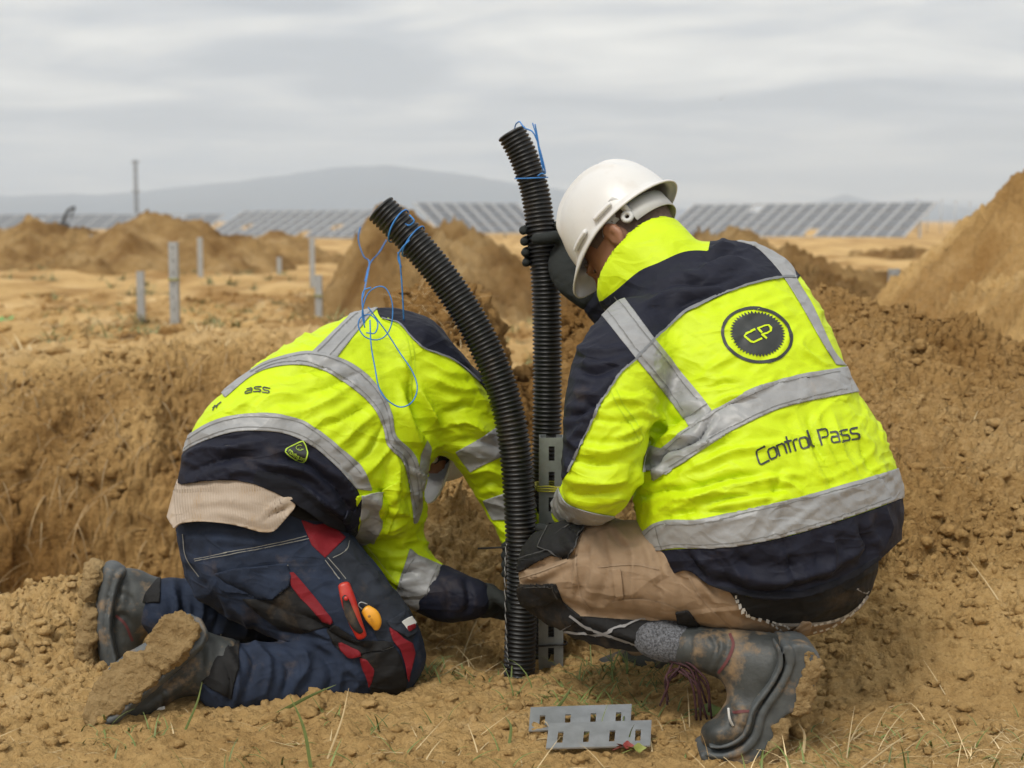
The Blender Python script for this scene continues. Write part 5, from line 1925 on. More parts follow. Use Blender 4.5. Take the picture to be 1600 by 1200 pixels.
# cropped hair over the skull and nape
def hair_field(p, A):
    q = (p - HEAD_C)
    x, z = q @ H_FW, q @ H_UP
    y = np.abs(q @ H_LF)
    # hairline: behind the temple, above the ear and down to the nape
    return np.maximum.reduce([x - 0.030 - 0.4 * z, -0.075 - z, 0.010 - z - 0.9 * np.maximum(-x - 0.02, 0) * 2.2, np.linalg.norm(q, axis=1) - 0.17])
def ear_off(p, A):
    q = (p - HEAD_C)
    return y_off(q)
def y_off(q):
    return 0.05 - np.sqrt((((q @ H_FW) + 0.013) / 0.022) ** 2 + (((q @ H_UP) + 0.010) / 0.036) ** 2) * 0.05
BC.piece('hair', [hair_field, ear_off], 0.0025, HAIR, BO)
for sd in (1, -1):
    ec = HEAD_C + 0.0765 * H_FW + sd * 0.031 * H_LF - 0.005 * H_UP
    link('eye', mesh('eye', *[(lambda v, f: (v * 0.0118 + ec - 0.008 * H_FW, f))(*ico(3))][0], simple('eye_white', (0.6, 0.58, 0.55), 0.2)), BO)
    pts = [HEAD_C + (0.088 - 0.006 * abs(k - 1)) * H_FW + sd * (0.016 + 0.015 * k) * H_LF + (0.016 + 0.003 * (k == 1)) * H_UP for k in range(3)]
    link('eyebrow', mesh('eyebrow', *tube(catmull(pts, 4), 0.004, 6), HAIR), BO)
    pts = [HEAD_C + (0.083 - 0.005 * abs(k - 1)) * H_FW + sd * (0.020 + 0.011 * k) * H_LF + (-0.004) * H_UP for k in range(3)]
    link('eyelashes', mesh('eyelashes', *tube(catmull(pts, 4), 0.0018, 6), HAIR), BO)

# gloved hand on the rear pipe
PIPE_R_DIR = unit(P(843, 330, 3.22) - P(852, 430, 3.23))
pc = P(849, 392, 3.225)
fr = 0.029
fing = []
ax = PIPE_R_DIR
side = unit(np.cross(ax, [0, -1.0, 0]))            # points right or left of the pipe in the picture
if side[0] < 0:
    side = -side
near = unit(np.cross(side, ax))
if near[1] > 0:
    near = -near
def round_pipe(h, angs, r=0.0105, R=0.0405):
    """points on the pipe: angle 0 = right side, 90 = side nearest the lens, 180 = left, -90 = far side"""
    return [pc + ax * h + R * (math.cos(math.radians(a)) * side + math.sin(math.radians(a)) * near) for a in angs], [r * 1.12, r * 1.08, r, r * 0.96, r * 0.85][:len(angs)]
# thumb lies across the near side, four fingers go round the far side and show their tips at the left
th_pts, th_r = round_pipe(0.030, (10, 45, 78, 110), 0.0125, 0.0415)
th_pts[0] = pc + ax * 0.012 + 0.052 * side + 0.005 * near
fing.append((th_pts, th_r))
for k, h in enumerate((0.048, 0.024, 0.000, -0.022)):
    q, r = round_pipe(h, (-20, -60, -100, -150, -188), 0.0105)
    fing.append((q, r))
pal_R = np.stack([side, near, ax], 1)
hand('glove', MAN_R, (pc + 0.048 * side + 0.004 * near - 0.008 * ax, (0.022, 0.034, 0.046), pal_R), 0, fing + [([pc + 0.046 * side + 0.004 * near - 0.02 * ax, P(882, 422, 3.19), P(892, 444, 3.17), P(918, 466, 3.155)], [0.036, 0.034, 0.029, 0.026])], GLOVE)
# the near hand holds the steel channel behind the knee
hp = P(884, 862, 2.985)
f2 = []
for k in range(4):
    z = np.array([0, 0, -0.022 * k + 0.03])
    f2.append(([hp + z, hp + z + [-0.035, 0.03, 0.0], hp + z + [-0.045, 0.06, 0.0], hp + z + [-0.030, 0.075, 0.0]], [0.011, 0.0105, 0.010, 0.009]))
f2.append(([hp + [0, 0, 0.03], hp + [-0.03, -0.012, 0.045], hp + [-0.055, 0.0, 0.05]], [0.013, 0.012, 0.010]))
hand('glove', MAN_R, (hp, (0.028, 0.034, 0.046), np.eye(3)), 0, f2 + [([hp, P(890, 835, 2.95), P(893, 805, 2.90)], [0.033, 0.03, 0.03])], GLOVE, 0.004)
MAN_R_LIST = None


# ------------------------------------------------------------------ the kneeling worker bent forward over the pipe foot
MAN_L = thing('person', 'worker kneeling and bending low in a hi-vis jacket with navy and red trousers', 'person', 'workers in hi-vis jackets', (-0.35, 2.9, 0.0))
L_TRUNK = Sweep([S(392, 790, 2.925, 112, 0.125), S(426, 742, 2.945, 144, 0.155), S(468, 710, 2.975, 152, 0.163), S(520, 673, 3.02, 153, 0.162), S(567, 632, 3.07, 138, 0.152), S(604, 596, 3.12, 114, 0.135), S(640, 580, 3.17, 88, 0.11)], 4, expo=2.2, cap=0.30)
L_HANG = Sweep([S(585, 700, 3.03, 62, 0.10), S(604, 760, 3.02, 56, 0.10), S(606, 805, 3.03, 50, 0.085)], 4, cap=0.8)
L_ARM = Sweep([S(636, 560, 3.06, 62), S(676, 596, 3.07, 64), S(718, 644, 3.09, 60), S(752, 700, 3.11, 50), S(776, 752, 3.13, 42), S(800, 800, 3.14, 38), S(816, 840, 3.13, 34)], 4, cap=0.8)
L_ARM2 = Sweep([S(604, 795, 3.07, 56), S(612, 846, 3.06, 52), S(640, 894, 3.04, 46), S(666, 914, 3.035, 42)], 4, cap=0.25)
L_CUFF = Sweep([S(660, 914, 3.035, 38), S(678, 922, 3.03, 42), S(700, 930, 3.02, 43), S(722, 934, 3.015, 37), S(744, 936, 3.01, 31)], 4, cap=0.25)
L_COLLAR = Sweep([S(640, 600, 3.18, 66, 0.09), S(672, 622, 3.22, 60, 0.085), S(690, 640, 3.24, 58, 0.08)], 4, cap=0.2)

L_FOLDS = [
    ([(640, 590), (646, 630), (662, 668), (672, 690)], -11, 8), ([(655, 610), (668, 640), (690, 668)], 6, 8), ([(632, 560), (640, 590), (652, 622)], 4, 7),
    ([(672, 588), (712, 605), (748, 612)], 4, 7), ([(690, 640), (730, 636), (768, 650)], -5, 7), ([(700, 660), (735, 662), (772, 676)], 5, 7), ([(712, 690), (745, 688), (780, 702)], -4, 7), ([(665, 560), (700, 580), (735, 585)], 3, 7), ([(730, 740), (760, 735), (785, 742)], 4, 6), ([(745, 765), (770, 757), (790, 765)], -4, 6),
    ([(545, 735), (580, 700), (600, 660)], -4, 6), ([(560, 748), (598, 712), (612, 690)], 4, 6), ([(520, 700), (560, 672), (590, 640)], 4, 7), ([(490, 672), (545, 655), (580, 625)], -4, 7), ([(440, 650), (500, 632), (560, 600)], 3, 8), ([(470, 610), (520, 600), (556, 585)], -3, 7),
    ([(395, 640), (430, 620), (470, 612)], 3, 7), ([(345, 650), (390, 625), (430, 600)], 3, 8), ([(420, 590), (470, 580), (520, 575)], -2, 6), ([(505, 565), (540, 545), (570, 515)], 2, 7),
    ([(612, 700), (620, 740), (612, 790)], 6, 9), ([(640, 720), (646, 760), (640, 805)], -6, 7), ([(590, 760), (610, 800), (600, 840)], -5, 7), ([(560, 760), (590, 790), (640, 800)], 4, 8), ([(575, 820), (605, 828), (636, 815)], 5, 7), ([(570, 845), (605, 852), (630, 840)], -6, 6), ([(585, 870), (620, 872), (650, 862)], 4, 6), ([(600, 895), (630, 898), (650, 890)], -4, 6), ([(612, 915), (635, 905), (660, 905)], 3, 6),
    ([(280, 716), (320, 700), (370, 700), (410, 690)], 5, 7), ([(300, 735), (350, 718), (410, 716)], -6, 7), ([(400, 722), (450, 728), (500, 756)], 6, 7), ([(430, 716), (480, 725), (520, 752)], -6, 6), ([(470, 760), (510, 785), (545, 812)], 6, 7), ([(500, 740), (530, 765), (552, 800)], -6, 7), ([(340, 745), (390, 738), (440, 750)], 4, 7), ([(525, 735), (545, 755), (556, 780)], 5, 6),
    ([(690, 900), (700, 925), (696, 958)], -4, 6), ([(712, 900), (722, 930), (712, 958)], 4, 6),
]


def man_l_jacket():
    prims = [(L_TRUNK, 0.03, 1), (L_HANG, 0.05, 1), (L_ARM, 0.04, 1), (L_ARM2, 0.035, 1), (L_COLLAR, 0.03, 1)]
    V, Fq = garment(prims, 0.0044, L_FOLDS, 2.0, noise=((0.004, (9, 9, 12), 13.0), (0.0018, (26, 26, 30), 18.0)), ridges=((0.0055, ((4, 2, 2), (1, 5, 0), (7, 2, 14)), 13.3, 0.13), (0.0034, ((9, 3, 2), (1, 9, 0), (10, 2, 22)), 18.1, 0.14), (0.0014, ((22, 3, 8), (1, 22, 0), (12, 2, 34)), 15.1, 0.15)))
    fa = L_ARM.ev(V); fb = L_ARM2.ev(V); ft = np.minimum(L_TRUNK.ev(V), L_HANG.ev(V))
    fo = L_TRUNK.ev(V)
    A = np.stack([fa - ft, fb - ft, fo], 1)
    c = Cloth(V, Fq, A)
    hemline = in_poly([(240, 735), (284, 757), (312, 752), (342, 750), (372, 751), (399, 757), (428, 769), (455, 783), (485, 803), (511, 821), (535, 830), (552, 834), (566, 856), (575, 940), (230, 940)])
    c = c.trim([lambda p, A: np.where((A[:, 0] < -0.012) | (A[:, 1] < -0.012), -50, -hemline(p))])
    jk = c.piece('jacket', [], 0.0, YELLOW, MAN_L)
    trunk = lambda p, A: -(A[:, 0])
    arm = lambda p, A: A[:, 0]
    arm2 = lambda p, A: A[:, 1] - 0.01
    ntrunk2 = lambda p, A: -(A[:, 1] - 0.01)
    c.piece('shoulder_panel', [in_poly(list(catmull([(585, 470), (592, 492), (600, 499), (624, 507), (645, 530), (665, 546), (685, 553), (710, 564), (750, 598), (775, 640), (795, 690)], 5)) + [(830, 690), (820, 560), (720, 450), (600, 440)])], 0.0012, NAVY, jk, thick=0.0012)
    c.piece('hem_panel', [in_poly(list(catmull([(262, 724), (277, 715), (305, 696), (361, 676), (417, 674), (455, 681), (492, 700), (526, 730), (556, 762), (566, 800), (562, 860), (552, 900)], 5)) + [(480, 900), (300, 860), (240, 760)]), trunk, ntrunk2], 0.0012, NAVY, jk, thick=0.006)
    rib = in_poly(list(catmull([(400, 735), (440, 742), (480, 766), (520, 800), (556, 828)], 5)) + [(560, 900), (400, 860), (396, 750)])
    c.piece('rib_waistband', [rib, trunk, ntrunk2], 0.0024, RIB, jk, thick=0.001)
    low = band([(268, 700), (288, 685), (342, 655), (406, 646), (462, 653), (504, 677), (537, 704), (567, 732), (581, 767)], [(262, 728), (277, 715), (305, 696), (361, 676), (417, 674), (455, 681), (492, 700), (526, 730), (556, 764)])
    c.piece('reflective_tape', [low, trunk, ntrunk2], 0.0032, TAPE, jk, thick=0.002, every=True)
    chest = band([(345, 612), (384, 585), (417, 565), (455, 554), (485, 550), (526, 558), (567, 580), (597, 614), (612, 647), (618, 681), (642, 704), (654, 730), (659, 786), (652, 815)], [(352, 622), (393, 588), (429, 574), (474, 571), (511, 582), (549, 606), (582, 636), (599, 670), (605, 696), (629, 722), (638, 756), (644, 795), (646, 818)])
    c.piece('reflective_tape', [chest, trunk, ntrunk2], 0.0030, TAPE, jk, thick=0.002, every=True)
    c.piece('reflective_tape', [in_poly([(487, 551), (543, 497), (556, 480), (592, 480), (579, 493), (525, 560)]), trunk], 0.0026, TAPE, jk, thick=0.0016, every=True)
    c.piece('reflective_tape', [in_poly([(666, 688), (673, 700), (668, 735), (660, 770), (653, 740), (656, 712)]), trunk], 0.0028, TAPE, jk, every=True)
    c.piece('reflective_tape', [in_poly([(712, 706), (742, 690), (775, 668), (800, 650), (810, 680), (785, 712), (760, 724), (735, 738)]), arm], 0.0028, TAPE, jk, thick=0.002, every=True)
    c.piece('reflective_tape', [in_poly([(755, 782), (790, 770), (830, 750), (840, 790), (805, 812), (770, 812)]), arm], 0.0028, TAPE, jk, thick=0.002, every=True)
    c.piece('reflective_tape', [in_poly([(640, 858), (652, 868), (690, 884), (672, 925), (655, 975), (616, 935)]), arm2], 0.0028, TAPE, jk, thick=0.002, every=True)
    # side pocket with its tape
    c.piece('pocket', [in_poly([(556, 775), (590, 768), (624, 752), (622, 795), (608, 832), (558, 848)]), ntrunk2], 0.0060, YELLOW, jk, thick=0.005)
    c.piece('pocket_tape', [in_poly([(562, 773), (592, 768), (594, 824), (586, 843), (556, 856), (548, 846), (561, 820)])], 0.0085, TAPE, jk, thick=0.003)
    c.piece('pocket_edge', [in_poly([(540, 798), (551, 800), (562, 776), (564, 800), (560, 806), (556, 834), (550, 846), (536, 812)])], 0.0065, NAVY, jk, thick=0.003)
    cuff_V, cuff_F = garment([(L_CUFF, 0.01, 1)], 0.005, [([(690, 900), (702, 925), (696, 958)], -5, 6), ([(712, 900), (724, 930), (712, 960)], 5, 6), ([(728, 905), (734, 935), (728, 960)], -5, 4)], 1.2, noise=((0.003, (14, 14, 14), 3.0),))
    link('cuff', mesh('cuff', cuff_V, cuff_F, NAVY), jk)
    for pts, hw, off, nm, mt in (([(597, 499), (624, 507), (645, 530), (665, 546), (685, 553), (710, 564), (748, 596)], 1.2, 0.0042, 'piping', PIPING),):
        v, f = c.ribbon([(catmull(pts, 8), False)], hw, off)
        link(nm, mesh(nm, v, f, mt), jk)
    lines = []
    for up in ([(288, 691), (342, 661), (406, 652), (462, 659), (500, 682), (533, 709), (563, 740)], [(283, 710), (305, 691), (361, 671), (417, 669), (458, 676), (495, 695), (530, 725)],
               [(392, 583), (417, 570), (455, 559), (485, 555), (523, 563), (562, 585), (592, 618), (606, 650), (613, 684), (637, 708), (649, 733), (654, 785)], [(400, 583), (431, 570), (474, 566), (513, 577), (552, 601), (585, 632), (602, 667), (609, 694), (632, 718), (642, 754), (648, 795)],
               [(496, 551), (548, 500), (560, 491)], [(516, 556), (570, 497), (580, 488)], [(647, 872), (630, 900), (622, 930)], [(682, 886), (668, 922), (655, 962)], [(563, 812), (592, 806)]):
        cm = catmull(up, 8)
        lines += [(cm[i:i + 2] * [1, 1], False) for i in range(len(cm) - 1)]
    v, f = c.ribbon(lines, 0.5, 0.0042)
    link('stitching', mesh('stitching', v, f, STITCH), jk, kind='stuff')
    ys = []
    for up in ([(600, 500), (628, 515), (640, 545), (642, 585), (645, 630)], [(606, 498), (634, 516), (646, 545), (648, 580)], [(563, 778), (592, 774), (622, 758)], [(566, 800), (600, 792), (622, 780)]):
        cm = catmull(up, 6)
        ys += [(cm[i:i + 2] * [1, 1], False) for i in range(len(cm) - 1)]
    v, f = c.ribbon(ys, 0.7, 0.0018)
    link('stitching', mesh('stitching', v, f, YSTITCH), jk, kind='stuff')
    # lettering half hidden in the folds of the back
    v, f = c.ribbon(text_lines('ass', [(383, 616), (402, 612), (421, 615)], 17, (0.12, -0.62)), 0.85, 0.0018)
    link('lettering', mesh('lettering', v, f, PRINT), jk)
    v, f = c.ribbon(text_lines('tr', [(331, 643), (344, 634)], 15, (0.2, -0.5)), 0.75, 0.0018)
    link('lettering', mesh('lettering', v, f, PRINT), jk)
    # woven badge
    tri = catmull([(447, 703), (455, 697), (470, 690), (475, 692), (479, 703), (479, 715), (475, 720), (466, 719), (449, 708)], 4, True)
    v, f = c.disc(tri, (465, 706), 0.0026)
    bd = link('badge', mesh('badge', v, f, PRINT), jk)
    LIME = simple('lime_thread', (0.42, 0.62, 0.06), 0.7)
    v, f = c.ribbon([(tri, True)], 0.9, 0.0034)
    link('badge_border', mesh('badge_border', v, f, LIME), bd)
    t = np.linspace(0.4, 5.2, 14)
    mark = np.stack([468 + 6.2 * np.cos(t), 700 + 5.2 * np.sin(t)], 1)
    v, f = c.ribbon([(mark, False), (np.array([(466, 702), (469, 699), (472, 703)]), False)] + text_lines('coverguard', [(451, 706.5), (462, 713), (477, 719)], 5.0, (0.35, -0.9)), 0.4, 0.0036)
    link('badge_print', mesh('badge_print', v, f, LIME), bd)
    return c


man_l_jacket()

L_PELVIS = Sweep([S(418, 800, 2.96, 122, 0.15), S(398, 838, 2.95, 118, 0.15), S(425, 880, 2.945, 112, 0.13)], 4, cap=0.8)
L_THIGH = Sweep([S(415, 850, 2.93, 112, 0.115), S(470, 900, 2.90, 104, 0.105), S(530, 953, 2.88, 92, 0.095), S(585, 1008, 2.865, 76, 0.085), S(612, 1040, 2.865, 56, 0.07)], 4, cap=0.7)
L_SHANK = Sweep([S(610, 1046, 2.87, 48, 0.06), S(540, 1050, 2.845, 54, 0.062), S(455, 1056, 2.81, 53, 0.060), S(385, 1060, 2.775, 58, 0.060), S(345, 1060, 2.76, 60, 0.062)], 4, cap=0.35)
L_THIGH2 = Sweep([S(420, 850, 3.10, 100, 0.10), S(500, 930, 3.20, 85, 0.09), S(565, 1000, 3.22, 62, 0.07)], 4, cap=0.8)
L_SHANK2 = Sweep([S(560, 990, 3.22, 50), S(440, 962, 3.13, 52), S(340, 958, 3.05, 52), S(280, 952, 3.01, 50), S(256, 950, 3.0, 50)], 4, cap=0.3)
L_TF = [([(380, 1000), (395, 1030), (385, 1090)], -6, 6), ([(400, 1002), (420, 1035), (412, 1085)], 6, 7), ([(425, 1012), (450, 1045), (440, 1090)], -5, 7), ([(470, 1005), (480, 1040), (460, 1070)], 6, 7), ([(490, 1010), (520, 1050), (510, 1085)], -5, 7), ([(530, 1030), (560, 1060), (555, 1085)], 4, 7), ([(355, 1010), (372, 1060), (360, 1110)], 5, 6),
        ([(285, 915), (290, 950), (285, 1000)], -6, 6), ([(300, 905), (320, 950), (310, 990)], 6, 7), ([(335, 925), (345, 960), (330, 1000)], -5, 6), ([(360, 940), (385, 970), (380, 1000)], 4, 7), ([(270, 910), (276, 950), (265, 985)], 4, 5),
        ([(300, 840), (380, 850), (470, 838)], 2, 6), ([(330, 890), (400, 935), (450, 955)], -4, 7), ([(520, 850), (560, 880), (600, 930)], 3, 8), ([(470, 960), (540, 1000), (580, 1015)], -7, 7), ([(430, 985), (500, 1000), (560, 1020)], -4, 6)]


def man_l_legs():
    prims = [(L_PELVIS, 0.03, 1), (L_THIGH, 0.04, 1), (L_SHANK, 0.012, 1), (L_THIGH2, 0.03, 1), (L_SHANK2, 0.012, 1)]
    V, Fq = garment(prims, 0.0048, L_TF, 1.8, noise=((0.0035, (10, 10, 12), 22.0), (0.0017, (28, 28, 28), 27.0)), ridges=((0.0045, ((11, 2, 4), (1, 6, 0), (-5, 2, 7)), 23.3, 0.13), (0.0026, ((20, 3, 6), (1, 12, 0), (-8, 2, 14)), 28.1, 0.14)))
    fs = L_SHANK.ev(V); ft = np.minimum(L_THIGH.ev(V), L_PELVIS.ev(V)); f2 = np.minimum(L_THIGH2.ev(V), L_SHANK2.ev(V))
    A = np.stack([fs - ft, f2 - np.minimum(fs, ft), f2], 1)
    c = Cloth(V, Fq, A)
    tr = link('trousers', mesh('trousers', V, Fq, JEANS), MAN_L)
    nr = lambda p, A: -A[:, 1]
    th = lambda p, A: -A[:, 0]
    c.piece('slate_panel', [in_poly([(508, 872), (545, 838), (562, 860), (600, 905), (640, 950), (652, 985), (640, 1010), (590, 1000), (560, 935), (535, 905)]), nr], 0.0016, SLATE, tr, thick=0.0014)
    c.piece('red_insert', [in_poly([(470, 812), (492, 820), (515, 818), (540, 840), (508, 872), (487, 852)]), nr], 0.0022, RED, tr, thick=0.002)
    c.piece('black_panel', [in_poly([(378, 935), (425, 938), (452, 915), (492, 955), (520, 978), (470, 990), (440, 985), (405, 960)]), nr], 0.0020, BLACKC, tr, thick=0.001)
    c.piece('red_insert', [in_poly([(452, 895), (458, 893), (490, 930), (519, 968), (520, 976), (505, 970), (470, 935), (455, 915)]), nr], 0.0042, RED, tr, thick=0.002)
    fl = c.piece('pocket_flap', [in_poly([(337, 895), (370, 888), (448, 880), (455, 900), (452, 915), (427, 935), (345, 922)]), nr], 0.0062, JEANS, tr, thick=0.004)
    hol = c.piece('tool_pocket', [in_poly([(508, 985), (522, 975), (560, 1000), (612, 1003), (614, 1008), (596, 1016), (562, 1022), (530, 1015)]), nr], 0.0070, BLACKC, tr, thick=0.004)
    c.piece('red_insert', [in_poly([(528, 1002), (548, 1012), (562, 1018), (564, 1024), (545, 1026), (533, 1016)]), nr], 0.0088, RED, tr, thick=0.002)
    c.piece('knee_patch', [in_poly([(560, 1022), (600, 1016), (616, 1010), (626, 1030), (634, 1060), (630, 1090), (585, 1096), (578, 1080), (584, 1045)]), nr], 0.0050, BLACKC, tr, thick=0.004)
    c.piece('red_insert', [in_poly([(562, 1026), (574, 1030), (585, 1045), (583, 1062), (577, 1074), (570, 1052)]), nr], 0.0056, RED, tr, thick=0.002)
    c.piece('red_insert', [in_poly([(606, 980), (618, 988), (628, 998), (642, 1006), (646, 1022), (640, 1048), (636, 1066), (632, 1040), (624, 1015), (612, 1000)]), nr], 0.0060, RED, tr, thick=0.002)
    pf = c.piece('pocket_flap', [in_poly([(602, 972), (632, 955), (645, 975), (648, 990), (634, 997), (612, 985)]), nr], 0.0085, SLATE, tr, thick=0.004)
    lab = c.piece('label_patch', [in_poly([(622, 972), (638, 964), (645, 974), (643, 984), (634, 988)]), nr], 0.0100, WHITE_T, tr, thick=0.001)
    c.piece('label_patch', [in_poly([(630, 982), (645, 976), (643, 984), (634, 989)]), nr], 0.0106, RED, tr, thick=0.001)
    c.piece('belt', [in_poly([(440, 800), (470, 786), (510, 800), (500, 815), (470, 812)]), nr], 0.004, BLACKC, tr, thick=0.003)
    c.piece('hem_flap', [in_poly([(318, 1000), (345, 985), (374, 995), (372, 1045), (362, 1092), (330, 1075), (312, 1062)]), nr], 0.0040, BLACKC, tr, thick=0.003)
    c.piece('hem_flap', [in_poly([(230, 880), (252, 896), (250, 942), (215, 942), (190, 930), (192, 885)]), lambda p, A: A[:, 1]], 0.0040, BLACKC, tr, thick=0.003)
    GT = simple('faded_thread', (0.22, 0.22, 0.20), 0.8)
    seams = [(catmull(q, 6), False) for q in ([(305, 873), (380, 858), (440, 846), (478, 838)], [(306, 876), (380, 862), (440, 850), (482, 842)], [(341, 897), (400, 889), (450, 883)], [(345, 918), (426, 930), (450, 912)], [(512, 872), (528, 890), (540, 905)], [(508, 876), (530, 905)], [(545, 846), (540, 860), (520, 872)], [(562, 1020), (590, 1014), (612, 1006)], [(566, 1024), (592, 1018), (614, 1010)], [(370, 1000), (368, 1045), (358, 1090)], [(345, 990), (338, 1030), (325, 1060)], [(287, 835), (292, 870), (312, 900)])]
    v, f = c.ribbon(seams, 0.55, 0.0028)
    link('seam', mesh('seam', v, f, GT), tr, kind='stuff')
    return c


LT = man_l_legs()

# shirt tail hanging out below the jacket
SH = Sweep([S(446, 742, 2.945, 124, 0.145), S(416, 787, 2.94, 138, 0.158), S(394, 832, 2.94, 133, 0.162), S(384, 862, 2.94, 126, 0.157)], 4, cap=0.5)
V, Fq = garment([(SH, 0.01, 1)], 0.0055, [([(290, 790), (340, 780), (400, 790)], 3, 7), ([(420, 800), (445, 785), (460, 782)], 5, 5), ([(410, 815), (440, 800), (455, 795)], -4, 4), ([(330, 800), (380, 808), (420, 820)], 2, 6)], 1.0, noise=((0.003, (10, 10, 10), 5.0),))
sc = Cloth(V, Fq)
shirt = sc.piece('shirt', [in_poly(list(catmull([(274, 826), (284, 818), (312, 815), (345, 817), (372, 821), (400, 829), (412, 831), (428, 829), (444, 812), (458, 797)], 4)) + [(462, 789), (455, 777), (428, 763), (399, 751), (372, 745), (342, 744), (312, 746), (284, 751), (262, 745), (258, 800)])], 0.004, SHIRT, MAN_L, thick=0.004)
ribs = []
for k in range(46):
    x = 276 + k * 3.95
    top = np.interp(x, [274, 300, 360, 420, 460], [760, 752, 750, 762, 786]) - 4
    bot = np.interp(x, [274, 300, 372, 410, 430, 458], [822, 814, 820, 829, 826, 796])
    if bot - top > 8 and x < 444:
        ribs.append((np.array([(x - 2, top), (x, (top + bot) / 2), (x + 3, bot - 5)]), False))
v, f = sc.ribbon(ribs, 0.75, 0.0049)
link('rib', mesh('rib', v, f, simple('beige_rib_line', (0.40, 0.33, 0.265), 0.95)), shirt)

# boots
def on_plane(a, b, poly, tilt=0.0):
    """photo outline lying on the slanting plane of a sole; a, b = (px, py, depth) at heel and toe"""
    a, b = np.asarray(a, float), np.asarray(b, float)
    u = (b - a)[:2]; L2 = u @ u
    out = []
    for p in poly:
        q = np.asarray(p, float) - a[:2]
        s_ = (q @ u) / L2
        t_ = (q[0] * u[1] - q[1] * u[0]) / math.sqrt(L2)
        out.append(P(p[0], p[1], a[2] + s_ * (b[2] - a[2]) + tilt * t_))
    return out


ha, hb_ = (290, 985, 2.712), (150, 1115, 2.625)
rub = [(326, 990), (316, 968), (296, 960), (276, 964), (250, 982), (232, 1004), (200, 1022), (172, 1046), (148, 1076), (136, 1106), (135, 1132), (150, 1142), (182, 1128), (218, 1096), (254, 1066), (292, 1032), (318, 1010)]
heel_mud = [(312, 986), (305, 966), (286, 957), (264, 965), (243, 984), (230, 1006), (234, 1040), (254, 1052), (280, 1034), (300, 1010)]
fore_mud = [(232, 1018), (206, 1022), (176, 1040), (148, 1074), (134, 1104), (131, 1128), (142, 1139), (170, 1122), (210, 1096), (234, 1078), (252, 1056)]
tl = -0.0006
near = boot(MAN_L, Sweep([S(352, 1046, 2.765, 50, 0.056), S(322, 1040, 2.765, 50, 0.052), S(298, 1034, 2.76, 44, 0.048)], 4, cap=0.4),
            Sweep([S(304, 1020, 2.76, 42, 0.040), S(272, 1050, 2.74, 38, 0.042), S(230, 1084, 2.71, 33, 0.042), S(186, 1112, 2.68, 24, 0.034)], 4, cap=0.9),
            [Prism(on_plane(ha, hb_, rub, tl), 0.012, (0, -1, 0))],
            [Prism(on_plane((290, 985, 2.694), (150, 1115, 2.607), heel_mud, tl), 0.015, (0, -1, 0)), Prism(on_plane((290, 985, 2.700), (150, 1115, 2.613), fore_mud, tl), 0.010, (0, -1, 0))],
            None, [([(300, 1040), (270, 1070), (220, 1105)], -4, 5), ([(318, 1010), (312, 1045), (300, 1080)], -4, 5), ([(330, 1005), (328, 1050), (318, 1090)], 4, 6), ([(250, 1085), (258, 1100), (250, 1115)], -5, 4)])
bcN = Cloth(*[np.array(x) for x in (lambda me: ([v.co[:] for v in me.vertices], [p.vertices[:] for p in me.polygons]))(near.data)])
link('pull_tab', mesh('pull_tab', *box(P(247, 1108, 2.69), 0.026, 0.004, 0.005, Matrix.Rotation(-0.25, 3, 'Y')), WHITE_T, False), near)
far = boot(MAN_L, Sweep([S(240, 945, 3.0, 44, 0.05), S(210, 938, 3.0, 44, 0.05), S(190, 930, 3.0, 40, 0.045)], 4, cap=0.4),
           Sweep([S(196, 918, 3.0, 34, 0.042), S(192, 960, 2.995, 34, 0.045), S(190, 1000, 2.99, 34, 0.045), S(186, 1032, 2.985, 24, 0.038)], 4, cap=0.8),
           [Sweep([S(176, 890, 2.985, 17, 0.044), S(165, 930, 2.98, 13, 0.046), S(160, 980, 2.975, 13, 0.050), S(170, 1035, 2.97, 13, 0.044)], 5, cap=0.8), Sweep([S(188, 892, 2.985, 10, 0.046), S(176, 932, 2.98, 8, 0.050), S(170, 980, 2.975, 8, 0.054), S(180, 1035, 2.97, 8, 0.048)], 5, cap=0.8)],
           [Sweep([S(152, 890, 2.975, 16, 0.040), S(140, 924, 2.972, 15, 0.042)], 4, cap=0.9), Sweep([S(146, 955, 2.97, 14, 0.042), S(136, 1000, 2.965, 18, 0.046), S(140, 1040, 2.96, 14, 0.040)], 4, cap=0.9)],
           None, [([(172, 975), (190, 960), (206, 980)], -5, 5), ([(180, 920), (200, 930), (210, 950)], -4, 5), ([(190, 900), (194, 930), (188, 955)], 4, 5)])
for bt, pts in ((far, [(182, 962), (196, 976), (206, 1000)]),):
    cc = Cloth(*[np.array(x) for x in (lambda me: ([v.co[:] for v in me.vertices], [p.vertices[:] for p in me.polygons]))(bt.data)])
    v, f = cc.ribbon([(catmull(pts, 5), False)], 2.0, 0.0016)
    link('red_trim', mesh('red_trim', v, f, simple('dull_red_trim', (0.10, 0.025, 0.025), 0.7)), bt)

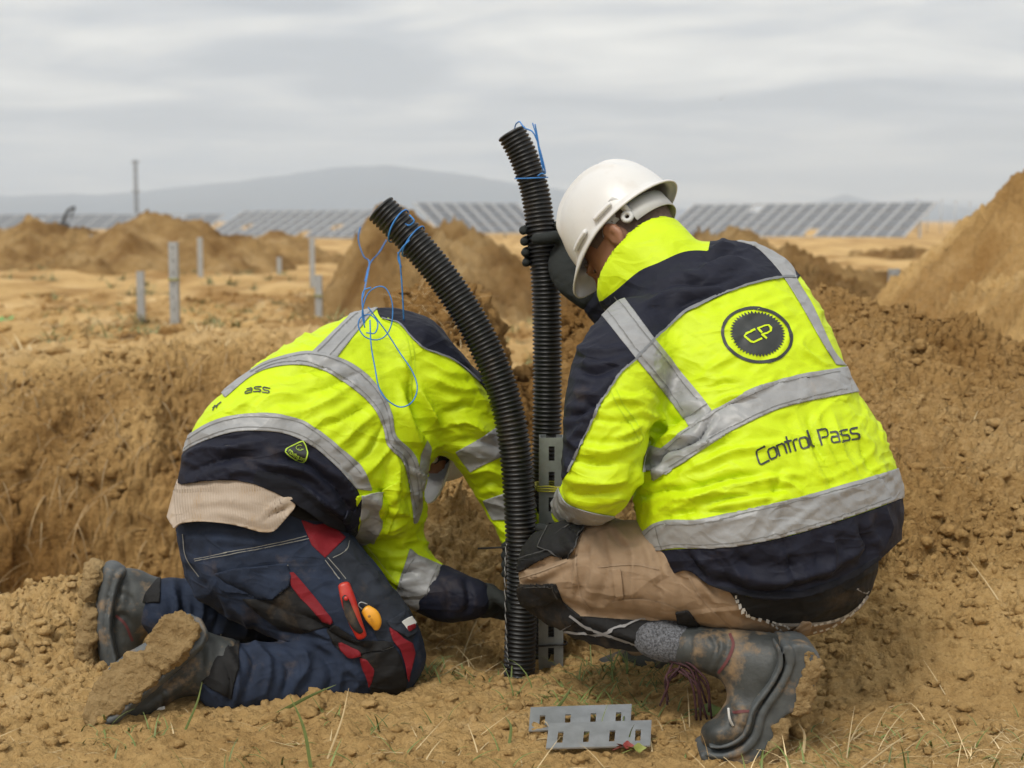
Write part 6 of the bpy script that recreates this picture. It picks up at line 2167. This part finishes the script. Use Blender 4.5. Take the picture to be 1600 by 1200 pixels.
# glove at the foot of the front pipe
gp = P(757, 938, 3.03)
X, Yd, Z = np.array([1.0, 0, 0]), np.array([0, 1.0, 0]), np.array([0, 0, 1.0])
fl = []
for k in range(4):
    b = gp + X * 0.012 - Z * (0.026 - 0.016 * k) + Yd * (0.01 - 0.012 * k)
    fl.append(([b, b + X * 0.036 + Yd * 0.012 - Z * 0.012, b + X * 0.056 + Yd * 0.040 - Z * 0.012, b + X * 0.045 + Yd * 0.065 - Z * 0.008], [0.0125, 0.012, 0.0115, 0.0095]))
fl.append(([gp + Z * 0.012, gp + X * 0.020 + Z * 0.020 - Yd * 0.03, gp + X * 0.045 + Z * 0.004 - Yd * 0.042, gp + X * 0.058 - Z * 0.012 - Yd * 0.040], [0.016, 0.0145, 0.012, 0.0105]))
hand('glove', MAN_L, (gp, (0.034, 0.026, 0.036), np.eye(3)), 0, fl + [([gp, P(748, 937, 3.01), P(732, 936, 3.015)], [0.034, 0.030, 0.029])], GLOVE)
# the other hand steadies the back of the front pipe
gq = P(822, 868, 3.10)
fl = [([gq + Z * (0.03 - 0.02 * k), gq + X * -0.03 + Z * (0.03 - 0.02 * k) - Yd * 0.01, gq + X * -0.045 - Yd * 0.035 + Z * (0.028 - 0.02 * k)], [0.012, 0.011, 0.0095]) for k in range(4)]
fl.append(([gq + X * 0.01 + Z * 0.03, gq + X * 0.035 - Yd * 0.02 + Z * 0.04, gq + X * 0.038 - Yd * 0.05 + Z * 0.04], [0.013, 0.012, 0.010]))
hand('glove', MAN_L, (gq, (0.03, 0.022, 0.045), np.eye(3)), 0, fl + [([gq, P(818, 850, 3.12), P(814, 836, 3.13)], [0.032, 0.030, 0.030])], GLOVE, 0.0045)

# lowered head with its helmet between the arms
HL_FW = unit((0.10, -0.25, -0.96)); HL_UP = unit((0.80, 0.55, -0.06)); HL_UP = unit(HL_UP - HL_FW * (HL_UP @ HL_FW)); HL_LF = np.cross(HL_UP, HL_FW)
HLC = P(664, 668, 3.27)
helmet(MAN_L, HLC + 0.022 * HL_UP, HL_FW, HL_UP, HL_LF)
prims = [(shrink(L_TRUNK, 0.66), 0.03, 1), (shrink(L_ARM, 0.75), 0.03, 1), (shrink(L_ARM2, 0.75), 0.03, 1), (shrink(L_PELVIS, 0.72), 0.03, 1), (shrink(L_THIGH, 0.75), 0.03, 1), (shrink(L_SHANK, 0.8), 0.01, 1), (shrink(L_THIGH2, 0.85), 0.03, 1), (shrink(L_SHANK2, 0.8), 0.01, 1),
         (Sweep([(P(630, 600, 3.18), 0.06, 0.06), (P(650, 630, 3.23), 0.058, 0.058), (HLC - 0.05 * HL_UP, 0.055, 0.055)], 4), 0.03, 1)] + head_prims(HLC, HL_FW, HL_UP, HL_LF)
BC2, BO2 = body(MAN_L, prims, HLC, HL_FW, HL_UP, HL_LF, 0.0075)
for sd in (1, -1):
    ec = HLC + 0.0765 * HL_FW + sd * 0.031 * HL_LF - 0.005 * HL_UP
    v, f = ico(3)
    link('eye', mesh('eye', v * 0.0118 + ec - 0.004 * HL_FW, f, simple('eye_white', (0.6, 0.58, 0.55), 0.2)), BO2)
def hair2(p, A):
    q = p - HLC
    x, z = q @ HL_FW, q @ HL_UP
    return np.maximum.reduce([x - 0.030 - 0.4 * z, -0.075 - z, 0.010 - z - 2.0 * np.maximum(-x - 0.02, 0), np.linalg.norm(q, axis=1) - 0.17])
BC2.piece('hair', [hair2], 0.0025, HAIR, BO2)
for root in [o for o in list(COL.objects) if o.type == 'EMPTY' and o['category'] == 'person']:
    for ch in root.children:
        ch.matrix_parent_inverse = Matrix.Translation(-root.location)

plume()


# ------------------------------------------------------------------ pipes, channel, twine, plates, tools
PIPE_M = simple('black_pipe_plastic', (0.0075, 0.008, 0.0085), 0.40, noise=0.2, nscale=15, dirt=0.14, dscale=7, spec=0.5, dthr=0.62)


def pipe(label, stations, rad, pitch=0.0092):
    t = thing('corrugated_pipe', label, 'pipe', 'black corrugated pipes', stations[0])
    C = catmull(np.array(stations), 24)
    seg = np.linalg.norm(np.diff(C, axis=0), axis=1)
    cum = np.concatenate([[0], np.cumsum(seg)])
    n = int(cum[-1] / pitch)
    prof = [(0.0, 0.0), (0.12, 0.55), (0.24, 0.92), (0.40, 1.0), (0.56, 0.92), (0.68, 0.55), (0.80, 0.0)]
    s, r = [], []
    for k in range(n):
        for a, b in prof:
            s.append((k + a) * pitch); r.append(rad - 0.0042 + 0.0042 * b)
    s = np.array(s); r = np.array(r)
    Q = np.stack([np.interp(s, cum, C[:, i]) for i in range(3)], 1)
    # smooth frame along the curve
    o = Vector(stations[0])
    v, f = tube(Q, r, 40, False)
    link('corrugated_wall', mesh('corrugated_wall', v - stations[0], f, PIPE_M), t)
    qi = Q[::6]
    v, f = tube(qi, rad - 0.0062, 32, False)
    link('inner_wall', mesh('inner_wall', v - stations[0], f[:, ::-1], PIPE_M), t)
    T, A, B = frames(Q)
    th = np.linspace(0, 2 * math.pi, 40, endpoint=False)
    ring = np.array([[Q[-1] + rr * (math.cos(x) * A[-1] + math.sin(x) * B[-1]) for x in th] for rr in (rad - 0.0062, rad - 0.0042)])
    i = np.arange(80).reshape(2, 40); j = np.roll(i, -1, 1)
    link('cut_end', mesh('cut_end', ring.reshape(-1, 3) - stations[0], np.stack([i[0], j[0], j[1], i[1]], -1), PIPE_M), t)
    return Q


FRONT = pipe('front corrugated pipe leaning left, its end above the bent worker', [P(811, 1075, 3.0), P(813, 1000, 3.0), P(816, 900, 3.0), P(812, 790, 3.005), P(803, 690, 3.01), P(785, 610, 3.02), P(752, 530, 3.03), P(704, 450, 3.04), P(650, 382, 3.05), P(590, 321, 3.06)], 0.0335)
REAR = pipe('upright corrugated pipe held by the gloved hand of the squatting worker', [P(852, 1050, 3.2), P(852, 900, 3.2), P(853, 760, 3.21), P(855, 640, 3.22), P(855, 540, 3.23), P(853, 450, 3.235), P(846, 370, 3.24), P(836, 300, 3.25), P(818, 245, 3.255), P(796, 202, 3.26)], 0.0325)


CHAN = simple('dull_galvanised', (0.25, 0.27, 0.275), 0.5, metal=0.6, noise=0.25, nscale=18, dirt=0.35, dscale=14, dthr=0.60)


def channel():
    g = P(861, 1035, 3.085)
    t = thing('slotted_channel', 'slotted galvanised steel channel standing between the pipes and the raised knee', 'channel', None, (g[0], g[1], 0.0))
    top = P(861, 684, 3.085)[2]
    w = 0.046
    # front web with real openings, built from strips and bridges
    n = 11
    pitch = 0.0545
    zs = top
    web = []
    h = 0.031
    sw = 0.0062
    for sx in (-1, 1):
        v, f = box((sx * (w / 2 - (w / 2 - sw) / 2 - 0.0) * 1.0, 0, top / 2 - 0.05), w / 2 - sw, 0.003, top + 0.1)
        web.append((v, f))
    z = top
    k = 0
    while z > -0.1:
        zt = z - (0.018 if k == 0 else pitch - h)
        web.append(box((0, 0, (z + zt) / 2), 2 * sw, 0.003, z - zt))
        z = zt - h
        k += 1
    link('web', mesh('web', *join(web), CHAN, False), t)
    for sx in (-1, 1):
        link('flange', mesh('flange', *box((sx * (w / 2 + 0.0015), 0.022, top / 2 - 0.05), 0.003, 0.047, top + 0.1), CHAN, False), t)
        link('lip', mesh('lip', *box((sx * (w / 2 - 0.006), 0.047, top / 2 - 0.05), 0.012, 0.003, top + 0.1), CHAN, False), t)
    YW = simple('yellow_wire', (0.42, 0.40, 0.03), 0.5)
    for dz in (-0.004, 0.004, 0.0):
        zc = P(861, 763, 3.085)[2] + dz
        pts = [(-0.03, -0.005, zc), (-0.01, -0.006, zc + dz * 0.4), (0.012, -0.006, zc - 0.001), (0.030, -0.004, zc + 0.001), (0.032, 0.025, zc), (0.028, 0.053, zc), (-0.028, 0.053, zc), (-0.032, 0.025, zc)]
        link('binding_wire', mesh('binding_wire', *tube(catmull(np.array(pts), 4, True), 0.0018, 6, False), YW), t)
    BT = simple('black_tie', (0.012, 0.012, 0.012), 0.4)
    zc = P(861, 1008, 3.085)[2]
    pts = [(-0.030, -0.006, zc), (0.012, -0.006, zc + 0.002), (0.030, -0.004, zc + 0.003), (0.032, 0.025, zc), (0.0, 0.054, zc), (-0.034, 0.025, zc)]
    link('cable_tie', mesh('cable_tie', *tube(catmull(np.array(pts), 4, True), 0.0022, 6, False), BT), t)


channel()
v, f = tube(catmull(np.array([P(747, 857, 3.02), P(770, 856, 3.0), P(793, 855, 2.985)]), 5), 0.0022, 6)
o = link('cable_tie_tail', mesh('cable_tie_tail', v, f, simple('black_tie', (0.012, 0.012, 0.012), 0.4)), None, 'black cable tie tail sticking out left of the front pipe', 'cable tie')
# speckled cord running down the left of the front pipe
cord = np.array([P(791, 850, 2.975), P(789, 900, 2.972), P(790, 960, 2.972), P(792, 1010, 2.975), P(795, 1040, 2.98)])
c2 = catmull(cord, 30)
tw = np.linspace(0, 80, len(c2))
pa = []
for ph in (0, math.pi):
    q = c2 + 0.0009 * np.stack([np.cos(tw + ph), np.sin(tw + ph), 0 * tw], 1)
    pa.append(q)
cd = thing('twisted_cord', 'black and white twisted cord along the left side of the front pipe', 'cord', None, cord[0])
for q, m in zip(pa, (simple('white_cord', (0.30, 0.30, 0.29), 0.8), simple('black_cord', (0.02, 0.02, 0.02), 0.8))):
    v, f = tube(q - cord[0], 0.0010, 6)
    link('strand', mesh('strand', v, f, m), cd)

TWINE = simple('blue_twine', (0.035, 0.19, 0.52), 0.6, noise=0.25, nscale=60)


def pipe_loop(Q, px, py, d, rad, tilt, turns=1.05, r=0.0021):
    c = P(px, py, d)
    k = np.argmin(np.linalg.norm(Q - c, axis=1))
    T, A, B = frames(Q)
    th = np.linspace(0, 2 * math.pi * turns, 50)
    return np.array([Q[k] + (rad + 0.002) * (math.cos(x) * A[k] + math.sin(x) * B[k]) + T[k] * tilt * math.sin(x + 0.7) for x in th])


def twine(label, curves, r=0.0017, blur=None):
    t = thing('blue_twine', label, 'twine', 'blue twine', curves[0][0])
    for c in curves:
        v, f = tube(np.asarray(c) - curves[0][0], r, 6)
        link('strand', mesh('strand', v, f, TWINE), t)


d0 = 3.01
twine('blue twine tied in two turns round the leaning front pipe, its end hanging down', [
    pipe_loop(FRONT, 622, 354, 3.055, 0.0335, 0.012), pipe_loop(FRONT, 645, 378, 3.05, 0.0335, 0.010),
    catmull([P(640, 336, 3.02), P(647, 345, 3.015), P(640, 352, 3.02), P(633, 350, 3.03)], 6),
    catmull([P(622, 394, 3.02), P(625, 410, 3.02), P(628, 445, 3.03), P(630, 480, 3.04), P(631, 500, 3.05)], 6), catmull([P(640, 375, 3.01), P(628, 388, 3.01), P(622, 402, 3.02), P(627, 418, 3.02)], 6)])
twine('loose blue twine coil lying in loops on the shoulder of the bent worker', [
    catmull([P(570, 512, 2.95), P(566, 488, 2.95), P(574, 460, 2.95), P(590, 448, 2.95), P(604, 452, 2.95), P(613, 475, 2.95), P(612, 505, 2.95), P(603, 524, 2.95), P(588, 531, 2.95), P(570, 526, 2.95), P(560, 510, 2.95), P(564, 496, 2.955), P(578, 492, 2.955), P(590, 504, 2.95), P(586, 520, 2.945), P(572, 520, 2.945)], 8),
    catmull([P(578, 500, 2.95), P(580, 540, 2.93), P(586, 575, 2.915), P(592, 605, 2.90), P(604, 624, 2.895), P(625, 636, 2.90), P(644, 628, 2.91), P(652, 606, 2.93), P(644, 580, 2.945), P(624, 550, 2.96), P(606, 522, 2.96), P(590, 500, 2.955), P(575, 480, 2.95)], 8),
    catmull([P(570, 505, 2.95), P(566, 475, 2.96), P(568, 455, 2.97), P(580, 449, 2.97)], 8)], 0.0014)
twine('blurred blue twine hanging behind the leaning pipe', [
    catmull([P(563, 355, 3.9), P(560, 375, 3.9), P(568, 400, 3.9), P(577, 410, 3.9), P(572, 440, 3.8), P(567, 465, 3.6)], 8), catmull([P(604, 375, 3.9), P(592, 395, 3.9), P(578, 412, 3.9), P(570, 440, 3.85)], 8)], 0.0018)
twine('blue twine knotted at the top of the upright pipe', [
    pipe_loop(REAR, 832, 278, 3.255, 0.0325, 0.010), catmull([P(812, 190, 3.24), P(820, 200, 3.22), P(832, 206, 3.21), P(840, 222, 3.21), P(848, 250, 3.21), P(852, 270, 3.215), P(846, 271, 3.22), P(840, 275, 3.22)], 8),
    catmull([P(832, 192, 3.21), P(838, 212, 3.21), P(843, 240, 3.21), P(849, 268, 3.21)], 8), catmull([P(836, 194, 3.20), P(840, 215, 3.205), P(845, 245, 3.21), P(852, 268, 3.215)], 8), catmull([P(811, 190, 3.24), P(806, 194, 3.26), P(804, 202, 3.27)], 5)], 0.0015)


def plate(label, a, b, c_, d_):
    """punched steel plate from four photo corners set on the ground: a top left, b top right, c bottom right, d bottom left (3D)"""
    a, b, c_, d_ = map(np.array, (a, b, c_, d_))
    t = thing('punched_plate', label, 'steel plate', 'punched steel plates on the ground', (a + b + c_ + d_) / 4)
    o = (a + b + c_ + d_) / 4
    us = sorted([0, 1] + [x + s * 0.027 for x in (0.125, 0.375, 0.625, 0.875) for s in (-1, 1)])
    vs = [0, 0.36, 0.80, 1]
    pt = lambda u, v: (a * (1 - u) + b * u) * (1 - v) + (d_ * (1 - u) + c_ * u) * v - o
    V = [pt(u, v) for u in us for v in vs]
    Fq = []
    for i in range(len(us) - 1):
        for j in range(3):
            if j == 1 and i % 2 == 1:
                continue
            Fq.append((i * 4 + j, i * 4 + j + 1, (i + 1) * 4 + j + 1, (i + 1) * 4 + j))
    ob = link('sheet', mesh('sheet', np.array(V), Fq, GALV, False), t)
    md = ob.modifiers.new('t', 'SOLIDIFY'); md.thickness = 0.003; md.offset = 0
    e0, e1 = d_ - o, c_ - o
    return t


def up_plate(label, bl, br, tl, tr):
    gl, gr = GP(*bl, 0.012), GP(*br, 0.012)
    hl, hr = P(*tl, gl[1] + 0.075), P(*tr, gr[1] + 0.075)
    plate(label, hl, hr, gr, gl)


up_plate('punched plate lying further from the lens, partly behind the other one', (826, 1143), (985, 1135), (829, 1106), (987, 1101))
up_plate('punched plate lying in front with a red leaf at its corner', (853, 1170), (1016, 1166), (858, 1131), (1018, 1126))

# tools in the trouser pocket
RED_P = simple('red_handle_plastic', (0.42, 0.018, 0.012), 0.38, noise=0.08, dirt=0.3, dscale=20)
BLK_P = simple('black_handle_rubber', (0.016, 0.016, 0.017), 0.6, dirt=0.25, dscale=20)
t = thing('folding_saw', 'red and black tool handle in the thigh pocket of the kneeling worker', 'hand tool', None, P(550, 955, 2.76))
org = P(550, 955, 2.76)
hb = Sweep([S(538, 916, 2.765, 10, 0.010), S(545, 940, 2.758, 12, 0.012), S(554, 968, 2.755, 11, 0.011), S(564, 992, 2.757, 9, 0.010)], 5, expo=2.6, cap=0.8)
V, Fq = garment([(hb, 0.005, 1)], 0.0022)
link('handle', mesh('handle', V - org, Fq, RED_P), t)
hg = Sweep([S(539, 934, 2.746, 5, 0.006), S(546, 958, 2.744, 8, 0.006), S(556, 978, 2.744, 7, 0.006), S(563, 986, 2.748, 5, 0.006)], 5, cap=0.9)
V, Fq = garment([(hg, 0.004, 1)], 0.0018)
link('grip', mesh('grip', V - org, Fq, BLK_P), t)
v, f = tube(np.array([P(541, 935, 2.741) - org, P(541, 935, 2.737) - org]), 0.0045, 16)
link('rivet', mesh('rivet', v, f, RED_P), t)
YP = simple('amber_plastic', (0.72, 0.33, 0.02), 0.4, noise=0.06, dirt=0.2, dscale=30)
t = thing('utility_knife', 'amber plastic knife grip beside the red tool handle', 'hand tool', None, P(580, 965, 2.765))
org = P(580, 965, 2.765)
kb = Sweep([S(572, 953, 2.775, 9, 0.007), S(581, 962, 2.772, 12, 0.008), S(587, 972, 2.772, 10, 0.007), S(588, 981, 2.775, 5, 0.006)], 5, expo=2.4, cap=0.8)
V, Fq = garment([(kb, 0.004, 1)], 0.002)
link('grip', mesh('grip', V - org, Fq, YP), t)
v, f = tube(np.array([P(577, 963, 2.757) - org, P(577, 963, 2.754) - org]), 0.0028, 12)
link('rivet', mesh('rivet', v, f, simple('brass_rivet', (0.30, 0.16, 0.03), 0.4)), t)
v, f = tube(catmull(np.array([P(566, 952, 2.77), P(560, 946, 2.768), P(564, 941, 2.77), P(574, 944, 2.772)]) - org, 6), 0.0012, 6)
link('wire_loop', mesh('wire_loop', v, f, GALV), t)


# ------------------------------------------------------------------ grass, straw, leaves
def blades(name, items, mat, kind='stuff', **kw):
    """items: (x, y, length, lean_dir, lean, width)"""
    V, Fq = [], []
    off = 0
    for (x, y, z, L, a, lean, w, sag) in items:
        n = 6
        dirv = np.array([math.cos(a), math.sin(a), 0])
        sd = np.array([-math.sin(a), math.cos(a), 0])
        p = np.array([x, y, z - 0.006])
        for k in range(n):
            s = k / (n - 1)
            th = lean + sag * s
            q = p + dirv * (L * s * math.sin(th)) + np.array([0, 0, L * s * math.cos(th)])
            ww = w * (1 - s ** 1.8) * 0.5 + 0.0002
            V += [q - sd * ww, q + np.array([0, 0, 0.25 * ww]), q + sd * ww]
        i = np.arange(n * 3).reshape(n, 3) + off
        Fq.append(np.stack([i[:-1, :-1], i[:-1, 1:], i[1:, 1:], i[1:, :-1]], -1).reshape(-1, 4))
        off += n * 3
    return link(name, mesh(name, np.array(V), np.vstack(Fq), mat), kind=kind, **kw)


def place_blades(n, xr, yr, Lr, wr, lean, sag, clump=None, r=None):
    r = r or np.random.default_rng(n)
    out = []
    cl = [(r.uniform(*xr), r.uniform(*yr)) for _ in range(clump)] if clump else None
    for _ in range(n):
        if cl:
            c = cl[r.integers(len(cl))]
            x, y = c[0] + r.normal() * 0.035, c[1] + r.normal() * 0.03
        else:
            x, y = r.uniform(*xr), r.uniform(*yr)
        L = Lr[0] + (Lr[1] - Lr[0]) * r.random() ** 1.6
        out.append((x, y, float(ground_z(x, y)), L, r.uniform(0, 6.28), r.uniform(*lean), r.uniform(*wr), r.uniform(*sag)))
    return out


blades('weeds', place_blades(2600, (-10, 4.0), (13.0, 30.0), (0.10, 0.30), (0.012, 0.03), (0.3, 1.4), (0.1, 0.8), 170) + place_blades(1500, (-2.6, 0.4), (8.0, 13.0), (0.06, 0.16), (0.006, 0.014), (0.3, 1.4), (0.1, 0.8), 70), simple('olive_weeds', (0.17, 0.165, 0.06), 0.7, noise=0.4, nscale=2))
blades('grass', place_blades(230, (-0.75, 0.75), (2.34, 2.62), (0.02, 0.08), (0.0018, 0.004), (0.1, 1.2), (0.2, 1.0), 44) +
       place_blades(260, (0.02, 0.36), (2.66, 3.02), (0.03, 0.11), (0.002, 0.004), (0.2, 1.2), (0.3, 1.2), 14) +
       place_blades(90, (0.45, 1.0), (2.36, 2.60), (0.03, 0.09), (0.002, 0.004), (0.1, 1.1), (0.3, 1.1), 16) + place_blades(2600, (-5.5, 0.6), (8.5, 19.0), (0.05, 0.15), (0.005, 0.012), (0.3, 1.4), (0.1, 0.8), 150) + place_blades(110, (-0.18, 0.0), (2.8, 3.02), (0.03, 0.08), (0.002, 0.004), (0.3, 1.2), (0.3, 1.1), 7), GRASS)
blades('dry_grass', place_blades(330, (-0.85, 0.95), (2.34, 2.62), (0.02, 0.09), (0.0012, 0.003), (0.7, 1.55), (0.0, 0.5), 70) +
       place_blades(150, (0.25, 0.95), (2.36, 2.58), (0.04, 0.12), (0.0010, 0.0022), (0.4, 1.5), (0.1, 0.7), 26) +
       place_blades(90, (-0.25, -0.02), (2.95, 3.25), (0.04, 0.12), (0.0015, 0.003), (0.5, 1.5), (0.1, 0.8), 9) +
       place_blades(160, (-0.34, -0.10), (4.1, 4.5), (0.05, 0.16), (0.001, 0.0025), (0.3, 1.4), (0.1, 0.8), 12) +
       place_blades(3600, (-6.5, 2.0), (6.3, 19.0), (0.04, 0.17), (0.004, 0.010), (0.6, 1.5), (0.1, 0.8), 160) + place_blades(420, (-2.2, -0.4), (5.3, 6.3), (0.06, 0.24), (0.0015, 0.004), (0.9, 2.4), (0.0, 0.8), 70) + place_blades(150, (0.3, 1.8), (2.7, 4.0), (0.04, 0.2), (0.0012, 0.0025), (0.9, 1.57), (0.0, 0.3)), STRAW)
ROOT = simple('root_fibre', (0.27, 0.185, 0.09), 0.85, noise=0.35, nscale=9)
rr = np.random.default_rng(77)
it = []
for _ in range(650):
    x, y = rr.uniform(-2.3, -0.35), rr.uniform(5.0, 5.95)
    it.append((x, y, float(ground_z(x, y)) + 0.012, rr.uniform(0.05, 0.28), -1.57 + rr.normal() * 0.7, rr.uniform(1.2, 2.1), rr.uniform(0.002, 0.0055), rr.uniform(0.1, 1.0)))
blades('root_fibres', it, ROOT)
for (px, py, tx, ty, w, col, lab) in ((486, 1205, 452, 1085, 0.006, GRASS, 'tall green grass blade rising in front of the kneeling worker'), (430, 1120, 525, 1070, 0.007, GRASS, 'broad bent grass blade lying against the near shin'), (512, 1200, 545, 1075, 0.003, STRAW, 'pale thin stalk right of the tall green blade'),
                                      (290, 1150, 316, 1065, 0.004, GRASS, 'slim green blade in front of the near muddy boot'), (1255, 1180, 1248, 1130, 0.005, STRAW, 'short straw coloured stalk right of the grey boot'), (1340, 1205, 1420, 1145, 0.003, STRAW, 'long leaning straw stalk at the lower right'), (796, 1168, 790, 1120, 0.005, GRASS, 'short broad blade left of the punched plates'), (862, 1120, 895, 1070, 0.006, GRASS, 'green blade behind the punched plates')):
    g = GP(px, py, 0.0)
    g[2] = float(ground_z(g[0], g[1]))
    e = P(tx, ty, g[1] + 0.01)
    m = (g + e) / 2 + np.array([0.006, 0, 0.006])
    C = catmull([g, m, e], 5)
    s = np.linspace(0, 1, len(C))
    ww = w * (1 - s ** 2) * 0.5 + 0.0003
    sd = unit(np.cross(e - g, [0, 1.0, 0.2]))
    V = np.stack([C - ww[:, None] * sd, C + np.array([0, -0.001, 0]), C + ww[:, None] * sd], 1).reshape(-1, 3) - g
    o = link('grass_blade', mesh('grass_blade', V, grid_faces(len(C), 3), col), None, lab, 'grass blade', 'single grass blades in the foreground')
    o.location = g
# fallen leaf at the plate corner
for px, py, s, col, lab in ((975, 1168, 0.013, (0.20, 0.03, 0.025), 'red fallen leaf at the corner of the front plate'), (992, 1172, 0.015, (0.20, 0.22, 0.05), 'yellow green fallen leaf under the front plate corner'), (1100, 1112, 0.030, (0.14, 0.19, 0.05), 'green leaf lying below the laces')):
    g = GP(px, py, 0.014)
    n = 20
    th = np.linspace(0, 2 * math.pi, n, endpoint=False)
    rr = s * (1 + 0.28 * np.cos(5 * th) + 0.1 * np.cos(9 * th))
    V = [np.array([0, 0, 0.004])] + [np.array([r_ * math.cos(a), r_ * math.sin(a) * 0.8, 0.006 * math.sin(2 * a) + 0.004]) for r_, a in zip(rr, th)]
    fs = [(0, 1 + k, 1 + (k + 1) % n) for k in range(n)]
    t = thing('fallen_leaf', lab, 'leaf', 'fallen leaves', g)
    lm = simple('leaf_colour', col, 0.6, noise=0.3, nscale=60)
    link('blade', mesh('blade', np.array(V), fs, lm), t)
    link('stalk', mesh('stalk', *tube(np.array([[0, 0, 0.003], [-s * 0.9, -s, 0.004], [-s * 1.6, -s * 1.4, 0.002]]), 0.0008, 5), lm), t)
